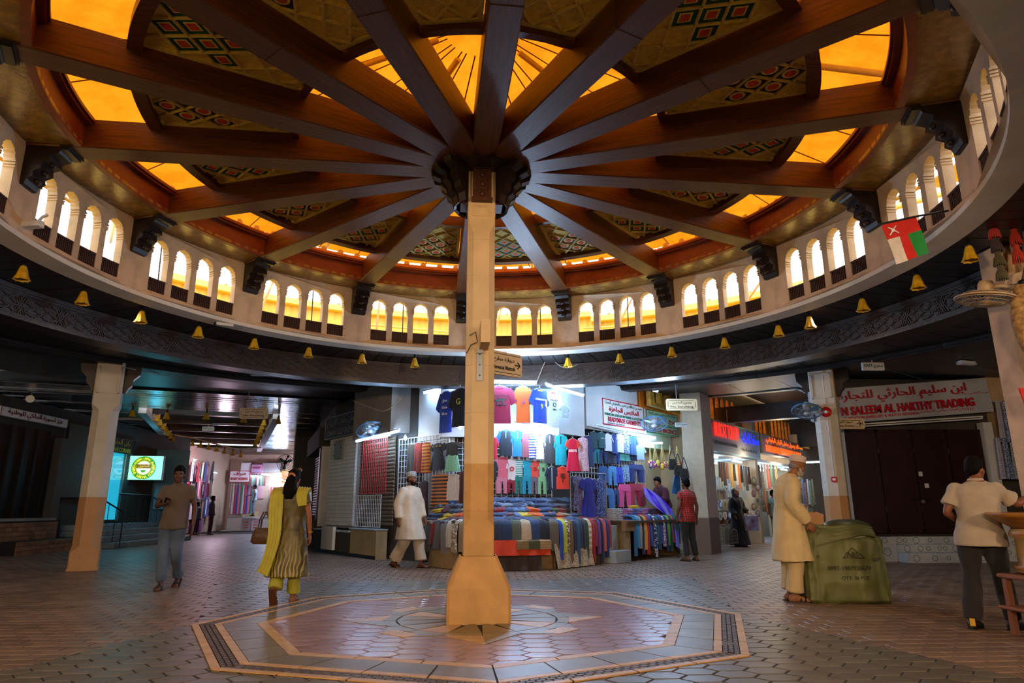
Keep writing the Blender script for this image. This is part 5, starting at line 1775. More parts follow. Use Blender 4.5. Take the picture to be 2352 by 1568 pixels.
ORD = ['first', 'second', 'third', 'fourth', 'fifth', 'sixth', 'seventh', 'eighth', 'ninth', 'tenth', 'eleventh', 'twelfth', 'thirteenth', 'fourteenth', 'fifteenth', 'sixteenth', 'seventeenth', 'eighteenth', 'nineteenth', 'twentieth', 'twenty-first', 'twenty-second', 'twenty-third', 'twenty-fourth', 'twenty-fifth', 'twenty-sixth', 'twenty-seventh', 'twenty-eighth', 'twenty-ninth', 'thirtieth']
HC = [('#2a3a58', 'dark denim'), ('#35507c', 'denim blue'), ('#54749c', 'washed denim'), ('#1a1f2c', 'black'), ('#6c7c94', 'grey blue'), ('#c85a2a', 'orange'), ('#8a2230', 'dark red'), ('#c8b43a', 'yellow'), ('#4c5a34', 'olive'), ('#9a8a70', 'khaki'), ('#27406a', 'indigo'), ('#5a3a4c', 'plum')]
rr = random.Random(11)
cnt = {}
for row in range(6):
    f = .14 + row * .15
    for i in range(4):
        nseg = (4, 4, 5, 6)[i]
        for s in range(nseg):
            g = (s + .5 + rr.uniform(-.15, .15)) / nseg
            p = V(TF[i]).lerp(V(TF[i + 1]), g).lerp(V(TB[i]).lerp(V(TB[i + 1]), g), f)
            d = V(TF[i + 1]) - V(TF[i])
            col, nm = HC[rr.choice([0, 0, 1, 1, 1, 2, 3, 10, 10, 4, 5, 6, 7, 8, 9, 11]) if row < 4 else rr.choice([0, 1, 2, 4, 10])]
            z = .845 if row == 0 else .85 + (f - .3) * 0 + max(0, (f - .3)) * .62 + (.06 if row > 0 else 0)
            cnt[row] = cnt.get(row, 0) + 1
            o = link('folded_garment', FOLD[rr.randint(0, 3)], None, (p.x, p.y, z), (rr.uniform(-.1, .1) + (.28 if row else .0), rr.uniform(-.12, .12), atan2(d.y, d.x) + rr.uniform(-.3, .3)), (.36, .27, 1.5))
            seto(o, c_(col))
            tag(o, '%s folded garment, %s from left in the %s row of the heap' % (nm, ORD[cnt[row] - 1], ['lowest', 'second lowest', 'third lowest', 'third highest', 'second highest', 'highest'][row]), 'folded garment', 'folded clothes heaped on the front table')
# garments draped over the table edges
def drapemesh(seed, w=.2, inl=.22, drop=.52):
    r = random.Random(seed)
    path = [(-inl, .02), (-inl * .5, .035), (-.04, .03), (.02, .005), (.05, -.05), (.065, -drop * .45), (.06 + r.uniform(-.02, .03), -drop)]
    rg = []
    for i, (y, z) in enumerate(path):
        d = i / (len(path) - 1)
        ww = w * (.92 + .16 * d)
        q = []
        for k in range(16):
            a = 2 * pi * k / 16
            x = ww / 2 * cos(a)
            th_ = .024 + .008 * sin(3 * a + seed + d * 3)
            nx = V((0, 1, 0)) if i > 3 else (V((0, .7, .7)) if i == 3 else V((0, 0, 1)))
            q.append(V((x + .02 * d * r.uniform(-1, 1), -y, z)) - V((0, nx.y, -nx.z)) * (th_ * sin(a)) if False else V((x, -y, z)) + V((0, -nx.y, nx.z)) * (th_ * sin(a) + .006 * sin(x * 60 + seed) * d))
        rg.append(q)
    mb = MB().rings(rg)
    me = mb.mesh('draped_garment')
    fix(me)
    me.materials.append(m_any)
    return me
DR = [drapemesh(i, drop=.42 + .05 * i) for i in range(5)]
DRN = [drapemesh(10 + i, w=.1, inl=.24, drop=.55 + .07 * i) for i in range(5)]
def drapes(P0, P1, z, cols, where, group, wid, meshes):
    P0, P1 = V((*P0, z)), V((*P1, z))
    d = P1 - P0
    n = len(cols)
    for i, (col, nm, kd) in enumerate(cols):
        p = P0 + d * ((i + .5) / n)
        o = link('draped_garment', meshes[(i * 7 + 3) % len(meshes)], None, p, (rr.uniform(-.03, .03), 0, atan2(d.y, d.x) + rr.uniform(-.08, .08)), (d.length / n / wid * 1.08, 1, rr.uniform(.92, 1.08)))
        seto(o, c_(col, kd, '#e0e0e0'))
        tag(o, '%s garment draped over %s, %s from the left' % (nm, where, ORD[i]), 'draped garment', group)
drapes(TF[0], TF[1], .88, [('#5a5e66', 'grey', 'plain'), ('#7a1022', 'crimson', 'plain'), ('#4a4f58', 'dark grey', 'plain'), ('#70747c', 'mid grey', 'plain'), ('#c0c2c4', 'white', 'plain'), ('#8c8478', 'beige grey', 'print')], 'the left edge of the front table', 'clothes draped on the left table edge', .2, DR)
drapes(TF[1], TF[2], .88, [('#8c8070', 'beige', 'plain'), ('#2a2c34', 'black', 'plain'), ('#6a6252', 'khaki grey', 'plain'), ('#22324c', 'navy', 'plain')], 'the table edge behind the column', 'clothes draped beside the column', .2, DR)
drapes(TF[2], TF[3], .88, [('#1d3358', 'dark blue', 'plain'), ('#4c5448', 'grey green', 'plain'), ('#b0a088', 'stone', 'plain'), ('#233c66', 'blue', 'plain'), ('#1a2334', 'ink blue', 'plain'), ('#5a5650', 'taupe', 'plain')], 'the front edge of the front table', 'trousers draped on the front table edge', .2, DR)
drapes(TF[3], TF[4], .88, [('#1c4cb8', 'bright blue', 'plain'), ('#b8c83a', 'lime yellow', 'plain'), ('#7a5c3c', 'brown spotted', 'print'), ('#6c5a44', 'brown', 'plain'), ('#14244c', 'navy', 'plain'), ('#24507c', 'denim', 'plain'), ('#152c5c', 'deep blue', 'plain'), ('#101c38', 'midnight blue', 'plain'), ('#2f4a34', 'dark green', 'plain'), ('#c8a878', 'cream striped', 'stripe'), ('#a0182c', 'red', 'plain'), ('#8c1c30', 'wine red', 'plain'), ('#6a2a86', 'purple', 'plain'), ('#14204a', 'dark navy', 'plain'), ('#d0584a', 'coral', 'plain'), ('#1a2a6a', 'royal blue', 'plain'), ('#8c1c38', 'ruby', 'plain')], 'the right edge of the front table', 'clothes draped on the right table edge', .1, DRN)
for i, (f, col, nm) in enumerate(((.35, '#8c7a5c', 'khaki'), (.55, '#4c5a40', 'olive'), (.75, '#a89474', 'sand'))):
    p = V((*TF[2], 0)).lerp(V((*TF[3], 0)), f)
    for k in range(3):
        o = link('folded_garment', FOLD[k], None, (p.x, p.y - .09, .40 + .05 * k), (.1, 0, .2), (.24, .2, 1.4))
        seto(o, c_(col))
        tag(o, '%s folded trousers below the front edge, %s from the top of its pile' % (nm, ORD[2 - k]), 'folded garment', 'piles below the front edge')
# cloth skirts round the front table
def skirtcloth(name, label, A, B, z0, z1, m, amp=.04, waves=5, out=.05):
    A, B = V((*A, 0)), V((*B, 0))
    d = B - A
    n_ = V((d.y, -d.x, 0)).normalized()
    mb = MB()
    N_ = 36
    rows = []
    for j in range(7):
        f = j / 6
        z = z1 + (z0 - z1) * f
        rows.append([A + d * (i / N_) + n_ * (out + amp * f * (.6 + sin(i / N_ * 2 * pi * waves + f)) + .05 * f) + V((0, 0, z)) for i in range(N_ + 1)])
    back = [[p - n_ * .012 for p in r] for r in rows]
    vs = [p for r in rows + back for p in r]
    W_ = N_ + 1
    fs = []
    for j in range(6):
        for i in range(N_):
            a_ = j * W_ + i
            fs.append([a_, a_ + 1, a_ + W_ + 1, a_ + W_])
            b_ = 7 * W_ + a_
            fs.append([b_, b_ + W_, b_ + W_ + 1, b_ + 1])
    o = ob(name, mb.add(vs, fs, True), m, None)
    return tag(o, label, 'cloth')
skirtcloth('table_cloth', 'orange red cloth hanging from the front of the clothes table', (.25, 5.62), (1.35, 5.86), .28, .56, c_('#c03a18'), .03, 3, .08)
skirtcloth('table_cloth', 'dark brown blanket bulging below the orange cloth', (.05, 5.72), (1.2, 5.86), .01, .40, c_('#3a3230'), .06, 3, .06)
skirtcloth('table_cloth', 'pale dotted plastic cover on the front of the table', (1.45, 5.84), (2.3, 6.75), .02, .48, c_('#b0a48c', 'print', '#8a7c64'), .03, 4, .03)
skirtcloth('table_cloth', 'tan board cover under the grey and crimson clothes', (-.95, 6.8), (-.35, 5.95), .01, .5, c_('#8d7650'), .01, 2, .02)
# second table with towels and hanging clothes
T2 = Face((3.22, 7.6), (5.02, 9.62))
t2 = thing('display_table', 'side display table with folded towels and a row of hanging clothes', 'table', T2.w(1.35, 0, -.4), T2.rz)
ob('table_top', MB().box((0, 0, .84), (2.65, 1.0, .05)), m_tab, t2)
for x in (-1.2, 1.2):
    ob('side_board', MB().box((x, 0, .41), (.06, .9, .82)), mat('tan_board', '#8d744f', .7), t2)
ob('back_board', MB().box((0, .45, .41), (2.4, .04, .82)), m_tab, t2)
ob('cardboard_edge', MB().bbox((-1.15, -.42, .76), (.5, .1, .24), .01), mat('cardboard', '#8a6a48', .8, var=.15), t2)
cs2 = [('#2c6ca0', 'blue', 'plain'), ('#3a8cc4', 'sky blue', 'plain'), ('#b8a884', 'beige', 'plain'), ('#1a2c44', 'ink blue', 'plain'), ('#d89c1c', 'yellow', 'plain'), ('#b02018', 'red', 'plain'), ('#1c3c9c', 'royal blue', 'plain'), ('#101c34', 'black blue', 'plain'), ('#1c3060', 'navy spotted', 'print'), ('#1a5a70', 'petrol', 'plain'), ('#124870', 'deep blue', 'plain'), ('#2a3c8c', 'indigo', 'plain'), ('#9a7890', 'pink printed', 'print'), ('#14285c', 'midnight', 'plain'), ('#7ab82c', 'lime green', 'plain'), ('#164a38', 'dark green', 'plain'), ('#c04438', 'coral', 'plain'), ('#1a6a54', 'sea green', 'plain'), ('#123a44', 'dark teal', 'plain'), ('#16304c', 'slate blue', 'plain')]
DR2 = [drapemesh(30 + i, w=.1, inl=.2, drop=.60 + .06 * i) for i in range(5)]
drapes(T2.w(.35, 0)[:2], T2.w(2.68, 0)[:2], .93, cs2, 'the side table', 'clothes draped on the side table', .1, DR2)
TW = [('#c8ccd4', 'white'), ('#c070b8', 'pink lilac'), ('#5a86d0', 'light blue'), ('#d8a0cc', 'pale pink'), ('#7a6cc8', 'violet')]
for i in range(10):
    for k in range(5):
        col, nm = TW[0] if i < 2 else TW[(1, 1, 2, 3, 2, 1, 4)[(i * 3 + k * 2) % 7]]
        a = .12 + i * .235
        o = link('folded_towel', FOLD[(i + k) % 4], None, T2.w(a, .872 + k * .052, -.42), (0, 0, T2.rz + rr.uniform(-.05, .05)), (.22, .3, 1.25))
        seto(o, c_(col))
        tag(o, '%s folded towel, %s from the bottom of the %s pile' % (nm, ORD[k], ORD[i]), 'folded towel', 'folded towels on the side table')
o = link('folded_garment', FOLD[1], None, T2.w(1.25, 1.14, -.42), (0, 0, T2.rz), (.2, .2, 1.5))
seto(o, c_('#d8b41c'))
tag(o, 'yellow folded garment on top of the towel piles', 'folded garment')
o = link('folded_garment', FOLD[2], None, T2.w(2.55, .9, -.35), (0, 0, T2.rz), (.4, .3, 3.2))
seto(o, c_('#12409c'))
tag(o, 'blue folded cloth at the right end of the side table', 'folded garment')
# marble steps between the tables
sp = struct('floor_step_stall')
for a, w, y, z0, z1 in ((-.25, .62, .05, 0, .26), (-.2, .5, -.25, .26, .78)):
    ob('marble_step', MB().bbox(T2.w(a, (z0 + z1) / 2, y - .15), (w, .42, z1 - z0), .01, T2.rz), m_marble, sp)
# purple cloth thrown over the corner of the side table
LR = [((1192, 845), (1225, 858)), ((1196, 880), (1275, 885)), ((1205, 915), (1335, 935)), ((1240, 960), (1385, 1000)), ((1300, 1005), (1415, 1070)), ((1365, 1055), (1432, 1140)), ((1405, 1120), (1440, 1210)), ((1420, 1200), (1446, 1262)), ((1424, 1268), (1448, 1285))]
rows = []
for j, (l, r) in enumerate(LR):
    q = []
    for i in range(19):
        g = i / 18
        x, y = l[0] + (r[0] - l[0]) * g, l[1] + (r[1] - l[1]) * g
        of = -.5 + .105 * j + .045 * sin(g * 11 + j * .7)
        q.append(onp(1100 + x / K, 850 + y / K, T2.A + T2.n * of, T2.n))
    rows.append(q)
n2, nr_ = 19, len(LR)
vs = [p for r in rows for p in r] + [p - T2.n * .014 for r in rows for p in r]
fs = [[j * n2 + i, j * n2 + i + 1, (j + 1) * n2 + i + 1, (j + 1) * n2 + i] for j in range(nr_ - 1) for i in range(n2 - 1)]
tag(ob('purple_cloth', MB().add(vs, fs + [[a + nr_ * n2 for a in f[::-1]] for f in fs], True), mat('purple_satin', '#4a12c8', .4, var=.1, sheen=.3)), 'large purple cloth sheet draped down past the side table', 'cloth')
o = ob('blue_sheet', MB().prism([(-.12, -.35), (.2, -.42), (.2, .3), (.12, .36)], 0, .02, Matrix.Translation(aty(1548, 1100, 9.9)) @ Matrix.Rotation(rad(30), 4, 'Z') @ Matrix.Rotation(pi / 2, 4, 'X')), c_('#1c64a8'))
tag(o, 'flat blue cloth sheet hanging behind the shopkeeper', 'cloth')
# signs of the stall
a0, zt = FR.at(1372, 915)
a1, _ = FR.at(1467, 934)
_, zb = FR.at(1372, 973)
t = signbox('shop_sign', 'white garment shop sign with red frame, green and red lettering', 'sign', FR.w((a0 + a1) / 2, 3.43, .14), FR.rz, a1 - a0, .64, .16, m_signw, m_redp, .025)
W_ = a1 - a0
addtext(t, arab('حميد بن عبدالله بن نصيب القطيطي للتجارة'), .12, 0, .22, m_greenp, -.012, W_ * .9)
addtext(t, arab('الملابس الجاهزة'), .16, 0, .075, m_redp, -.012, W_ * .72, .005, .02)
addtext(t, 'HUMAID BIN ABDULLAH BIN NASEEB AL-QATATI TRAD.', .075, 0, -.06, m_greenp, -.012, W_ * .93, bold=.02)
addtext(t, 'READYMADE GARMENTS', .12, 0, -.17, m_redp, -.012, W_ * .78, bold=.02)
addtext(t, 'CR 5/08/07750   GSM 92798 98989', .03, -.4, -.27, m_ink, -.012, W_ * .4)
FI = Face((3.9, 9.7), (5.2, 10.95))
a0, zt = FI.at(1479, 942)
a1, zb = FI.at(1553, 998)
t = signbox('shop_sign', 'pale green incense shop sign with red lettering beside the garment sign', 'sign', FI.w((a0 + a1) / 2, 3.43, .06), FI.rz, a1 - a0, .62, .12, mat('pale_green_board', '#a8d0b4', .5), m_greenp, .015)
W_ = a1 - a0
addtext(t, arab('مؤسسة زيانة بنت فرج بن خميس للتجارة'), .11, 0, .22, m_greenp, -.012, W_ * .85)
addtext(t, arab('بيع البخور'), .17, .06, .07, m_redp, -.012, W_ * .75, .005, .02)
addtext(t, 'FAZAH BIN SABIR TRAD. EST', .07, .06, -.08, m_greenp, -.012, W_ * .82, bold=.02)
addtext(t, 'SALE OF INCENCE', .12, .0, -.21, m_redp, -.012, W_ * .9, bold=.03)
# woven bags on strings
for i, (x0, x1, y0, y1) in enumerate(((1222, 1240, 530, 650), (1243, 1290, 530, 650), (1290, 1345, 530, 660), (1352, 1400, 540, 660), (1400, 1450, 545, 660))):
    x0, y0, x1, y1 = B5(x0, y0, x1, y1)
    p0 = aty((x0 + x1) / 2, y0, 9.45)
    p1 = aty((x0 + x1) / 2, y1, 9.45)
    w = (x1 - x0) / 92 * .5
    t = thing('woven_pouch', '%s pale corded hanging bunch with %s pouches, %s from the left' % (('slim', 'pale', 'broad', 'long', 'last')[i], ('pink', 'green and orange', 'red and yellow', 'purple', 'dark')[i], ORD[i]), 'bag', p0, .4, 'corded pouches over the incense stall')
    st_ = MB()
    for k in range(9):
        a = 2 * pi * k / 9
        st_.tube([(0, 0, 0), (w * .45 * cos(a), w * .45 * sin(a), (p1.z - p0.z) * .6), (w * .8 * cos(a), w * .8 * sin(a), p1.z - p0.z)], .009, 4)
    ob('cord_fringe', st_, mat('straw_cord', '#b8a868', .8), t, kind='stuff')
    for k in range(5):
        a = 2 * pi * k / 5
        ob('pouch', MB().ell((w * .8 * cos(a), w * .8 * sin(a), p1.z - p0.z - .07 - .05 * (k % 2)), (.055, .055, .085), 8, 6), c_(('#b83a6a', '#3a8a4a', '#d85a1c', '#4a3aa8', '#8a2a8a', '#c8b020')[(k + i) % 6], 'print', '#e8d060'), t)
for i, (px, py) in enumerate(((1543, 1028), (1556, 1042), (1570, 1050))):
    p = aty(px, py, 9.3)
    t = thing('shoulder_bag', 'black shoulder bag on long straps, %s from the left at the pier' % ORD[i], 'bag', p, .5, 'black bags at the pier')
    ob('bag_body', MB().rings(shell([(-.28, .1, .03, 0), (-.32, .13, .05, 0), (-.5, .15, .06, 0), (-.55, .12, .04, 0)], 14)), c_('#14161c', 'print', '#3a3420'), t)
    ob('strap', MB().tube([(-.12, 0, -.3), (-.01, 0, .0), (.01, 0, .0), (.12, 0, -.3)], .012, 5), c_('#14161c'), t)
# ============================================================= PEOPLE
# local frame of a figure: it faces -Y, its own left hand is on +X, 1.72 m tall before scaling
REST = dict(pelvis=(0, 0, .94), chest=(0, .01, 1.27), neck=(0, .015, 1.465), head=(0, -.015, 1.60),
            shL=(.172, .01, 1.395), elL=(.23, .03, 1.13), wrL=(.245, -.03, .88), shR=(-.172, .01, 1.395), elR=(-.23, .03, 1.13), wrR=(-.245, -.03, .88),
            hipL=(.09, 0, .92), knL=(.10, -.015, .50), anL=(.105, .02, .085), hipR=(-.09, 0, .92), knR=(-.10, -.015, .50), anR=(-.105, .02, .085))
def cat_rom(pts, rads, m=4):
    P, R = [], []
    n = len(pts)
    for i in range(n - 1):
        p0, p1, p2, p3 = pts[max(0, i - 1)], pts[i], pts[i + 1], pts[min(n - 1, i + 2)]
        for k in range(m):
            t = k / m
            P.append(.5 * ((2 * p1) + (p2 - p0) * t + (2 * p0 - 5 * p1 + 4 * p2 - p3) * t * t + (3 * p1 - p0 - 3 * p2 + p3) * t ** 3))
            R.append(rads[i] + (rads[i + 1] - rads[i]) * t)
    P.append(pts[-1])
    R.append(rads[-1])
    return P, R
def limb(mb, pts, rads, n=12, m=4, flat=False):
    P, R = cat_rom([V(p) for p in pts], rads, m)
    a, b = (P[0] - P[1]).normalized(), (P[-1] - P[-2]).normalized()
    P = [P[0] + a * R[0] * .6] + P + ([] if flat else [P[-1] + b * R[-1] * .6])
    R = [R[0] * .55] + R + ([] if flat else [R[-1] * .55])
    return mb.tube(P, R, n)
def ringat(c, side, fwd, rx, ry, n=20, sq=.9):
    q = []
    for k in range(n):
        a = 2 * pi * k / n
        x, y = cos(a), sin(a)
        x = abs(x) ** sq * (1 if x > 0 else -1)
        y = abs(y) ** sq * (1 if y > 0 else -1)
        q.append(c + side * rx * x + fwd * ry * y)
    return q
def spine(J, z):
    """point and frame of the trunk at a rest height z"""
    P, C_, N_ = V(J['pelvis']), V(J['chest']), V(J['neck'])
    if z <= .94:
        c = P - V((0, 0, .94 - z))
    elif z <= 1.27:
        c = P.lerp(C_, (z - .94) / .33)
    else:
        c = C_.lerp(N_, (z - 1.27) / .195)
    t = max(0, min(1, (z - .94) / .4))
    side = ((V(J['hipL']) - V(J['hipR'])).normalized()).lerp((V(J['shL']) - V(J['shR'])).normalized(), t).normalized()
    up = (N_ - P).normalized() if z > .94 else V((0, 0, 1))
    fwd = up.cross(side).normalized()
    return c, side, fwd
TORSO = [(.84, .13, .10), (.93, .168, .125), (1.02, .155, .115), (1.10, .148, .108), (1.22, .165, .118), (1.32, .178, .118), (1.39, .165, .10), (1.435, .115, .08), (1.47, .062, .06), (1.5, .055, .055)]
def trunk(mb, J, rows, add=0.0, n=24, fat=1.0, belly=0.0):
    rg = []
    for z, rx, ry in rows:
        c, s, f = spine(J, z)
        bl = belly * math.exp(-((z - 1.08) / .12) ** 2)
        rg.append(ringat(c - f * 0 + f * (-bl * .0), s, f, rx * fat + add, ry * fat + add + bl, n))
    return mb.rings(rg)
def hand(mb, W, d, p, curl=.5, L=1.0, thumb=1):
    """palm, four jointed fingers and a thumb; d along the forearm, p out of the palm, thumb side = thumb * (d x p)"""
    d, p = V(d).normalized(), V(p)
    p = (p - d * p.dot(d)).normalized()
    s = d.cross(p) * thumb
    M = Matrix((s, d, p)).transposed()
    mb.ell(V(W) + d * .05, (.04, .055, .018), 10, 8, M.to_3x3())
    for i, (x, ln) in enumerate(((.030, .072), (.010, .082), (-.011, .076), (-.030, .058))):
        b = V(W) + d * .085 + s * x
        pts = [b - d * .02, b]
        a = 0
        q = b
        for seg, fr in ((0, .45), (1, .3), (2, .25)):
            a += curl * (.5 if seg == 0 else .9)
            q = q + (d * cos(a) + p * sin(a)) * ln * fr * L
            pts.append(q)
        mb.tube(pts, [.010, .0105, .0095, .009, .0075], 6)
    b = V(W) + d * .03 + s * .03
    q1 = b + s * .025 + d * .022 + p * .012
    q2 = q1 + d * .03 + p * .018 * (1 + curl)
    mb.tube([b - s * .01, q1, q2, q2 + d * .02 + p * .01], [.014, .0125, .011, .008], 6)
def foot(mb, A, yaw, pitch=0.0, L=.25):
    A = V(A)
    f = V((sin(yaw), -cos(yaw), 0))
    s = V((cos(yaw), sin(yaw), 0))
    R = Matrix.Rotation(pitch, 3, s)
    rg = []
    for y, w, h, z in ((-.075, .02, .02, -.05), (-.06, .032, .038, -.045), (0, .034, .055, -.03), (.07, .038, .042, -.048), (.13, .046, .030, -.06), (.165, .042, .022, -.067), (.185, .026, .014, -.070)):
        c = f * (y * L / .25)
        rg.append([A + R @ (c + V((0, 0, z)) + s * w * cos(a) + V((0, 0, h * sin(a)))) for a in [2 * pi * k / 12 for k in range(12)]])
    mb.rings(rg)
    return f, s, R
def remesh(mb, vox, name, smooth=4, noise_amp=0.0, nsc=(9, 9, 2.2), seed=0.0, ymask=None):
    me = mb.mesh(name)
    fix(me)
    o = bpy.data.objects.new(name, me)
    r = o.modifiers.new('r', 'REMESH')
    r.mode = 'VOXEL'
    r.voxel_size = vox
    r.use_smooth_shade = True
    if smooth:
        s = o.modifiers.new('s', 'SMOOTH')
        s.factor = .5
        s.iterations = smooth
    me = evalmesh(o, name)
    if noise_amp:
        n = len(me.vertices)
        co, no = np.empty(n * 3), np.empty(n * 3)
        me.vertices.foreach_get('co', co)
        me.vertices.foreach_get('normal', no)
        co, no = co.reshape(-1, 3), no.reshape(-1, 3)
        rg = np.random.RandomState(int(seed * 100) % 9999)
        k = np.zeros(n)
        for i in range(9):
            d = rg.normal(size=3) * np.array(nsc) * (1.2 + .35 * i)
            k += np.sin(co @ d + rg.uniform(0, 6.28) + 1.3 * np.sin(co @ rg.normal(size=3) * 6)) / (1 + .25 * i)
        co = co + no * (noise_amp * .42 * k)[:, None]
        me.vertices.foreach_set('co', co.ravel())
        me.update()
    me.polygons.foreach_set('use_smooth', [True] * len(me.polygons))
    me.materials.clear()
    return me
def person(label, loc, rz, H, J={}, skin='#8a5a3c', wear=(), hair='short', hairc='#070606', beard=None, shoes='sandal', shoec='#1c1512', hands=None, head=(0, 0, 0), vox=.011, feet=None, face=True, belly=0.0, name='person', cat='person', fat=1.0, headcloth=None):
    K_ = dict(REST)
    K_.update(J)
    J = {k: V(v) for k, v in K_.items()}
    root = thing(name, label, cat, loc, rz)
    root.scale = (H / 1.72,) * 3
    m_skin = mat('skin_' + skin, skin, .55, var=.08, nscale=12, bump=.08, bscale=90)
    m_hair = mat('hair_' + hairc, hairc, .75, spec=.12, var=.3, nscale=40, stretch=(6, 6, 1), bump=.4, bscale=80)
    b = MB()
    trunk(b, J, TORSO, 0, 20, fat, belly)
    for s in 'LR':
        limb(b, [J['sh' + s], J['sh' + s].lerp(J['el' + s], .5), J['el' + s], J['el' + s].lerp(J['wr' + s], .35), J['wr' + s]], [.052 * fat, .046 * fat, .037, .038, .025], 12)
        limb(b, [J['hip' + s], J['hip' + s].lerp(J['kn' + s], .5), J['kn' + s], J['kn' + s].lerp(J['an' + s], .35) + V((0, .012, 0)), J['an' + s]], [.085 * fat, .072 * fat, .052, .052, .034], 14)
        h = (hands or {}).get(s, {})
        d = h.get('d', (J['wr' + s] - J['el' + s]).normalized())
        p = h.get('p', V((-1 if s == 'L' else 1, 0, 0)))
        hand(b, J['wr' + s], d, p, h.get('curl', .45), 1.0, h.get('thumb', 1 if s == 'L' else -1))
        fy, fp = (feet or {}).get(s, (0, 0))
        foot(b, J['an' + s], fy, fp)
    # neck, head
    hc = J['head']
    RH = Matrix.Rotation(head[0], 3, 'Z') @ Matrix.Rotation(head[1], 3, 'X') @ Matrix.Rotation(head[2], 3, 'Y')
    T = lambda q: hc + RH @ V(q)
    b.tube([J['neck'] - V((0, 0, .05)), J['neck'].lerp(hc, .45), hc + RH @ V((0, .02, -.02))], [.06, .052, .055], 14)
    b.ell(T((0, .012, .022)), (.074, .092, .098), 16, 12, RH)
    b.ell(T((0, -.028, -.055)), (.054, .058, .062), 14, 10, RH)
    b.ell(T((0, -.058, -.09)), (.03, .025, .022), 10, 8, RH)
    b.rings([[T((x * w, y, z)) for x, y in ((-1, -.075), (0, -.075 - k), (1, -.075), (0, -.06))] for z, w, k in ((.022, .008, .016), (-.005, .012, .026), (-.026, .018, .034), (-.036, .015, .016))])
    for sx in (-1, 1):
        b.ell(T((sx * .076, .012, -.008)), (.012, .022, .034), 8, 8, RH)
        b.ell(T((sx * .04, -.058, -.022)), (.024, .022, .02), 8, 6, RH)
    me = remesh(b, vox, 'body', 3)
    me.materials.append(m_skin)
    link('body', me, root)
    if face:
        for sx in (-1, 1):
            e = ob('eye', MB().ell(T((sx * .031, -.079, .004)), (.0125, .007, .0065), 8, 6, RH), mat('eye_white', '#cfc8c0', .3), root)
            ob('iris', MB().ell(T((sx * .031, -.0845, .004)), (.0062, .004, .0062), 8, 6, RH), mat('iris_dark', '#140c08', .2), e)
            ob('eyebrow', MB().tube([T((sx * .014, -.087, .023)), T((sx * .032, -.088, .029)), T((sx * .052, -.078, .022))], [.004, .0045, .003], 6), mat('hair_' + hairc, hairc, .6), root)
        ob('lips', MB().tube([T((-.024, -.080, -.058)), T((-.01, -.0895, -.056)), T((.01, -.0895, -.056)), T((.024, -.080, -.058))], [.003, .0065, .0065, .003], 6), mat('lips', '#6a3630', .5), root)
    if hair in ('short', 'curly', 'long', 'bald'):
        hb = MB()
        if hair != 'bald':
            hb.ell(T((0, .028, .055)), (.083, .096, .092), 16, 12, RH)
            hb.ell(T((0, .062, .005)), (.076, .06, .085), 14, 10, RH)
            hb.ell(T((0, -.045, .098)), (.06, .05, .032), 12, 8, RH)
            for sx in (-1, 1):
                hb.ell(T((sx * .07, .015, .025)), (.016, .04, .045), 8, 8, RH)
        else:
            hb.ell(T((0, .045, -.01)), (.082, .068, .05), 14, 10, RH)
        if hair == 'long':
            hb.ell(T((0, .09, .0)), (.075, .06, .075), 12, 10, RH)
            hb.tube([T((0, .10, .0)), T((0, .115, -.1)), J['neck'] + V((0, .10, -.05)), J['chest'] + V((.0, .135, .06))], [.07, .085, .095, .05], 14)
            hb.tube([T((.03, .10, -.02)), T((.06, .10, -.12)), J['chest'] + V((.06, .125, .1))], [.05, .05, .03], 10)
        hm = remesh(hb, .012, 'hair', 2, .006 if hair == 'curly' else .004, (40, 40, 25) if hair == 'curly' else (30, 30, 8))
        hm.materials.append(m_hair)
        link('hair', hm, root)
    if hair in ('kuma', 'taqiyah'):
        hb = MB()
        hb.ell(T((0, .045, -.012)), (.081, .062, .05), 14, 10, RH)
        hm = remesh(hb, .012, 'hair', 2, .003, (30, 30, 10))
        hm.materials.append(mat('hair_' + hairc, hairc, .45))
        link('hair', hm, root)
        hgt = .075 if hair == 'kuma' else .066
        cap = MB().lathe([(.083, 0), (.088, .005), (.088, hgt), (.083, hgt + .012), (.05, hgt + .022), (.0, hgt + .024)], 24, (0, 0, 0), Matrix.Translation(T((0, .012, .048))) @ (RH @ Matrix.Rotation(-.12, 3, 'X')).to_4x4() @ Matrix.Scale(1.12, 4, V((0, 1, 0))))
        ob('cap', cap, headcloth or mat('cap_white', '#d8d4cc', .8, bump=.5, bscale=90), root)
    if beard:
        bb = MB()
        bb.ell(T((0, -.035, -.078)), (.056, .056, .045), 12, 8, RH)
        for sx in (-1, 1):
            bb.tube([T((sx * .066, -.01, -.02)), T((sx * .062, -.03, -.06)), T((sx * .03, -.07, -.09))], [.016, .02, .022], 8)
        bb.tube([T((-.03, -.085, -.05)), T((0, -.094, -.04)), T((.03, -.085, -.05))], [.006, .009, .006], 6)
        bm = remesh(bb, .010, 'beard', 1, .003, (60, 60, 60))
        bm.materials.append(mat('hair_' + beard, beard, .6))
        link('beard', bm, root)
    # shoes
    for s in 'LR':
        fy, fp = (feet or {}).get(s, (0, 0))
        A = J['an' + s]
        f = V((sin(fy), -cos(fy), 0))
        sd = V((cos(fy), sin(fy), 0))
        R = Matrix.Rotation(fp, 3, sd)
        m_s = mat('shoe_' + shoec, shoec, .5)
        P = lambda x, y, z: A + R @ (f * y + sd * x + V((0, 0, z)))
        sole = [(-.032, -.085), (.032, -.085), (.04, 0), (.05, .13), (.035, .19), (0, .205), (-.035, .19), (-.05, .13), (-.04, 0)]
        n = len(sole)
        sh = ob('sandal' if shoes == 'sandal' else 'shoe', MB().rings([[P(x * 1.04, y, z) for x, y in sole] for z in (-.090, -.072)], True, False), m_s, root)
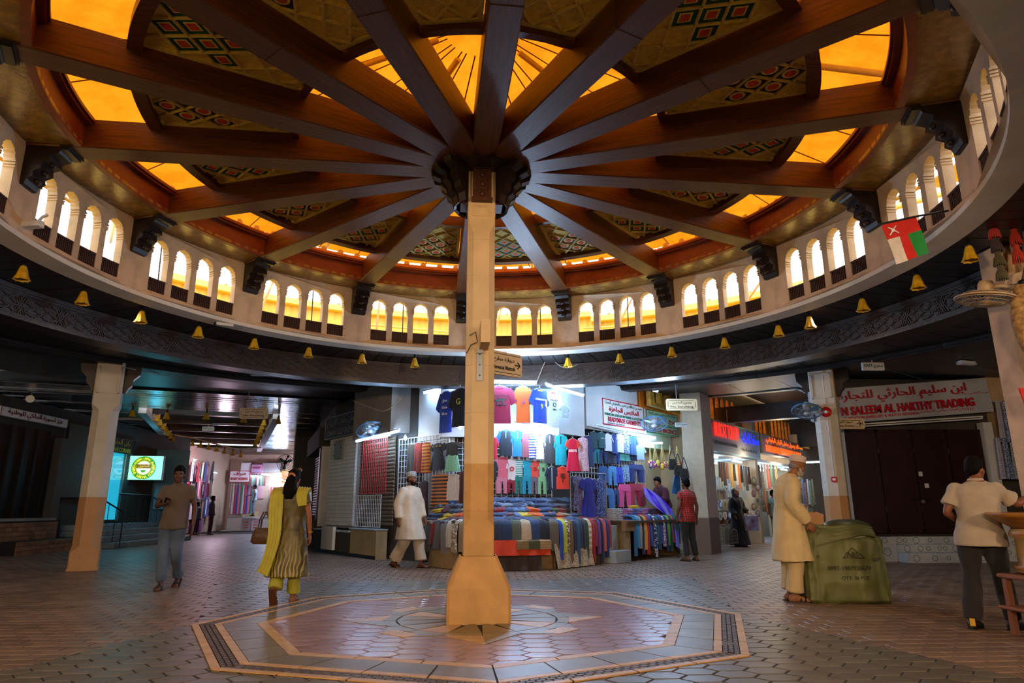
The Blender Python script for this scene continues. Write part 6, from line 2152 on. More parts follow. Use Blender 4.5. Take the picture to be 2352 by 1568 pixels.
        if shoes == 'sandal':
            for pts in ([P(-.052, .10, -.07), P(-.02, .11, -.018), P(.03, .10, -.02), P(.054, .09, -.07)], [P(-.05, .05, -.07), P(.0, .07, .012), P(.05, .05, -.07)], [P(0, .15, -.05), P(.0, .11, -.018)]):
                ob('strap', MB().tube(pts, .009, 6), m_s, sh)
        else:
            up = MB()
            rg = []
            for y, w, h, z in ((-.088, .02, .02, -.05), (-.07, .038, .048, -.035), (0, .042, .062, -.02), (.07, .046, .05, -.04), (.13, .054, .036, -.055), (.175, .045, .026, -.062), (.2, .025, .014, -.068)):
                rg.append([P(w * cos(a), y, z + h * sin(a)) for a in [2 * pi * k / 12 for k in range(12)]])
            ob('shoe_upper', up.rings(rg), m_s, sh)
    # clothes
    for w in wear:
        kind, m = w[0], w[1]
        o_ = w[2] if len(w) > 2 else {}
        g = MB()
        add = o_.get('add', .02)
        fold = o_.get('fold', .009) * 1.25
        nm = o_.get('name', kind)
        if kind in ('shirt', 'kurta'):
            hem = o_.get('hem', .86 if kind == 'shirt' else .45)
            rows = [(z, rx, ry) for z, rx, ry in TORSO[1:-1] if z > max(hem, .92)]
            rg = []
            hz = [hem + (.93 - hem) * i / 5 for i in range(6)] if hem < .92 else [hem]
            fl = o_.get('flare', .10)
            for z in hz:
                t = max(0, (.93 - z) / .5)
                c, s_, f_ = spine(J, z)
                if z < .9:
                    kk = (.92 - z) / .42
                    mid = (J['hipL'].lerp(J['knL'], min(1, kk)) + J['hipR'].lerp(J['knR'], min(1, kk))) / 2
                    c = V((mid.x * .7 + c.x * .3, mid.y * .7 + c.y * .3, z))
                    spread = abs((J['knL'] - J['knR']).dot(f_)) * .5 * min(1, kk)
                else:
                    spread = 0
                rg.append(ringat(c, s_, f_, .172 * fat + add + fl * t, .13 * fat + add + fl * t * .8 + spread * .8 + o_.get('belly', belly) * .5, 28))
            for z, rx, ry in rows:
                c, s_, f_ = spine(J, z)
                bl = belly * math.exp(-((z - 1.05) / .13) ** 2)
                rg.append(ringat(c, s_, f_, (rx * fat + add if z < 1.4 else rx + add * .7), (ry * fat + add + bl if z < 1.4 else ry + add * .6), 28))
            g.rings(rg)
            sl = o_.get('sleeve', 1.0)
            for s in 'LR':
                a, e, wv = J['sh' + s], J['el' + s], J['wr' + s]
                inn = a.lerp(J['neck'], .3) - V((0, 0, .035))
                ra = .052 * fat + add
                if sl <= .8:
                    limb(g, [inn, a, a.lerp(e, sl * .5), a.lerp(e, sl)], [.05, .047 * fat + add * .5, .05 * fat + add * .6, .05 * fat + add * .7 + o_.get('wide', 0)], 16, flat=True)
                else:
                    limb(g, [inn, a, a.lerp(e, .5), e, e.lerp(wv, .5), e.lerp(wv, .55 + .4 * sl)], [.05, .048 * fat + add * .7, ra, ra - .006, ra - .010, ra - .014 + o_.get('wide', 0)], 16, flat=True)
        elif kind == 'trousers':
            rg = []
            for z, rx, ry in [(r[0], r[1], r[2]) for r in TORSO[:4]][::-1]:
                c, s_, f_ = spine(J, min(z, 1.0))
                rg.append(ringat(c, s_, f_, rx * fat + add * .6, ry * fat + add * .6, 24))
            g.rings(rg)
            bot = o_.get('bottom', .075)
            for s in 'LR':
                h_, k_, a_ = J['hip' + s], J['kn' + s], J['an' + s]
                stop = o_.get('len', .93)
                limb(g, [h_, h_.lerp(k_, .5), k_, k_.lerp(a_, .5), k_.lerp(a_, stop)], [.098 * fat + add * .6, .085 * fat + add * .6, .062 + add * .8 + o_.get('knee', 0), (.062 + bot) / 2 + add * .4, bot], 16, flat=True)
        if kind in ('shirt', 'kurta') and o_.get('collar', 1):
            cN, sN, fN = spine(J, 1.455)
            ob('collar', MB().rings([ringat(cN + V((0, 0, dz)) - fN * dy, sN, fN, r_, r_ * .95, 20) for dz, r_, dy in ((-.012, .083, 0), (.028, .072, 0), (.028, .066, 0), (-.012, .07, 0))], False), m, root)
            if o_.get('name') in ('tunic', 'shirt', 'checked_shirt'):
                pk = MB()
                for i in range(5):
                    c_b, s_b, f_b = spine(J, 1.40 - .06 * i)
                    pk.ell(c_b - f_b * (.12 * fat + add + belly * .3), (.007, .007, .007), 6, 4)
                ob('button_row', pk, m_whitem, root, kind='stuff')
        me = remesh(g, o_.get('vox', vox * 1.15), nm, 3, fold, o_.get('nsc', (9, 9, 3.2)), len(label) * .37)
        me.materials.append(m)
        link(nm, me, root)
    return root, J, T
def fab(name, col, **k):
    a = dict(rough=.85, var=.10, nscale=10, bump=.2, bscale=200, sheen=.15)
    a.update(k)
    return mat(name, col, a.pop('rough'), **a)

# -- man in a taupe t-shirt walking towards the camera with a phone
p = atz(374, 1354)
root, J, T = person('man in taupe t shirt and faded jeans walking forward looking at a phone', (p.x, p.y + .12, 0), rad(8), 1.78, fat=.94, J=
    dict(knR=(-.07, -.12, .52), anR=(-.05, -.14, .085), knL=(.09, -.06, .5), anL=(.06, .28, .13), hipL=(.085, .01, .92), hipR=(-.085, -.02, .92),
         elR=(-.27, .04, 1.16), wrR=(-.13, -.20, 1.17), elL=(.25, .05, 1.13), wrL=(.27, -.02, .87)), skin='#553322',
    wear=[('trousers', fab('faded_denim', '#2c4058', col2='#566a84', nscale=2.5), dict(bottom=.066, name='jeans', add=.012, fold=.009)), ('shirt', fab('taupe_jersey', '#594d44'), dict(hem=.83, sleeve=.52, flare=.03, add=.026, name='t_shirt', wide=.012))],
    hands=dict(R=dict(d=(.75, -.5, .2), p=(.2, -.3, 1), curl=.7), L=dict(curl=.5)), feet=dict(L=(0, .5), R=(.05, 0)), head=(.05, .12, 0), beard=None)
t = thing('mobile_phone', 'black mobile phone held in the walking man in taupe', 'phone', root.matrix_world @ V((0, 0, 0)))
t.location = V(root.location) + Matrix.Rotation(rad(8), 3, 'Z') @ (V((-.06, -.25, 1.225)) * (1.78 / 1.72))
t.rotation_euler = (rad(-35), rad(20), rad(20))
ob('case', MB().bbox((0, 0, 0), (.075, .15, .011), .004), m_dmetal, t)
ob('screen', MB().box((0, 0, .0065), (.066, .135, .002)), mat('phone_glass', '#101418', .1), t)
# -- woman in olive kameez walking away
p = atz(652, 1388)
m_kam = fab('olive_silk', '#2e280a', rough=.33, col2='#62571a', nscale=6, stretch=(2.4, 2.4, .8))
N_, L_ = m_kam.node_tree.nodes, m_kam.node_tree.links
tc = N_.new('ShaderNodeTexCoord')
wv = N_.new('ShaderNodeTexWave')
wv.inputs['Scale'].default_value = 7.0
wv.inputs['Distortion'].default_value = 6.0
wv.inputs['Detail'].default_value = 1.0
wv.inputs['Detail Scale'].default_value = .8
L_.new(tc.outputs['Object'], wv.inputs[0])
sx = N_.new('ShaderNodeSeparateXYZ')
L_.new(tc.outputs['Object'], sx.inputs[0])
mr = N_.new('ShaderNodeMapRange')
mr.inputs[1].default_value = .85
mr.inputs[2].default_value = .35
L_.new(sx.outputs[2], mr.inputs[0])
gt = N_.new('ShaderNodeMath')
gt.operation = 'GREATER_THAN'
gt.inputs[1].default_value = .72
L_.new(wv.outputs[1], gt.inputs[0])
ml = N_.new('ShaderNodeMath')
ml.operation = 'MULTIPLY'
L_.new(gt.outputs[0], ml.inputs[0])
L_.new(mr.outputs[0], ml.inputs[1])
mx = N_.new('ShaderNodeMix')
mx.data_type = 'RGBA'
pb = N_['Principled BSDF']
src = pb.inputs['Base Color'].links[0].from_socket
L_.new(src, mx.inputs[6])
mx.inputs[7].default_value = srgb('#b0a050')
L_.new(ml.outputs[0], mx.inputs[0])
L_.new(mx.outputs[2], pb.inputs['Base Color'])
m_lime = fab('lime_chiffon', '#b4b03a', rough=.6)
wroot, J, T = person('woman in olive kameez with lime scarf walking away carrying a brown handbag', (p.x - .02, p.y + .12, 0), rad(180 - 6), 1.64,
    dict(hipL=(.09, 0, .92), knL=(.09, .02, .5), anL=(.08, .18, .17), knR=(-.08, -.02, .5), anR=(-.075, -.06, .085), elL=(.26, .02, 1.15), wrL=(.20, -.16, 1.0), elR=(-.25, .04, 1.14), wrR=(-.27, -.0, .87)),
    skin='#8a5638', hair='long', hairc='#080608', fat=1.06,
    wear=[('trousers', fab('lime_salwar', '#a0a028', rough=.45), dict(bottom=.095, knee=.02, name='salwar')), ('kurta', m_kam, dict(hem=.34, sleeve=.5, flare=.075, add=.022, name='kameez', fold=.008))],
    feet=dict(L=(0, 1.05), R=(0, 0)), hands=dict(R=dict(curl=.5), L=dict(curl=1.0)), shoec='#5a3420')
def ribbon(parent, name, pts, wid, m, th_=.014, sub=5, fold=.012):
    """draped strip: centre points with outward normals"""
    P = [V(q[0]) for q in pts]
    Nn = [V(q[1]).normalized() for q in pts]
    Ww = [q[2] if len(q) > 2 else wid for q in pts]
    rg = []
    NN = 14
    for i in range(len(P) - 1):
        for k in range(sub):
            t_ = k / sub
            pp_, _ = cat_rom([P[max(0, i - 1)], P[i], P[i + 1], P[min(len(P) - 1, i + 2)]], [0] * 4, sub)
            c = pp_[sub + k] if i > 0 else P[i].lerp(P[i + 1], t_)
            n_ = Nn[i].lerp(Nn[i + 1], t_).normalized()
            w_ = Ww[i] + (Ww[i + 1] - Ww[i]) * t_
            tg = (P[i + 1] - P[i]).normalized()
            s_ = tg.cross(n_).normalized()
            rg.append([c + s_ * (w_ * (x / NN - .5)) + n_ * (fold * sin(x * 1.9 + i * .3) + (th_ if top else 0)) for top, xs in ((True, range(NN + 1)), (False, range(NN, -1, -1))) for x in xs])
    mb = MB().rings(rg)
    return ob(name, mb, m, parent)
ribbon(wroot, 'scarf', [((.19, -.13, 1.15), (0, -1, .1), .20), ((.20, -.10, 1.35), (0, -1, .4), .18), ((.17, .0, 1.475), (.1, 0, 1), .17), ((.16, .135, 1.38), (0, 1, .4), .18), ((.15, .165, 1.15), (0, 1, 0), .19), ((.13, .20, .85), (.1, 1, 0), .18), ((.18, .22, .55), (.15, 1, 0), .16), ((.25, .22, .36), (.15, 1, 0), .18)], .18, m_lime, fold=.014)
ribbon(wroot, 'scarf', [((-.12, -.12, 1.1), (0, -1, .1), .14), ((-.15, -.10, 1.35), (0, -1, .4), .15), ((-.16, .0, 1.475), (-.1, 0, 1), .15), ((-.17, .13, 1.38), (-.2, 1, .4), .14), ((-.20, .15, 1.22), (-.3, 1, 0), .10)], .14, m_lime, fold=.01)
ob('hair_band', MB().lathe([(.05, 0), (.055, .012), (.05, .024)], 16, (0, 0, 0), Matrix.Translation(T((0, .13, .03))) @ Matrix.Rotation(pi / 2, 4, 'X')), mat('copper_band', '#a86a3a', .4, metal=.4), wroot)
sg = ob('sunglasses', MB().tube([T((-.085, .03, .10)), T((-.07, -.055, .125)), T((0, -.075, .13)), T((.07, -.055, .125)), T((.085, .03, .10))], .007, 6), m_dmetal, wroot)
for s in (-1, 1):
    ob('lens', MB().ell(T((s * .04, -.06, .135)), (.03, .012, .022), 10, 6), mat('amber_lens', '#6a3a14', .15), sg)
ob('bangle', MB().lathe([(.034, -.008), (.04, 0), (.034, .008)], 14, J['wrR'] + V((0, 0, .03))), mat('gold', '#c89a3a', .25, metal=1.0), wroot)
S_ = 1.64 / 1.72
RW_ = Matrix.Rotation(rad(174), 3, 'Z')
t = thing('handbag', 'brown patterned handbag with two looped handles at the woman in lime scarf', 'handbag', V(wroot.location) + RW_ @ (V((.40, -.12, .74)) * S_), rad(170))
bag = MB().rings([[V((x * w, y * d, z)) for x, y in [(cos(2 * pi * k / 20), sin(2 * pi * k / 20)) for k in range(20)]] for z, w, d in ((0, .15, .06), (.03, .185, .08), (.12, .17, .075), (.19, .14, .045), (.20, .13, .02))])
ob('bag_body', bag, mat('brown_monogram', '#6a4a26', .45, col2='#3f2a14', nscale=45), t)
for y in (-.035, .035):
    ob('handle', MB().tube([(-.08, y, .18), (-.07, y, .30), (-.02, y, .40), (.02, y, .40), (.07, y, .30), (.08, y, .18)], .009, 6), mat('bag_leather', '#4a2a14', .4), t)
ob('clasp', MB().ell((0, -.03, .2), (.015, .01, .012), 8, 6), mat('gold', '#c89a3a', .25, metal=1.0), t)
# -- man in white dishdasha and embroidered cap, striding to the right
p = atz(938, 1303)
person('bearded man in white tunic and patterned cap striding past the stall', (p.x, p.y, 0), rad(52), 1.86,
    dict(knR=(-.1, .03, .5), anR=(-.1, .27, .10), hipR=(-.09, .02, .92), knL=(.1, -.13, .52), anL=(.1, -.22, .085), elL=(.25, -.02, 1.13), wrL=(.24, -.14, .88), elR=(-.25, .08, 1.13), wrR=(-.26, .05, .87)),
    skin='#7a4e36', hair='kuma', hairc='#140f0d', beard='#140f0d', headcloth=mat('kuma_cap', '#c8ccd0', .8, col2='#8a98a8', nscale=40, bump=.4, bscale=80),
    wear=[('trousers', fab('white_salwar', '#c8bca8'), dict(bottom=.11, knee=.03, name='salwar', add=.03, len=.9)), ('kurta', fab('white_tunic', '#d8cfc0'), dict(hem=.5, sleeve=.95, flare=.09, add=.035, name='tunic', fold=.009))], head=(.25, 0, 0), feet=dict(R=(0, .35), L=(0, 0)))
# -- young man in a checked shirt, from behind
p = atz(1586, 1288)
m_chk = cloth('#c02a1c', 'check', '#1a0c0c')
person('young man in red and black checked shirt seen from behind', (p.x, p.y, 0), rad(180 + 25), 1.80,
    dict(knL=(.09, -.03, .5), anL=(.10, .02, .085), knR=(-.11, -.02, .5), anR=(-.17, .0, .085), elL=(.25, .04, 1.13), wrL=(.24, -.06, .9), elR=(-.25, .03, 1.13), wrR=(-.27, -.02, .87)),
    skin='#6b4430', wear=[('trousers', fab('black_denim', '#1c2026'), dict(bottom=.062, name='jeans', add=.01)), ('shirt', m_chk, dict(hem=.8, sleeve=.5, flare=.05, add=.02, name='checked_shirt'))], feet=dict(R=(-.4, 0), L=(0.1, 0)), fat=.95)
# -- old man in cream, in profile, holding the bale
p = atz(1828, 1381)
oroot, OJ, T = person('old man in long cream tunic and white cap stooping beside the green bale', (p.x, p.y, 0), rad(82), 1.84, fat=.94, J=
    dict(chest=(0, -.02, 1.27), neck=(0, -.085, 1.455), head=(0, -.18, 1.565), shL=(.17, -.055, 1.385), shR=(-.17, -.055, 1.385), elR=(-.24, -.0, 1.13), wrR=(-.20, -.17, .90), elL=(.24, -.02, 1.13), wrL=(.2, -.2, .92),
         knL=(.09, -.02, .5), anL=(.09, .03, .085), knR=(-.09, -.02, .5), anR=(-.09, .03, .085)), skin='#8f5f3e', hair='taqiyah', hairc='#8a8580', beard='#a8a4a0', headcloth=mat('white_cap', '#cfc0b4', .8, bump=.4, bscale=90),
    wear=[('trousers', fab('cream_salwar', '#cbb688'), dict(bottom=.10, knee=.03, name='salwar', add=.025, len=.92)), ('kurta', fab('cream_tunic', '#d2bd8c'), dict(hem=.46, sleeve=.95, flare=.10, add=.035, name='tunic', fold=.009))],
    head=(0, .32, 0), hands=dict(R=dict(curl=.7, p=(1, 0, 0)), L=dict(curl=.8)))
# -- street vendor in a pale shirt, from behind
p = atz(2300, 1446)
vroot, VJ, T = person('vendor in pale grey shirt and black trousers reaching over the wooden tub', (p.x - .06, p.y, 0), rad(180 - 40), 1.66,
    dict(pelvis=(.0, 0, .94), chest=(-.03, -.03, 1.27), neck=(-.04, -.06, 1.46), head=(-.05, -.13, 1.575), shR=(-.20, -.06, 1.385), elR=(-.35, -.22, 1.22), wrR=(-.50, -.42, 1.32), shL=(.145, -.01, 1.385), elL=(.25, .07, 1.14), wrL=(.20, -.15, 1.05),
         hipL=(.1, .01, .92), hipR=(-.1, 0, .92), knL=(.13, -.02, .5), anL=(.17, .06, .085), knR=(-.12, -.1, .5), anR=(-.16, -.10, .085)), skin='#7a4a30', hair='curly', fat=1.1, belly=.04,
    wear=[('trousers', fab('black_trousers', '#17171a', bump=.1), dict(bottom=.076, name='trousers', add=.018, len=.98, fold=.009)), ('shirt', fab('pale_shirt', '#a89c8c'), dict(hem=.80, sleeve=.74, flare=.06, add=.032, name='shirt', wide=.008, fold=.011))],
    head=(-.5, .12, 0), shoes='shoe', shoec='#101014', hands=dict(R=dict(curl=.5, p=(0, 0, -1)), L=dict(curl=.6)), feet=dict(R=(-.5, 0), L=(-.2, 0)))
for s in 'LR':
    A = VJ['an' + s]
    ob('yellow_heel_tab', MB().box(A + V((0, .088, -.01)), (.045, .012, .07)), mat('yellow_tab', '#c89a14', .5), vroot)
# -- woman in black abaya
p = atz(1700, 1255)
person('woman in black abaya and grey headscarf standing before the gift shop', (p.x, p.y, 0), rad(30), 1.72,
    dict(elL=(.24, -.02, 1.14), wrL=(.2, -.2, 1.02), elR=(-.24, .04, 1.13), wrR=(-.24, -.08, .92)), skin='#9a6a4c', hair=None, vox=.016,
    wear=[('kurta', fab('black_abaya', '#0c0b0d'), dict(hem=.05, sleeve=1.0, flare=.08, add=.04, name='abaya', fold=.01)), ], head=(.3, .05, 0), shoes='shoe')
aroot = [o for o in COL.objects if o.get('label', '').startswith('woman in black')][0]
hb = MB()
hb.ell((0, .012, 1.62), (.092, .105, .112), 16, 12)
hb.tube([(0, .02, 1.55), (0, .0, 1.45), (0, -.02, 1.40)], [.085, .10, .13], 16)
hm = remesh(hb, .016, 'headscarf', 2, .005, (14, 14, 14))
hm.materials.append(fab('grey_scarf', '#4a4a4a', col2='#222222', nscale=14))
link('headscarf', hm, aroot, (.0, .035, .0))
t = thing('carrier_bag', 'white printed carrier bag held by the woman in black', 'bag', V((p.x, p.y, 0)) + V((.30, -.30, .48)), rad(20))
ob('bag_body', MB().rings([[V((x * w, y * d, z)) for x, y in ((-1, -1), (1, -1), (1, 1), (-1, 1))] for z, w, d in ((0, .2, .05), (.02, .21, .07), (.42, .2, .05), (.46, .19, .02))], True, False), mat('white_plastic_bag', '#b8c0d0', .4, col2='#7a3a50', nscale=5), t)
for y in (-.02, .02):
    ob('handle', MB().tube([(-.08, y, .45), (-.05, y, .56), (.05, y, .56), (.08, y, .45)], .006, 5), mat('white_plastic', '#d0d0d4', .4), t)
# -- shopkeeper in maroon behind the side table, leaning forward over a phone
p = aty(1524, 1165, 10.1)
person('shopkeeper in maroon shirt leaning forward at the incense stall', (p.x + .02, p.y, .28), rad(-58), 1.70,
    dict(pelvis=(0, .06, .94), chest=(0, -.05, 1.25), neck=(0, -.14, 1.42), head=(0, -.22, 1.53), shL=(.165, -.11, 1.355), shR=(-.165, -.11, 1.355), elL=(.22, -.16, 1.10), wrL=(.08, -.38, 1.10), elR=(-.22, -.16, 1.10), wrR=(-.08, -.38, 1.10)),
    skin='#8a5a3c', vox=.014, wear=[('trousers', fab('navy_trousers', '#1a2030'), dict(name='trousers')), ('shirt', fab('maroon_shirt', '#4a0f22'), dict(hem=.85, sleeve=.85, add=.024, name='shirt'))], head=(0, .3, 0), shoes='shoe')
# -- stall keeper in pale blue at the right-hand shop
p = FMU.w(6.0, 0, .1)
person('young man in pale blue shirt standing inside the right hand gift shop', (p.x, p.y, 0), rad(20), 1.74, dict(elL=(.26, -.05, 1.15), wrL=(.22, -.26, 1.12)), skin='#6b4430', vox=.016,
    wear=[('trousers', fab('teal_trousers', '#22484c'), dict(name='trousers')), ('shirt', fab('pale_blue_shirt', '#7aa0a4'), dict(hem=.84, sleeve=.5, name='shirt'))], head=(.5, 0, 0))
# -- figures in the left corridor
p = atz(468, 1228)
person('boy in navy t shirt and plum trousers standing in the left corridor', (p.x + .25, p.y, 0), rad(120), 1.72, {}, skin='#4a3024', vox=.018, wear=[('trousers', fab('plum_trousers', '#3a1430'), dict(name='trousers')), ('shirt', fab('navy_jersey', '#14304e'), dict(hem=.84, sleeve=.5, name='t_shirt'))])
person('child in pale blue shirt beside the boy in navy', (p.x - .35, p.y - .1, 0), rad(150), 1.45, {}, skin='#4a3024', vox=.018, wear=[('trousers', fab('dark_plum', '#2a1830'), dict(name='trousers')), ('shirt', fab('dusty_blue', '#3a5878'), dict(hem=.84, sleeve=.5, name='shirt'))])
p = aty(580, 1185, 29.8)
person('man in pale blue shirt and jeans standing on the far counter ledge', (p.x, p.y, p.z), rad(-70), 1.62, dict(elR=(-.26, -.12, 1.2), wrR=(-.2, -.34, 1.12)), skin='#4a3024', vox=.02, wear=[('trousers', fab('sky_jeans', '#6a8ca8'), dict(name='jeans')), ('shirt', fab('light_blue_shirt', '#8ab0bc'), dict(hem=.84, sleeve=.5, name='shirt'))])
# ============================================================= FITTINGS AND SMALL THINGS
m_bell = mat('yellow_shade', '#c9a018', .5, var=.3, nscale=14)
bsh = MB()
rgs = []
for z, r, f in ((0, .022, 0), (-.02, .035, 0), (-.06, .046, .05), (-.12, .058, .09), (-.165, .074, .14), (-.18, .082, .16)):
    rgs.append([V((r * (1 + f * cos(8 * a)) * cos(a), r * (1 + f * cos(8 * a)) * sin(a), z)) for a in [2 * pi * k / 32 for k in range(32)]])
bsh.rings(rgs, False)
bell_shade = bsh.mesh('shade')
fix(bell_shade)
bell_shade.materials.append(m_bell)
bell_cap = MB().lathe([(.0, .06), (.016, .06), (.016, .02), (.03, .01), (.03, -.012), (0, -.012)], 12).mesh('lamp_holder')
fix(bell_cap)
bell_cap.materials.append(m_dmetal)
bell_bulb = MB().ell((0, 0, -.09), (.026, .026, .04), 10, 8).mesh('bulb')
bell_bulb.materials.append(m_whitem)
def bell(p, label, group, s=1.0):
    t = thing('bell_lamp', label, 'lamp', p, random.uniform(0, 3), group)
    t.scale = (s, s, s)
    link('shade', bell_shade, t)
    link('lamp_holder', bell_cap, t)
    link('bulb', bell_bulb, t)
    return t
BP = [(62, 572), (198, 638), (330, 688), (460, 727), (587, 757), (711, 781), (833, 797), (953, 808), (1188, 811), (1304, 807), (1422, 797), (1541, 782), (1662, 761), (1785, 731), (1856, 709), (1976, 661), (2100, 600), (2217, 523)]
for i, q in enumerate(BP):
    p = atR(q[0], q[1], 5.62)
    where = '%s from the left along the rotunda rim' % ORD[i] if i < 8 else ('%s to the right of the central column along the rim' % ORD[i - 8] if i < 17 else 'nearest to the tassel strings at the right')
    bell((p.x, p.y, 4.055), 'yellow fluted bell lamp, ' + where, 'bell lamps round the rotunda', 1.05)
lamp_pts = [(305, 940), (384, 946), (475, 947), (561, 954), (640, 958)]
for i, q in enumerate(lamp_pts):
    p = onp(q[0], q[1], oa - CD * .2, CD)
    bell((p.x, p.y, p.z), 'yellow bell lamp on the near edge of the light well, %s from the left' % ORD[i], 'bell lamps of the light well', 1.2)
for nm, (xa, ya, xb, yb), n, sd in (('left edge of the light well', (394, 957, 424, 1007), 8, ow0 + .35), ('right edge of the light well', (587, 965, 571, 1012), 8, ow1 - .35)):
    for i in range(n):
        f = i / (n - 1)
        P0, P1 = oa + CD * .8, oa + CD * 9
        d = P0.lerp(P1, f)
        bell((d + CN * sd) + V((0, 0, 4.06)), 'yellow bell lamp on the %s, %s from the front' % (nm, ORD[i]), 'bell lamps of the light well', 1.2)
cbl_ = []
for i in range(7):
    f = i / 6
    q = (443 + 110 * f, 1011 + 28 * f)
    p = aty(q[0], q[1], 20.8 + 3.2 * f)
    cbl_.append(p + V((0, 0, .09)))
    bell(p, 'yellow bell lamp on the slanting corridor cable, %s from left' % ORD[i], 'bell lamps on the slanting cable', 1.2)
tag(ob('lamp_cable', MB().tube([cbl_[0] + V((-.9, 0, .15))] + cbl_ + [cbl_[-1] + V((.9, 0, .15))], .03, 5), m_white), 'white cable duct carrying bell lamps across the left corridor', 'cable')

# ---- wall and post fans
def fan(label, pos, axis, R, ring, arm=None, body=None, rz_=0):
    """caged fan blowing along axis"""
    t = thing('wall_fan', label, 'fan', pos)
    t.rotation_mode = 'QUATERNION'
    t.rotation_quaternion = V(axis).to_track_quat('Z', 'Y')
    wires = MB()
    for rr_, z in ((R, 0), (R * .99, .03), (R * .78, .055), (R * .5, .07), (R * .25, .075), (R * .78, -.035), (R * .5, -.045)):
        wires.tube([(rr_ * cos(2 * pi * k / 28), rr_ * sin(2 * pi * k / 28), z) for k in range(29)], .004, 4)
    for k in range(36):
        a = 2 * pi * k / 36
        wires.tube([(R * .2 * cos(a), R * .2 * sin(a), .076), (R * .6 * cos(a), R * .6 * sin(a), .066), (R * cos(a), R * sin(a), 0), (R * .6 * cos(a), R * .6 * sin(a), -.045), (R * .2 * cos(a), R * .2 * sin(a), -.05)], .0028, 3)
    ob('cage', wires, body or m_metal, t, kind='stuff')
    ob('cage_rim', MB().tube([(R * 1.01 * cos(2 * pi * k / 32), R * 1.01 * sin(2 * pi * k / 32), .008) for k in range(33)], .011, 6), ring, t)
    for k in range(3):
        a = 2 * pi * k / 3 + .4
        bl = MB()
        vs = []
        for i in range(5):
            f = i / 4
            r = R * (.14 + .74 * f)
            w = .55 * sin(pi * (.25 + .6 * f))
            for j in (-1, 1):
                vs.append(V((r * cos(a + j * w * .6), r * sin(a + j * w * .6), .012 - j * .018)))
        vs2 = [v + V((0, 0, .003)) for v in vs]
        fs = [[2 * i, 2 * i + 1, 2 * i + 3, 2 * i + 2] for i in range(4)]
        ob('blade', bl.add(vs + vs2, fs + [[x + 10 for x in f[::-1]] for f in fs], True), mat('fan_blade_blue', '#5b86a8', .3), t)
    ob('hub', MB().lathe([(0, .085), (R * .2, .08), (R * .22, .06), (R * .2, .04), (0, .035)], 16), body or m_whitem, t)
    ob('motor_housing', MB().lathe([(R * .2, -.04), (R * .27, -.06), (R * .27, -.15), (R * .22, -.19), (R * .08, -.2), (0, -.2)], 18), body or m_whitem, t)
    if arm is not None:
        Q = t.rotation_quaternion.inverted()
        e = Q @ (V(arm) - V(pos))
        ob('arm', MB().tube([(0, 0, -.12), V((0, 0, -.12)).lerp(e, .5) + V((0, 0, -.02)), e], [.03, .022, .03], 8), body or m_whitem, t)
        ob('wall_plate', MB().bbox(e, (.1, .1, .06), .01), body or m_whitem, t)
    return t
m_bluer = mat('blue_fan_rim', '#2f7fb8', .35)
p = onp(847, 985, FLF.A + FLF.n * .7, FLF.n)
fan('blue rimmed wall fan under the maroon sign at the left front', p, (.35, -.4, -.85), .30, m_bluer, p + V((.3, .1, .22)) - FLF.n * .25)
p = onp(1502, 972, FRf.A + FRf.n * .75, FRf.n)
fan('blue grey wall fan between the garment sign and the incense sign', p, (-.1, -.45, -.9), .32, m_bluer, p + V((.05, .5, .2)))
p = V((7.02, 6.35, 3.16))
fan('blue rimmed wall fan on the right hand ring column', p, (-.25, -.35, -.9), .30, m_bluer, V((7.32, 6.5, 3.28)))
m_tanf = mat('dusty_tan_metal', '#b39a78', .5, var=.15)
p = aty(2262, 678, -.75)
fan('large dusty tan wall fan tilted down on the post at the right', p + V((.0, 0, -.03)), (-.12, .1, -.98), .285, m_tanf, p + V((.36, .0, .10)), m_tanf)
for px, Y, lb in (((408, 1052), 21.5, 'black caged fan above the lit shop in the left corridor'), ((655, 1062), 24, 'black caged fan near the dark pillar in the left corridor')):
    p = aty(*px, Y)
    fan(lb, p, (.3, -.9, -.2), .36, m_dmetal, p + V((0, .4, .3)), m_dmetal)
# ---- post on the right with tassels, hanging mat, wooden tub
pc = struct('column_post')
b0 = aty(2308, 700, -.55)
ob('post_shaft', MB().box((b0.x + .16, b0.y + .1, 2.05), (.34, .3, 4.1)), mat('worn_post_render', '#c9a98a', .75, var=.25, nscale=4), pc)
ob('post_bracket', MB().prism([(0, 0), (.42, 0), (.42, .5), (.28, .5), (.25, .2), (.05, .12)], -.1, .1, Matrix.Translation((b0.x - .1, b0.y - .05, 3.55)) @ Matrix.Rotation(pi / 2, 4, 'X')), mat('worn_post_render', '#c9a98a'), pc)
m_tr, m_tg, m_tp, m_tgo = (c_('#b02a18'), c_('#4a4426'), c_('#34202a'), c_('#c08a20'))
def tassels(label, px0, px1, Y, cols):
    a, b = aty(px0[0], px0[1], Y), aty(px1[0], px1[1], Y)
    t = thing('tassel_string', label, 'tassel string', a, 0, 'tassel strings at the post')
    d = b - a
    ob('cord', MB().tube([(0, 0, .06), d * .5, d], .008, 5), m_tg, t)
    n = len(cols)
    for i, m in enumerate(cols):
        c = d * ((i + .1) / n)
        h = d.length / n
        mb = MB()
        mb.ell(c + V((0, 0, -.02)), (.032, .032, .035), 10, 6)
        for k in range(16):
            an = 2 * pi * k / 16
            mb.tube([c + V((.012 * cos(an), .012 * sin(an), -.03)), c + V((.04 * cos(an), .04 * sin(an), -h * .5)), c + V((.055 * cos(an + .2), .055 * sin(an + .2), -h * .98))], [.012, .013, .007], 4)
        ob('tassel', mb, m, t)
tassels('string of gold, olive and red tassels left of the post', (2268, 452), (2302, 640), -1.0, [m_tgo, m_tg, m_tr, m_tp, m_tg, m_tg])
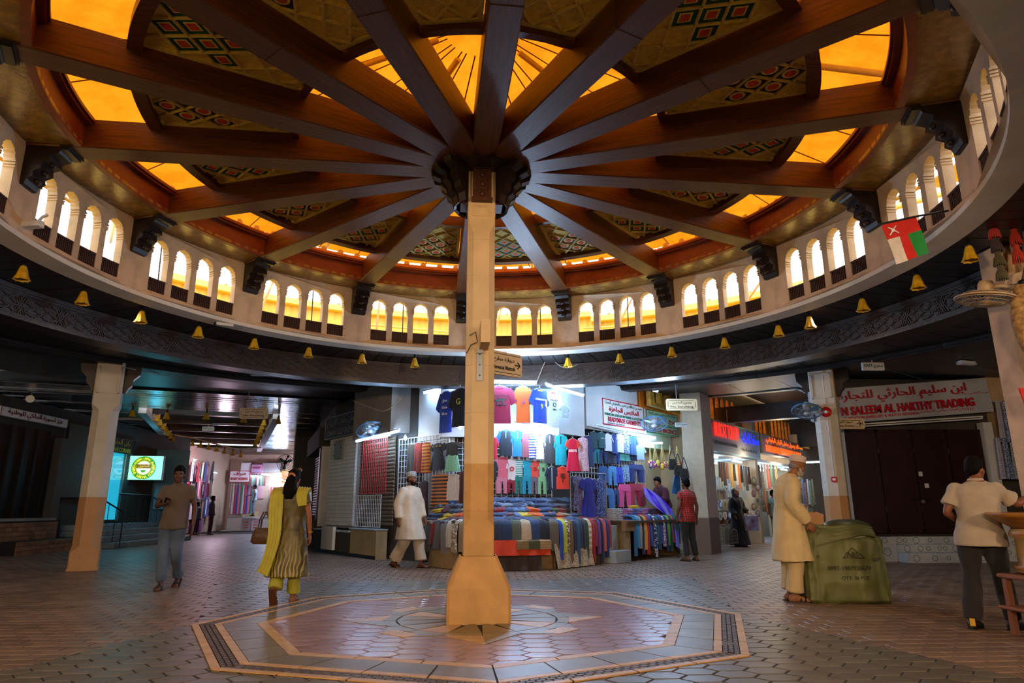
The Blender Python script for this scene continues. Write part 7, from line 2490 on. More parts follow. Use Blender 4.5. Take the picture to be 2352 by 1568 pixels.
tassels('string of olive and red tassels in front of the post', (2310, 400), (2338, 600), -1.0, [m_tg, m_tr, m_tg, m_tr, m_tr])
p = aty(2338, 655, -.95)
mw = MB()
rg = []
for i in range(13):
    f = i / 12
    z = -1.05 * f
    w = .06 + .15 * sin(pi * min(1, f * 1.05 + .08)) ** .8
    rg.append([V((.08 + w * cos(a), .12 * w / .2 * sin(a), z)) for a in [2 * pi * k / 24 for k in range(24)]])
t = thing('woven_sack', 'tan patterned fabric sack hanging on the post at the right edge', 'sack', p)
m_sack = mat('sack_weave', '#b08a50', .8, col2='#6a4a24', nscale=18, bump=.4, bscale=40)
ob('sack_body', mw.rings(rg), m_sack, t)
ob('tie', MB().lathe([(.05, .0), (.07, .03), (.05, .06)], 12, (.08, 0, 0)), m_dmetal, t)
ob('strap', MB().tube([(.08, 0, .04), (.16, 0, .25), (.22, 0, .7)], .03, 6), mat('grey_knit', '#5a564a', .9, bump=.6, bscale=120), t)
o = ob('red_cloth', MB().prism([(0, 0), (.2, .02), (.2, -.3), (.04, -.2)], 0, .02, Matrix.Translation(aty(2338, 892, -.9)) @ Matrix.Rotation(pi / 2, 4, 'X')), c_('#d8200c'))
tag(o, 'small red cloth hanging below the tan sack', 'cloth')
c = aty(2368, 1225, -1.35)
t = thing('wooden_tub', 'turned wooden tub on a stand beside the vendor at the right edge', 'tub', (c.x + .1, c.y, 0))
m_wt = mat('honey_wood', '#9a6420', .4, var=.3, nscale=8, stretch=(1, 1, 6))
for z0, pr in ((.95, [(.2, 0), (.24, .02), (.38, .1), (.42, .13), (.40, .15), (.34, .12), (.1, .09), (0, .09)]),):
    ob('bowl', MB().lathe(pr, 28, (0, 0, z0)), m_wt, t)
ob('barrel', MB().lathe([(.20, .55), (.24, .56), (.245, .60), (.215, .63), (.215, .86), (.25, .88), (.25, .92), (.22, .95)], 28), mat('pale_wood', '#a8854a', .45, var=.2, nscale=8), t)
for z in (.60, .9):
    ob('hoop', MB().lathe([(.247, z - .02), (.256, z), (.247, z + .02)], 28), m_wt, t)
ob('stand_shelf', MB().bbox((0, 0, .52), (.62, .5, .04), .01), mat('pink_wood', '#8a5a44', .5), t)
for x in (-.26, .26):
    for y in (-.2, .2):
        ob('leg', MB().box((x, y, .25), (.05, .05, .5)), mat('pink_wood', '#8a5a44'), t)
ob('lower_shelf', MB().bbox((0, 0, .86 - .62), (.7, .5, .03), .01), mat('pink_wood', '#8a5a44'), t)
# ---- flag on its pole
A_, B_ = aty(2096, 498, -1.05), aty(2304, 455, -1.05)
TL, TR_, BR, BL = aty(2025, 517, -1.2), aty(2103, 497, -1.2), aty(2135, 580, -1.2), aty(2058, 607, -1.2)
t = thing('flag', 'red white and green flag with white emblem on a horizontal pole', 'flag', TL)
ob('pole', MB().tube([V(TL) - TL + V((-.02, 0, .01)), TR_ - TL, B_ - TL + V((0, .1, 0))], .012, 8), m_dmetal, t)
def fpatch(name, u0, u1, v0, v1, m, dz=0):
    n = 8
    vs = []
    for j in range(n + 1):
        for i in range(n + 1):
            u, v_ = u0 + (u1 - u0) * i / n, v0 + (v1 - v0) * j / n
            p = (TL.lerp(TR_, u)).lerp(BL.lerp(BR, u), v_) - TL
            vs.append(p + V((0, -dz - .02 * sin(u * 7 + v_ * 3) * v_, 0)))
    fs = [[j * (n + 1) + i, j * (n + 1) + i + 1, (j + 1) * (n + 1) + i + 1, (j + 1) * (n + 1) + i] for j in range(n) for i in range(n)]
    k = len(vs)
    vs += [v + V((0, .004, 0)) for v in vs]
    ob(name, MB().add(vs, fs + [[a + k for a in f[::-1]] for f in fs], True), m, t)
fpatch('red_band', 0, 1, 0, .38, c_('#c4180c'))
fpatch('white_band', 0, .38, .38, 1, c_('#d8d0c4'))
fpatch('red_stripe', .38, .62, .38, 1, c_('#c4180c'))
fpatch('green_band', .62, 1, .38, 1, c_('#0c8a34'))
for q in ((( .1, .30), (.36, .10)), ((.12, .10), (.36, .30))):
    P = [(TL.lerp(TR_, u)).lerp(BL.lerp(BR, u), w) - TL + V((0, -.012, 0)) for u, w in q]
    ob('emblem', MB().tube([P[0], P[0].lerp(P[1], .5) + V((0, -.002, .004)), P[1]], [.007, .009, .005], 5), m_signw, t)
u = [(TL.lerp(TR_, .23)).lerp(BL.lerp(BR, .23), .2) - TL + V((0, -.014, 0))][0]
ob('emblem_hilt', MB().ell(u, (.022, .008, .018), 8, 6), m_signw, t)
# ---- green woven bale with cardboard sheets
bc = (atz(1880, 1386) + atz(2060, 1388)) / 2
m_sack2 = mat('green_woven_sack', '#62683a', .42, var=.15, nscale=3, bump=.35, bscale=130, spec=.5)
t = thing('sack_bale', 'bulging green woven sack bale standing on the floor by the old man', 'bale', (bc.x, bc.y + .45, 0), rad(-6))
mb = MB()
rg = []
for i, (z, w, d) in enumerate(((0.0, .50, .40), (.03, .535, .44), (.25, .51, .44), (.5, .50, .43), (.74, .495, .42), (.82, .46, .38), (.86, .36, .30), (.87, .1, .1))):
    q = []
    for k in range(48):
        a = 2 * pi * k / 48
        x = abs(cos(a)) ** .28 * (1 if cos(a) > 0 else -1)
        y = abs(sin(a)) ** .28 * (1 if sin(a) > 0 else -1)
        wob = .014 * sin(k * 1.9 + i) + .01 * sin(k * .8 + i * 2.2)
        q.append(V((x * (w + wob) + (.03 if i > 4 else 0), y * (d + wob), max(0.0, z + (.02 * sin(k * .9) if i > 3 else 0) + (.05 * (-x) if i > 4 else 0)))))
    rg.append(q)
me = remesh(mb.rings(rg), .016, 'sack', 3, .007, (7, 7, 7), 3.3)
for v in me.vertices:
    if v.co.z < .012:
        v.co.z = 0
me.materials.append(m_sack2)
link('sack', me, t)
ribbon(t, 'sack_flap', [((-.55, -.18, .99), (0, -1, .2), .10), ((-.49, -.22, .86), (-.2, -1, .2), .24), ((-.38, -.30, .80), (0, -1, .5), .34), ((-.1, -.38, .82), (0, -.8, .7), .22), ((.2, -.38, .86), (0, -.8, .7), .16), ((.42, -.34, .82), (.2, -.8, .7), .14)], .2, m_sack2, fold=.02)
ob('sack_top_fold', MB().ell((.24, .08, .90), (.30, .30, .10), 18, 10), mat('green_sack_dark', '#3f4a30', .35, bump=.4, bscale=60), t)
ob('plastic_wrap', MB().ell((.12, -.34, .80), (.22, .08, .05), 14, 8), mat('clear_wrap', '#a8b090', .15, spec=.8), t)
for body, h_, x, z in (('ABS', .06, .06, .58), ('0097-1007926679', .05, .0, .42), ('QTY: 36 PCS', .05, .06, .30), ('227"', .04, .34, .52), ('7"', .04, -.36, .55)):
    addtext(t, body, h_, x, z, mat('faded_marker', '#2c3420', .7), -.452, None, .003, name='hand_writing')
for a_, b_ in (((-.06, .54), (.06, .66)), ((.06, .66), (.2, .54)), ((-.06, .54), (.2, .54))):
    ob('drawn_line', MB().tube([(a_[0], -.453, a_[1]), (b_[0], -.453, b_[1])], .003, 4), m_ink, t)
for i in range(4):
    o = ob('cardboard_sheet', MB().bbox((0, 0, 0), (.12, .03, .42), .006), mat('new_cardboard', '#c8986a', .8, col2='#b08050', nscale=2))
    o.location = (bc.x - .36 + i * .075, bc.y + .38 + .03 * i, .88)
    o.rotation_euler = (rad(-12), rad(8 + 3 * i), rad(15))
    tag(o, 'upright tan cardboard sheet in the top of the bale, %s from the left' % ORD[i], 'cardboard', 'cardboard sheets in the bale')
# ---- signs that hang from the ceiling
hanger_sign('hanging_sign', 'cream no smoking sign hanging in front of the left corridor', (550, 936, 616, 962), 11.0, 'ممنوع التدخين', 'No Smoking', 'no smoking signs', drop=.1)
hanger_sign('hanging_sign', 'cream no smoking sign hanging before the incense stall', (1530, 915, 1602, 943), 8.5, 'ممنوع التدخين', 'No Smoking', 'no smoking signs', drop=-.12)
def exitsign(px, Y, label, top=None, s=1.0):
    c = aty(px[0], px[1], Y)
    t = thing('exit_sign', label, 'exit sign', c, 0, 'green exit signs')
    w, h = .46 * s, .17 * s
    ob('case', MB().bbox((0, .02, 0), (w, .05, h), .01), m_whitem, t)
    addtext(t, 'EXIT ' + arab('مخرج'), h * .5, 0, 0, m_greenp, -.008, w * .85, bold=.02)
    if top:
        ob('rod', MB().tube([(0, .02, h / 2), (0, .02, top - c.z)], .014, 6), mat('tan_rod', '#a88a68', .6), t)
exitsign((2006, 841), 5.5, 'white exit sign hanging on a rod before the right hand shop', 4.15)
exitsign((1672, 978), 13.0, 'green exit sign hanging over the right corridor', 4.15, .9)
exitsign((1565, 975), 9.9, 'small exit sign beside the incense sign', 3.6, .7)
exitsign((478, 984), 17.0, 'dark exit sign hanging under the light well', 4.1, .9)
def darwaz():
    t = thing('direction_sign', 'cream direction board with right arrow fixed behind the central column', 'sign', aty(1154, 834, .15), rad(38))
    b = MB()
    w, h = .62, .28
    P = [(-w / 2, -h / 2), (w / 2 - .03, -h / 2), (w / 2, -h / 2 + .03), (w / 2, h / 2 - .03), (w / 2 - .03, h / 2), (-w / 2, h / 2)]
    ob('sign_board', b.prism(P, -.03, 0, Matrix.Rotation(pi / 2, 4, 'X')), m_board, t)
    ln = MB()
    for s in (-1, 1):
        ln.box((0, -.003, s * (h / 2 - .03)), (w - .06, .004, .006))
    ob('border_line', ln, m_ink, t)
    addtext(t, arab('دروازة مطرح'), .07, .02, .04, m_ink, -.004, .32)
    addtext(t, 'Darwazat Muttrah', .05, .02, -.05, m_ink, -.004, .34, bold=.01)
    a = MB().box((w / 2 - .08, -.004, 0), (.08, .004, .014))
    for s in (-1, 1):
        a.box((w / 2 - .055, -.004, s * .02), (.055, .004, .014), M=Matrix.Rotation(s * .75, 3, 'Y'))
    ob('arrow', a, m_ink, t)
darwaz()
# bracket for a sign on the front of the column
t = thing('steel_bracket', 'pale boxed arm with a grey steel strap on the front of the central column', 'bracket', (0, -.165, 0), rad(3))
ob('arm', MB().box((.04, -.2, 3.02), (.10, .42, .26)), m_col, t)
ob('strap', MB().box((-.0, -.012, 2.72), (.07, .012, .36)).box((0, -.03, 2.88), (.07, .05, .06)), m_metal, t)
for z in (2.6, 2.72, 2.84):
    ob('bolt', MB().lathe([(.008, 0), (.008, .01)], 8, (0, -.02, z), Matrix.Rotation(pi / 2, 4, 'X')), m_dmetal, t)
ob('wire', MB().tube([(-.12, -.01, 3.06), (-.05, -.03, 3.10), (-.03, -.03, 2.98), (-.1, -.02, 2.95), (-.15, -.01, 2.85)], .006, 5), m_dmetal, t)
# fire alarm parts on the right column
def local(c0, rz, x, y, z):
    return V(c0) + Matrix.Rotation(rz, 3, 'Z') @ V((x, y, z))
c0, rz0 = (7.62, 6.68, 0), rad(-38)
t = thing('fire_bell', 'red fire alarm bell on the right hand ring column', 'fire bell', local(c0, rz0, .05, -.29, 3.14), rz0)
ob('gong', MB().lathe([(.02, .0), (.09, .01), (.11, .03), (.11, .05), (0, .05)], 20, (0, 0, 0), Matrix.Rotation(pi / 2, 4, 'X')), mat('alarm_red', '#c01418', .35), t)
ob('bell_label', MB().lathe([(.035, .0), (.035, .056)], 14, (0, 0, 0), Matrix.Rotation(pi / 2, 4, 'X')), m_signw, t)
t = thing('fire_call_point', 'small red call point low on the right hand ring column', 'call point', local(c0, rz0, .05, -.25, 1.72), rz0)
ob('case', MB().bbox((0, -.02, 0), (.11, .05, .11), .008), mat('alarm_red', '#c01418'), t)
ob('glass', MB().box((0, -.05, 0), (.06, .006, .045)), m_signw, t)
tag(ob('conduit_pipe', MB().tube([local(c0, rz0, .05, -.255, 1.78), local(c0, rz0, .05, -.26, 3.1), local(c0, rz0, .05, -.27, 4.05)], .012, 6), m_white), 'white conduit running up the right hand ring column', 'pipe')
t = thing('wall_box', 'white cabinet panel behind the fan on the right hand column', 'cabinet', local(c0, rz0, -.27, -.06, 3.3), rz0)
ob('body', MB().bbox((0, 0, 0), (.06, .22, .66), .01), mat('blue_white_box', '#aab8d0', .4), t)
ob('door', MB().bbox((-.036, 0, 0), (.012, .18, .6), .004), mat('blue_white_box', '#aab8d0'), t)
# ceiling lamps, cameras, floodlights, cables
for px, Y, w, lb, rz1 in (((597, 860), 8.0, .42, 'white ceiling lamp in front of the left corridor', .0), ((2220, 835), 5.6, .42, 'white ceiling lamp over the wide red lettered sign', .25), ((515, 975), 18.5, .9, 'white strip lamp on the roof of the light well', .0), ((1708, 1028), 17, .6, 'white strip lamp deep in the right corridor', 0)):
    c = aty(*px, Y)
    t = thing('ceiling_lamp', lb, 'lamp', c, rz1)
    ob('diffuser', MB().bbox((0, 0, 0), (w, .13, .06), .02), mat('lamp_diffuser', '#c4c8d0', .3), t)
    ob('base', MB().bbox((0, 0, .04), (w * .94, .11, .03), .01), m_whitem, t)
def camera_(px, R, label, rz1):
    c = atR(px[0], px[1], R)
    t = thing('security_camera', label, 'security camera', c, rz1)
    ob('housing', MB().rings([[V((x * .045, y, z * .045 + .02)) for x, z in ((-1, -.7), (1, -.7), (1, .6), (.6, 1), (-.6, 1), (-1, .6))] for y in (-.14, .12)], True, False), m_whitem, t)
    ob('lens', MB().lathe([(.03, 0), (.032, .03), (0, .02)], 12, (0, -.14, .015), Matrix.Rotation(pi / 2, 4, 'X')), m_dmetal, t)
    ob('mount', MB().tube([(0, .06, .04), (.02, .14, .1), (.02, .2, .12)], .018, 6), m_whitem, t)
camera_((517, 747), 5.28, 'white security camera under the rim between two bell lamps', rad(-60))
camera_((72, 520), 5.1, 'security camera on the rim below the leftmost arched windows', rad(-100))
def flood(px, Y, label, lit, col='#bcd8ff', rz1=0.0, e=3):
    c = aty(*px, Y)
    t = thing('floodlight', label, 'floodlight', c, rz1)
    t.rotation_euler = (rad(35), 0, rz1)
    ob('housing', MB().bbox((0, .03, 0), (.26, .08, .2), .015), m_dmetal, t)
    ob('lens', MB().box((0, -.015, 0), (.22, .008, .16)), glow('flood_lens_%s' % col, col, e) if lit else mat('flood_glass', '#5a8098', .15), t)
    ob('bracket', MB().tube([(-.14, .03, 0), (-.14, .06, .16), (.14, .06, .16), (.14, .03, 0)], .01, 5), m_dmetal, t)
flood((1356, 828), 6.2, 'dark floodlight with blue glass under the frieze right of the column', False, rz1=.5)
flood((912, 895), 9.0, 'dark floodlight above the left plaster box', True, '#a8c8e8', -.5, 1.0)
flood((1507, 893), 9.2, 'black floodlight with a blue lit tube over the incense sign', True, '#a0c8ff', .7, 3)
flood((2320, 800), 3.0, 'small floodlight glowing green beside the tan sack', True, '#a0f0b0', 0, 1.5)
def cable(label, pts, r=.01, m=None):
    tag(ob('cable', MB().tube(cat_rom([V(p) for p in pts], [0] * len(pts), 6)[0], r, 5), m or m_wire), label, 'cable')
cable('pale sagging cable from the left column to the no smoking sign', [aty(278, 842, 6.2), aty(380, 862, 7.6), aty(470, 872, 8.8), aty(565, 880, 9.9), aty(572, 890, 10.2), aty(570, 935, 11)])
cable('white looping cable from the tube lamp to the dark floodlight', [aty(1232, 880, 6.1), aty(1250, 835, 6.1), aty(1262, 822, 6.1), aty(1290, 842, 6.1), aty(1315, 842, 6.1), aty(1345, 825, 6.15)], .008)
cable('pale cable along the outer ring beam to the right column', [aty(1590, 884, 8.8), aty(1650, 882, 8.2), aty(1740, 872, 7.6), aty(1840, 857, 6.9)])
cable('thin cable drooping over the left plaster box', [onp(812, 920, FLF.A + FLF.n * .9, FLF.n), onp(850, 935, FLF.A + FLF.n * .9, FLF.n), onp(885, 943, FLF.A + FLF.n * .8, FLF.n), onp(920, 915, FLF.A + FLF.n * .7, FLF.n)], .008)
t = thing('loudspeaker_horn', 'small grey horn speaker above the black closed shutter', 'speaker', aty(70, 918, 10.6), rad(30))
ob('horn', MB().lathe([(.02, 0), (.04, .1), (.10, .2)], 14, (0, 0, 0), Matrix.Rotation(pi / 2, 4, 'X')), m_metal, t)
ob('bracket', MB().tube([(0, .0, 0), (0, .05, .2)], .014, 5), m_metal, t)

# ============================================================= GOODS OF THE SHOPS FARTHER AWAY
a0, _ = FMU.at(1607, 990)
a1, _ = FMU.at(1723, 1020)
t = signbox('shop_sign', 'long grey shop sign with red and blue glowing letters over the gift shop', 'sign', FMU.w((a0 + a1) / 2, 3.18, .3), FMU.rz, a1 - a0, .92, .3, mat('grey_shop_board', '#8a8a88', .5), mat('pale_green_edge', '#8ab89a', .5), .03)
W_ = a1 - a0
addtext(t, 'MUSCAT TURATH', .42, -W_ * .22, .18, glow('red_neon', '#ff2a1c', 1.3), -.05, W_ * .46, .012, .005)
addtext(t, arab('مسقط التراث'), .45, W_ * .27, .1, glow('blue_neon', '#1a2aff', 1.2), -.05, W_ * .38, .012, .01)
addtext(t, 'GIFTS, HANDICRAFT & FURNITURE', .11, -W_ * .22, -.2, m_ink, -.012, W_ * .42, bold=.02)
addtext(t, arab('للهدايا والتحف الحرفية'), .13, W_ * .25, -.25, m_ink, -.012, W_ * .35)
a0, a1 = 4.6, 9.7
t = signbox('shop_sign', 'grey shop sign with orange glowing letters farther along the right corridor', 'sign', FMU.w((a0 + a1) / 2, 3.3, .3), FMU.rz, a1 - a0, .66, .25, mat('grey_shop_board', '#8a8a88'), m_metal, .02)
m_orn = glow('orange_neon', '#ff5a10', 1.3)
addtext(t, arab('خالد رسول بخش اثيان البلوشي'), .26, 0, .14, m_orn, -.05, 4.6, .012, .01)
addtext(t, 'KHALID RASOOL BAKHSH ITHIYAN AL BALUSHI', .24, 0, -.15, m_orn, -.05, 4.8, .012, .005)
for i, (a, z) in enumerate(((.6, 2.66), (2.9, 2.64), (5.4, 2.62), (7.0, 2.62), (8.6, 2.62))):
    tubelamp('white tube lamp under the shop signs of the right corridor, %s from the pier' % ORD[i], FMU.w(a, z, -.25), FMU.w(a + 1.0, z, -.25), 'tube lamps of the right corridor')
    tubelamp('white tube lamp at the back of the right corridor shops, %s from the pier' % ORD[i], FMU.w(a, z, -1.1), FMU.w(a + 1.0, z, -1.1), 'back tube lamps of the right corridor')
SCA = MB()
rg = []
for i in range(9):
    f = i / 8
    w = .5 * (.55 + .45 * f)
    rg.append([V((w * cos(a), .12 * sin(a) * (1 + .5 * sin(5 * a)) + .05 * sin(7 * a) * f, -f)) for a in [2 * pi * k / 22 for k in range(22)]])
sc_me = SCA.rings(rg).mesh('scarf_cloth')
fix(sc_me)
sc_me.materials.append(m_any)
fr_me = MB().rings([[V((x * .5, -.02, -z * .5 - .5)) for x, z in ((-1, -1), (1, -1), (1, 1), (-1, 1))], [V((x * .5, -.5, -z * .5 - .5)) for x, z in ((-1, -1), (1, -1), (1, 1), (-1, 1))], [V((x * .38, -.4, -z * .4 - .5)) for x, z in ((-1, -1), (1, -1), (1, 1), (-1, 1))], [V((x * .36, -.05, -z * .38 - .5)) for x, z in ((-1, -1), (1, -1), (1, 1), (-1, 1))]], False, False).mesh('picture_frame_border')
fix(fr_me)
fr_me.materials.append(m_any)
pt_me = MB().box((0, -.1, -.5), (.76, .1, .8)).mesh('picture')
pt_me.materials.append(m_any)
neck_me = MB().tube([(.5 * sin(2 * pi * k / 16), 0, -.5 + .5 * cos(2 * pi * k / 16)) for k in range(17)], .05, 6).mesh('bead_loop')
fix(neck_me)
neck_me.materials.append(m_any)
pend_me = MB().ell((0, -.05, -1.02), (.16, .08, .1), 8, 6).mesh('pendant')
pend_me.materials.append(m_any)
plate_me = MB().lathe([(.5, 0), (.46, .06), (.3, .03), (0, .03)], 20, (0, 0, -.5), Matrix.Rotation(pi / 2, 4, 'X')).mesh('plate_dish')
fix(plate_me)
plate_me.materials.append(m_any)
rim_pl = MB().lathe([(.3, .035), (.28, .06), (0, .06)], 20, (0, 0, -.5), Matrix.Rotation(pi / 2, 4, 'X')).mesh('plate_centre')
fix(rim_pl)
rim_pl.materials.append(m_any)
pot_me = MB().lathe([(.0, -1), (.3, -1), (.24, -.92), (.46, -.6), (.44, -.4), (.2, -.22), (.18, -.1), (.3, 0), (.26, 0), (.0, -.1)], 18).mesh('pot_body')
fix(pot_me)
pot_me.materials.append(m_any)
handle_me = MB().tube([(.42, 0, -.5), (.66, 0, -.4), (.6, 0, -.14), (.22, 0, -.1)], .05, 6).mesh('pot_handle')
fix(handle_me)
handle_me.materials.append(m_any)
arch_pts = [(-.5, -1), (.5, -1), (.5, -.35)] + [(.5 * cos(a), -.35 + .35 * sin(a)) for a in [pi * k / 10 for k in range(1, 10)]] + [(-.5, -.35)]
def scaled(poly, k, c=(0, -.55)):
    return [(c[0] + (p[0] - c[0]) * k, c[1] + (p[1] - c[1]) * k) for p in poly]
arch_me = MB().holed(arch_pts, [scaled(arch_pts, .78)], 0, .1, lambda u, w_, d: V((u, -d, w_))).mesh('arched_frame')
fix(arch_me)
arch_me.materials.append(m_any)
grille_me = MB()
for i in (-.2, 0, .2):
    grille_me.box((i, -.04, -.55), (.05, .06, .7))
for z in (-.3, -.5, -.7):
    grille_me.box((0, -.04, z), (.7, .06, .04))
grille_me = grille_me.mesh('arched_grille')
grille_me.materials.append(m_any)
KIND = {'scarf': ('scarf', 'scarf', [(sc_me, 'scarf_cloth', 0)]), 'frame': ('picture_frame', 'picture', [(fr_me, 'frame_border', 0), (pt_me, 'picture', 1)]), 'necklace': ('necklace', 'necklace', [(neck_me, 'bead_loop', 0), (pend_me, 'pendant', 1)]),
        'plate': ('plate', 'plate', [(plate_me, 'dish', 0), (rim_pl, 'dish_centre', 1)]), 'pot': ('coffee_pot', 'pot', [(pot_me, 'pot_body', 0), (handle_me, 'pot_handle', 1)]), 'arch': ('arched_window_ornament', 'ornament', [(arch_me, 'arched_frame', 0), (grille_me, 'arched_grille', 1)])}
def good(kind, label, face, box, off, col, col2=None, group=None, kd='plain'):
    a, w, z0, z1 = face.rect(*box, off)
    nm, ct, ps = KIND[kind]
    t = thing(nm, label, ct, face.w(a, z1, off), face.rz, group)
    for me, pn_, ci in ps:
        o = link(pn_, me, t, None, None, (w, min(w, .14) if kind not in ('pot',) else w, z1 - z0))
        seto(o, c_(col if ci == 0 else (col2 or col), kd if ci == 0 else 'plain', col2 or '#ffffff'))
    return t
rr = random.Random(21)
for i, (bx, c1, c2, lb) in enumerate((((1609, 1064, 1628, 1099), '#5a3c1c', '#a8a090', 'gilt framed picture highest on the grid by the pier'), ((1611, 1104, 1629, 1139), '#6a5a3a', '#c0c0b8', 'gilt framed picture second on the grid by the pier'), ((1613, 1141, 1631, 1176), '#7a5a24', '#c8c4b8', 'gilt framed picture lowest on the grid by the pier'), ((1596, 1064, 1607, 1090), '#2a201a', '#50483c', 'small dark picture at the top left of the grid'), ((1598, 1095, 1608, 1118), '#1c1a1a', '#8a8880', 'small black picture left of the second gilt frame'), ((1599, 1124, 1609, 1144), '#1c1a1a', '#a0a0a0', 'small black picture in the middle of the grid'), ((1600, 1148, 1610, 1166), '#1c1a1a', '#c0c0c0', 'small black picture low on the grid'), ((1601, 1170, 1611, 1186), '#1c1a1a', '#909090', 'small black picture at the foot of the grid'), ((1647, 1125, 1664, 1149), '#d8d8d0', '#b8946a', 'white framed picture inside the gift shop'))):
    good('frame', lb, FMU, bx, .1, c1, c2)
wiregrid('black wire grid with framed pictures beside the pier', FMU, -.75, .35, .75, 2.6, .05, .14, m_dmetal)
for i, (bx, c1, c2) in enumerate((((1623, 1207, 1641, 1252), '#7a6a14', '#8a7a1c'), ((1642, 1206, 1664, 1252), '#8a9a84', '#a8b49c'), ((1666, 1212, 1678, 1250), '#4a4438', '#5a5040'), ((1679, 1213, 1694, 1248), '#3a362c', '#4a4638'))):
    good('arch', '%s arched window ornament leaning at the foot of the gift shop' % ('mustard yellow', 'pale green', 'narrow grey', 'dark grey')[i], FMU, bx, .25, c1, c2, 'arched ornaments at the gift shop')
cols = ['#5a2a1c', '#6a3420', '#3a1c14', '#7a4a30', '#8a8480', '#b08a3a', '#20201e', '#c8c4c0', '#d8781c', '#1a1a1a', '#9a9490', '#6a6a6a']
for i in range(13):
    x = 1650 + i * 5.6
    good('scarf', '%s scarf in the top row of the gift shop, %s from left' % (('brown', 'rust', 'dark brown', 'tan', 'grey', 'gold', 'black', 'white', 'orange', 'black', 'pale grey', 'slate')[i % 12], ORD[i]), FMU, (x, 1060 + i * 1.0, x + 6.5, 1096 + i * 1.3 + 8 * (i % 3)), -.1, cols[i % 12], None, 'scarves hanging in the gift shop')
for i in range(26):
    x = 1640 + (i % 13) * 6.3
    y = 1094 + (i // 13) * 30 + rr.uniform(-4, 4)
    good('necklace', '%s bead necklace in the %s row of the gift shop, %s from left' % (('white', 'silver', 'amber', 'blue', 'grey')[i % 5], ('upper', 'lower')[i // 13], ORD[i % 13]), FMU, (x, y, x + 5.2, y + 30), -.5, ('#d8d8e0', '#b8c0cc', '#c88a30', '#5070b8', '#888c94')[i % 5], ('#e8e8e8', '#8090a0', '#d8b050', '#3050a8', '#505058')[i % 5], 'necklaces in the gift shop')
for i in range(16):
    x = 1640 + (i % 8) * 10.5
    y = 1150 + (i // 8) * 26 + rr.uniform(-3, 3)
    good('plate', '%s souvenir plate on the %s gift shop shelf, %s from left' % (('white', 'blue rimmed', 'gold', 'red', 'silver')[i % 5], ('upper', 'lower')[i // 8], ORD[i % 8]), FMU, (x, y, x + 9, y + 19), -.55, ('#c8ccd0', '#2a6ac0', '#b8903a', '#a03020', '#9aa0a8')[i % 5], ('#b07a3a', '#d8e4f0', '#6a4a1a', '#d8c8a0', '#5a6068')[i % 5], 'souvenir plates in the gift shop')
for j in range(3):
    tag(ob('display_shelf', MB().bbox(FMU.w(2.3, .62 + j * .42, -.75), (3.6, .45, .035), .008, FMU.rz), m_tab), 'timber shelf at the back of the gift shop, %s from the floor' % ORD[j], 'shelf', 'shelves of the gift shop')
for i in range(14):
    a = .5 + i * .27
    s_ = .9 + .3 * (i % 3)
    t = thing('coffee_pot', '%s coffee pot on the lowest gift shop shelf, %s from left' % (('brass', 'silver', 'bronze')[i % 3], ORD[i]), 'pot', FMU.w(a, .64 + .22 * s_, -.7), FMU.rz + .4, 'coffee pots in the gift shop')
    m_p = mat('pot_metal_%d' % (i % 3), ('#b8862a', '#b8bcc0', '#7a5030')[i % 3], .3, metal=.9)
    for me, pn_, s in ((pot_me, 'pot_body', 1), (handle_me, 'pot_handle', 1)):
        o = link(pn_, me, t, None, None, (.18 * s_, .18 * s_, .22 * s_))
        seto(o, m_p)
# second shop: wall hangings, bags, cloths
for i in range(30):
    x = 1728 + (i % 15) * 6.6
    y = 1065 + (i // 15) * 60 + rr.uniform(-5, 5)
    if i < 15:
        lb = '%s cloth at the top of the second gift shop, %s from left' % (('red', 'dark green', 'black', 'patterned brown', 'white')[i % 5], ORD[i])
        cc2 = ('#b01820', '#1c4a30', '#16161a', '#6a4a2a', '#b8b8a8')[i % 5]
    else:
        lb = '%s strip hanging low in the second gift shop, %s from left' % (('brown', 'silver', 'gold', 'dark', 'orange')[i % 5], ORD[i - 15])
        cc2 = ('#5a3a24', '#8a8c90', '#a8863a', '#1c1c20', '#c06a20')[i % 5]
    if 9 <= i % 15 <= 13 and i < 15:
        continue
    good('scarf', lb, FMU, (x, y, x + 7.4, y + 55), -.15, cc2, '#d8c890', 'cloths of the second gift shop', 'print' if i % 5 == 3 else 'plain')
for i in range(6):
    good('plate', 'embroidered round hanging on the jamb between the two gift shops, %s from the top' % ORD[i], FMU, (1726 + (i % 2) * 9, 1095 + i * 15, 1737 + (i % 2) * 9, 1112 + i * 15), .12, ('#2a6a5a', '#8a2a3a', '#3a3a2a', '#b89a5a', '#5a2a4a', '#2a2a2a')[i], ('#c8b070', '#d8c8a0', '#b03a5a', '#3a2a1a', '#c8a040', '#9a8a6a')[i], 'round hangings between the gift shops')
Fq = Face((8.2, 7.9), (11.6, 12.2))
Fq2 = Face((11.2, 16.5), (13.4, 15.0))
for i in range(14):
    x = 1832 + (i % 7) * 5.5
    y = 1102 + (i // 7) * 62 + rr.uniform(-6, 6)
    good('scarf', '%s goods at the far right corridor end, %s row, %s from left' % (('ochre', 'black', 'blue', 'red', 'white', 'green', 'brown')[i % 7], ('upper', 'lower')[i // 7], ORD[i % 7]), Fq2, (x, y, x + 6, y + 58), 0, ('#b8862a', '#1a1a1a', '#2a4aa8', '#8a1c2a', '#c0c0c8', '#2a6a4a', '#5a3a2a')[i % 7], '#d8c890', 'goods at the end of the right corridor', 'print')
for a in (0, 1.2):
    tubelamp('tube lamp at the far end of the right corridor, %s' % ('left one' if a == 0 else 'right one'), Fq2.w(.2 + a, 2.7, .3), Fq2.w(1.2 + a, 2.7, .3))
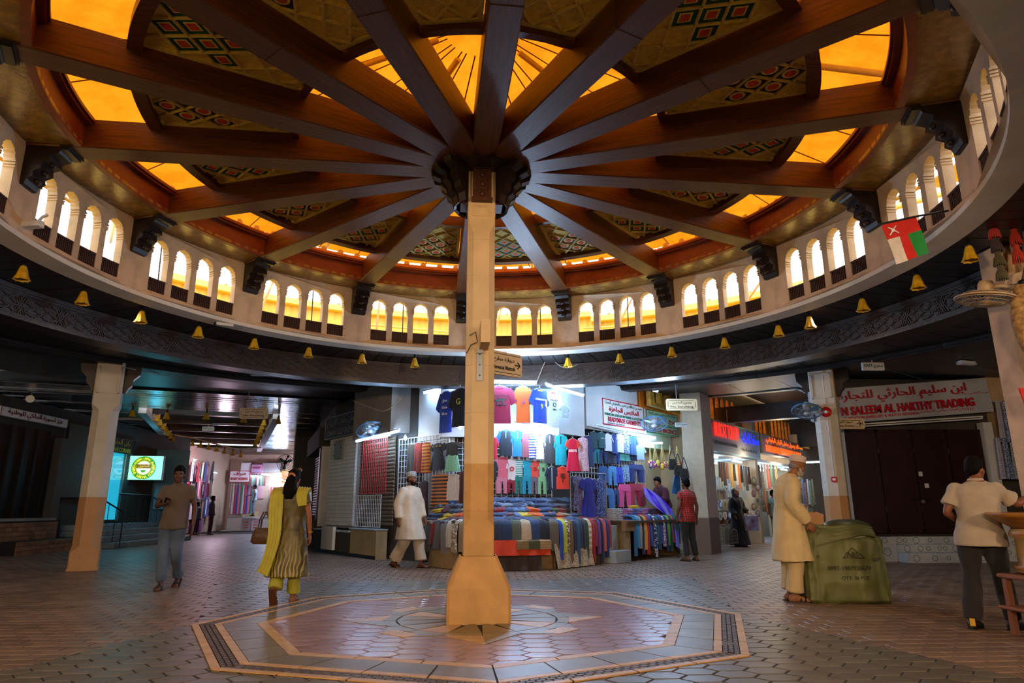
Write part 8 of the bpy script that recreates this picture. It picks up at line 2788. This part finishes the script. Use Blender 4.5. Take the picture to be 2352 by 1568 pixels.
# ---- left corridor: lit shop on the left, money changer at the end
FX = Face((-13.6, 21.0), (-14.3, 30.5))
FE = Face((-15, 31.2), (-7, 31.2))
ls2 = struct('wall_left_far_shop')
ob('shop_backing', MB().box((-14.6, 26, 2.0), (.2, 9, 4.0)), m_pwhite, ls2)
ob('shop_front_pier', MB().box((-13.2, 21.2, 2.0), (.9, .3, 4.0)), mat('blue_grey_wall', '#5d7f8c'), ls2)
FL = Face((-13.9, 21), (-13.9, 30.5))
for i in range(36):
    x = 424 + (i % 12) * 5.6
    y = (1062, 1104, 1146)[i // 12] + rr.uniform(-5, 5)
    good(('scarf', 'scarf', 'frame', 'scarf', 'plate')[i % 5], '%s goods in the lit left corridor shop, %s row, %s from left' % (('denim blue', 'pink', 'white', 'black', 'purple', 'red', 'grey', 'cream')[i % 8], ('upper', 'middle', 'lower')[i // 12], ORD[i % 12]), FL, (x, y, x + 6.2, y + 44), .1 * (i % 3), ('#2a5a9a', '#c0708a', '#c8ccd4', '#1c1a20', '#5a2a6a', '#a82030', '#70747c', '#c8b89a')[i % 8], '#d8d0d8', 'goods in the lit shop of the left corridor')
FL = Face((-13.4, 27.6), (-10.6, 27.6))
for i, (bx, c1) in enumerate((((428, 1190, 446, 1230), '#301830'), ((446, 1192, 462, 1228), '#5a1458'))):
    a, w, z0, z1 = FL.rect(*bx, .6)
    t = thing('cloth_bale', '%s cloth covered bale on the floor of the left corridor shop' % ('black', 'purple')[i], 'bale', FL.w(a, 0, .6), 0)
    ob('cover', MB().rings([[V((x * .5 * w * s, y * .3 * s, z)) for x, y in [(cos(2 * pi * k / 14), sin(2 * pi * k / 14)) for k in range(14)]] for z, s in ((0, 1), (.3, 1.05), (.62, .95), (.68, .7))]), c_(c1), t)
    ob('top_cloth', MB().bbox((0, 0, .69), (w * .7, .3, .05), .015), c_(('#6a6470', '#8a3a80')[i]), t)
for px, Y, lb in (((447, 1081), 26.8, 'dazzling lamp in the lit shop of the left corridor'), ((626, 1096), 30.4, 'dazzling lamp at the money changer at the end of the left corridor')):
    p = aty(*px, Y)
    t = thing('light_bulb', lb, 'light bulb', p)
    ob('glass', MB().ell((0, 0, 0), (.08, .08, .1), 10, 8), m_bulb, t)
    ob('holder', MB().lathe([(.04, .09), (.045, .15), (.02, .2)], 8), m_whitem, t)
for i, (x0, y0, x1, y1, Y) in enumerate(((425, 1046, 452, 1056, 26.5), (455, 1074, 500, 1086, 29.0), (600, 1088, 648, 1094, 30.4), (615, 1112, 645, 1110, 30.6), (640, 1098, 668, 1108, 28), (575, 1092, 600, 1094, 30.6))):
    tubelamp('white tube lamp among the far shops of the left corridor, %s from the left' % ORD[i], aty(x0, y0, Y), aty(x1, y1, Y), 'tube lamps of the left corridor', housing=.12)
def erect(px, off=0.0):
    a, w, z0, z1 = FE.rect(*px, off)
    return a, w, z0, z1
a, w, z0, z1 = erect((527, 1081, 574, 1107), .5)
t = signbox('shop_sign', 'white and red money changer sign at the end of the left corridor', 'sign', FE.w(a, (z0 + z1) / 2, .5), 0, w, z1 - z0, .15, m_signw, m_redp, .03)
addtext(t, arab('صراف'), .28, 0, .14, m_redp, -.012, w * .6, .01, .02)
addtext(t, 'MONEY EXCHANGE', .15, 0, -.12, m_redp, -.012, w * .85, .01, .03)
a, w, z0, z1 = erect((577, 1066, 603, 1086), .5)
t = signbox('shop_sign', 'small lilac shop sign right of the money changer sign', 'sign', FE.w(a, (z0 + z1) / 2, .5), 0, w, z1 - z0, .1, mat('lilac_board', '#a890b8', .5), m_redp, .02)
addtext(t, 'MONEY', .12, 0, .05, m_redp, -.012, w * .7, .01)
a, w, z0, z1 = erect((647, 1080, 672, 1108), .8)
t = signbox('shop_sign', 'yellow shop sign half hidden by the dark pillar', 'sign', FE.w(a, (z0 + z1) / 2, .8), 0, w, z1 - z0, .1, glow('yellow_lit_board', '#d8a020', .8))
addtext(t, arab('صرافة'), .2, 0, 0, m_redp, -.012, w * .7, .01)
for i, (bx, m, lb) in enumerate((((465, 1058, 503, 1082), m_signw, 'white cabinet high on the wall at the left of the money changer'), ((555, 1062, 577, 1082), m_signw, 'white cabinet beside the lilac sign'), ((603, 1062, 645, 1084), m_metal, 'grey cabinet above the grid with red goods'))):
    a, w, z0, z1 = erect(bx, .3)
    t = thing('wall_cabinet', lb, 'cabinet', FE.w(a, (z0 + z1) / 2, .2), 0)
    ob('body', MB().bbox((0, 0, 0), (w, .4, z1 - z0), .02), m, t)
    ob('door', MB().bbox((0, -.21, 0), (w * .92, .02, (z1 - z0) * .9), .008), m, t)
wiregrid('white wire grid left of the pink wall in the left corridor', FE, 1.35, 1.95, 1.2, 3.2, .3, .12, m_whw, .012)
wiregrid('large white wire grid behind the man on the counter', FE, 3.9, 4.6, 1.1, 2.9, .3, .12, m_whw, .012)
wiregrid('white wire grid with red goods at the end of the left corridor', FE, 4.9, 5.9, .9, 2.7, .3, .12, m_whw, .012)
for i in range(9):
    x = 574 + i * 4
    good('scarf', '%s scarf in the fanned row at the money changer, %s from left' % (('olive', 'grey', 'green', 'maroon', 'white')[i % 5], ORD[i]), FE, (x, 1088, x + 4.5, 1116), .5, ('#5a5a3a', '#8a8a90', '#4a6a4a', '#6a2a34', '#b8bcc0')[i % 5], None, 'fanned scarves at the money changer')
for i in range(10):
    x = 532 + i * 4.6
    good('scarf', '%s scarf hanging below the money changer sign, %s from the left' % (('white', 'red', 'blue', 'pink', 'green')[i % 5], ORD[i]), FE, (x, 1110 + 4 * (i % 2), x + 5, 1180), .35, ('#b8c0c4', '#b0283a', '#2a4a8a', '#c06a8a', '#3a6a5a')[i % 5], None, 'scarves below the money changer sign')
for i in range(5):
    x = 618 + i * 6
    good('scarf', 'red garment on the wire grid at the corridor end, %s from the left' % ORD[i], FE, (x, 1118, x + 6.5, 1180), .2, '#b82a3a', None, 'red garments at the corridor end')
for i, (bx, m, lb) in enumerate((((521, 1185, 556, 1219), mat('pale_counter', '#c4ccc0', .5), 'pale counter below the money changer sign'), ((600, 1185, 645, 1215), mat('pale_counter', '#c4ccc0'), 'pale counter with a ramp right of the cartons'))):
    a, w, z0, z1 = erect(bx, .9)
    t = thing('counter', lb, 'counter', FE.w(a, 0, .6), 0)
    ob('body', MB().box((0, 0, (z1 - .05) / 2), (w, .6, z1 - .05)), m, t)
    ob('worktop', MB().bbox((0, 0, z1 - .02), (w + .05, .7, .05), .01), m_marble, t)
for i, bx in enumerate(((556, 1188, 578, 1219), (579, 1187, 597, 1217))):
    a, w, z0, z1 = erect(bx, 1.0)
    t = thing('carton', '%s carton standing at the money changer counter' % ('grey printed', 'white and red printed')[i], 'carton', FE.w(a, 0, .9), .05)
    ob('box_body', MB().bbox((0, 0, z1 / 2), (w, .5, z1), .01), mat('carton_%d' % i, ('#9a9c9c', '#c8c0c0')[i], .8), t)
    ob('lid_flap', MB().box((0, -.26, z1 * .9), (w * .98, .01, z1 * .15)), mat('carton_%d' % i, '#9a9c9c'), t)
    for j in range(3):
        ob('print_mark', MB().box((0, -.255, z1 * (.25 + .2 * j)), (w * .5, .006, .03)), m_redp, t)
# scarf stall at the right edge
for i in range(8):
    x = 2290 + (i % 4) * 16
    y = 920 + (i // 4) * 85
    Fs = Face((11.9, 7.3), (14.0, 7.3))
    good('scarf', '%s checked shawl hanging at the right edge, %s row, %s from the left' % (('lilac', 'blue', 'teal', 'navy')[i % 4], ('upper', 'lower')[i // 4], ORD[i % 4]), Fs, (x, y, x + 18, y + 95), .1 + .1 * (i % 2), ('#7a6a8c', '#2a4a78', '#1c4a54', '#1a2440')[i % 4], '#b8c0d0', 'shawls at the right edge', 'check' if i % 2 == 0 else 'print')
bpy.data.scenes.remove(TMP)
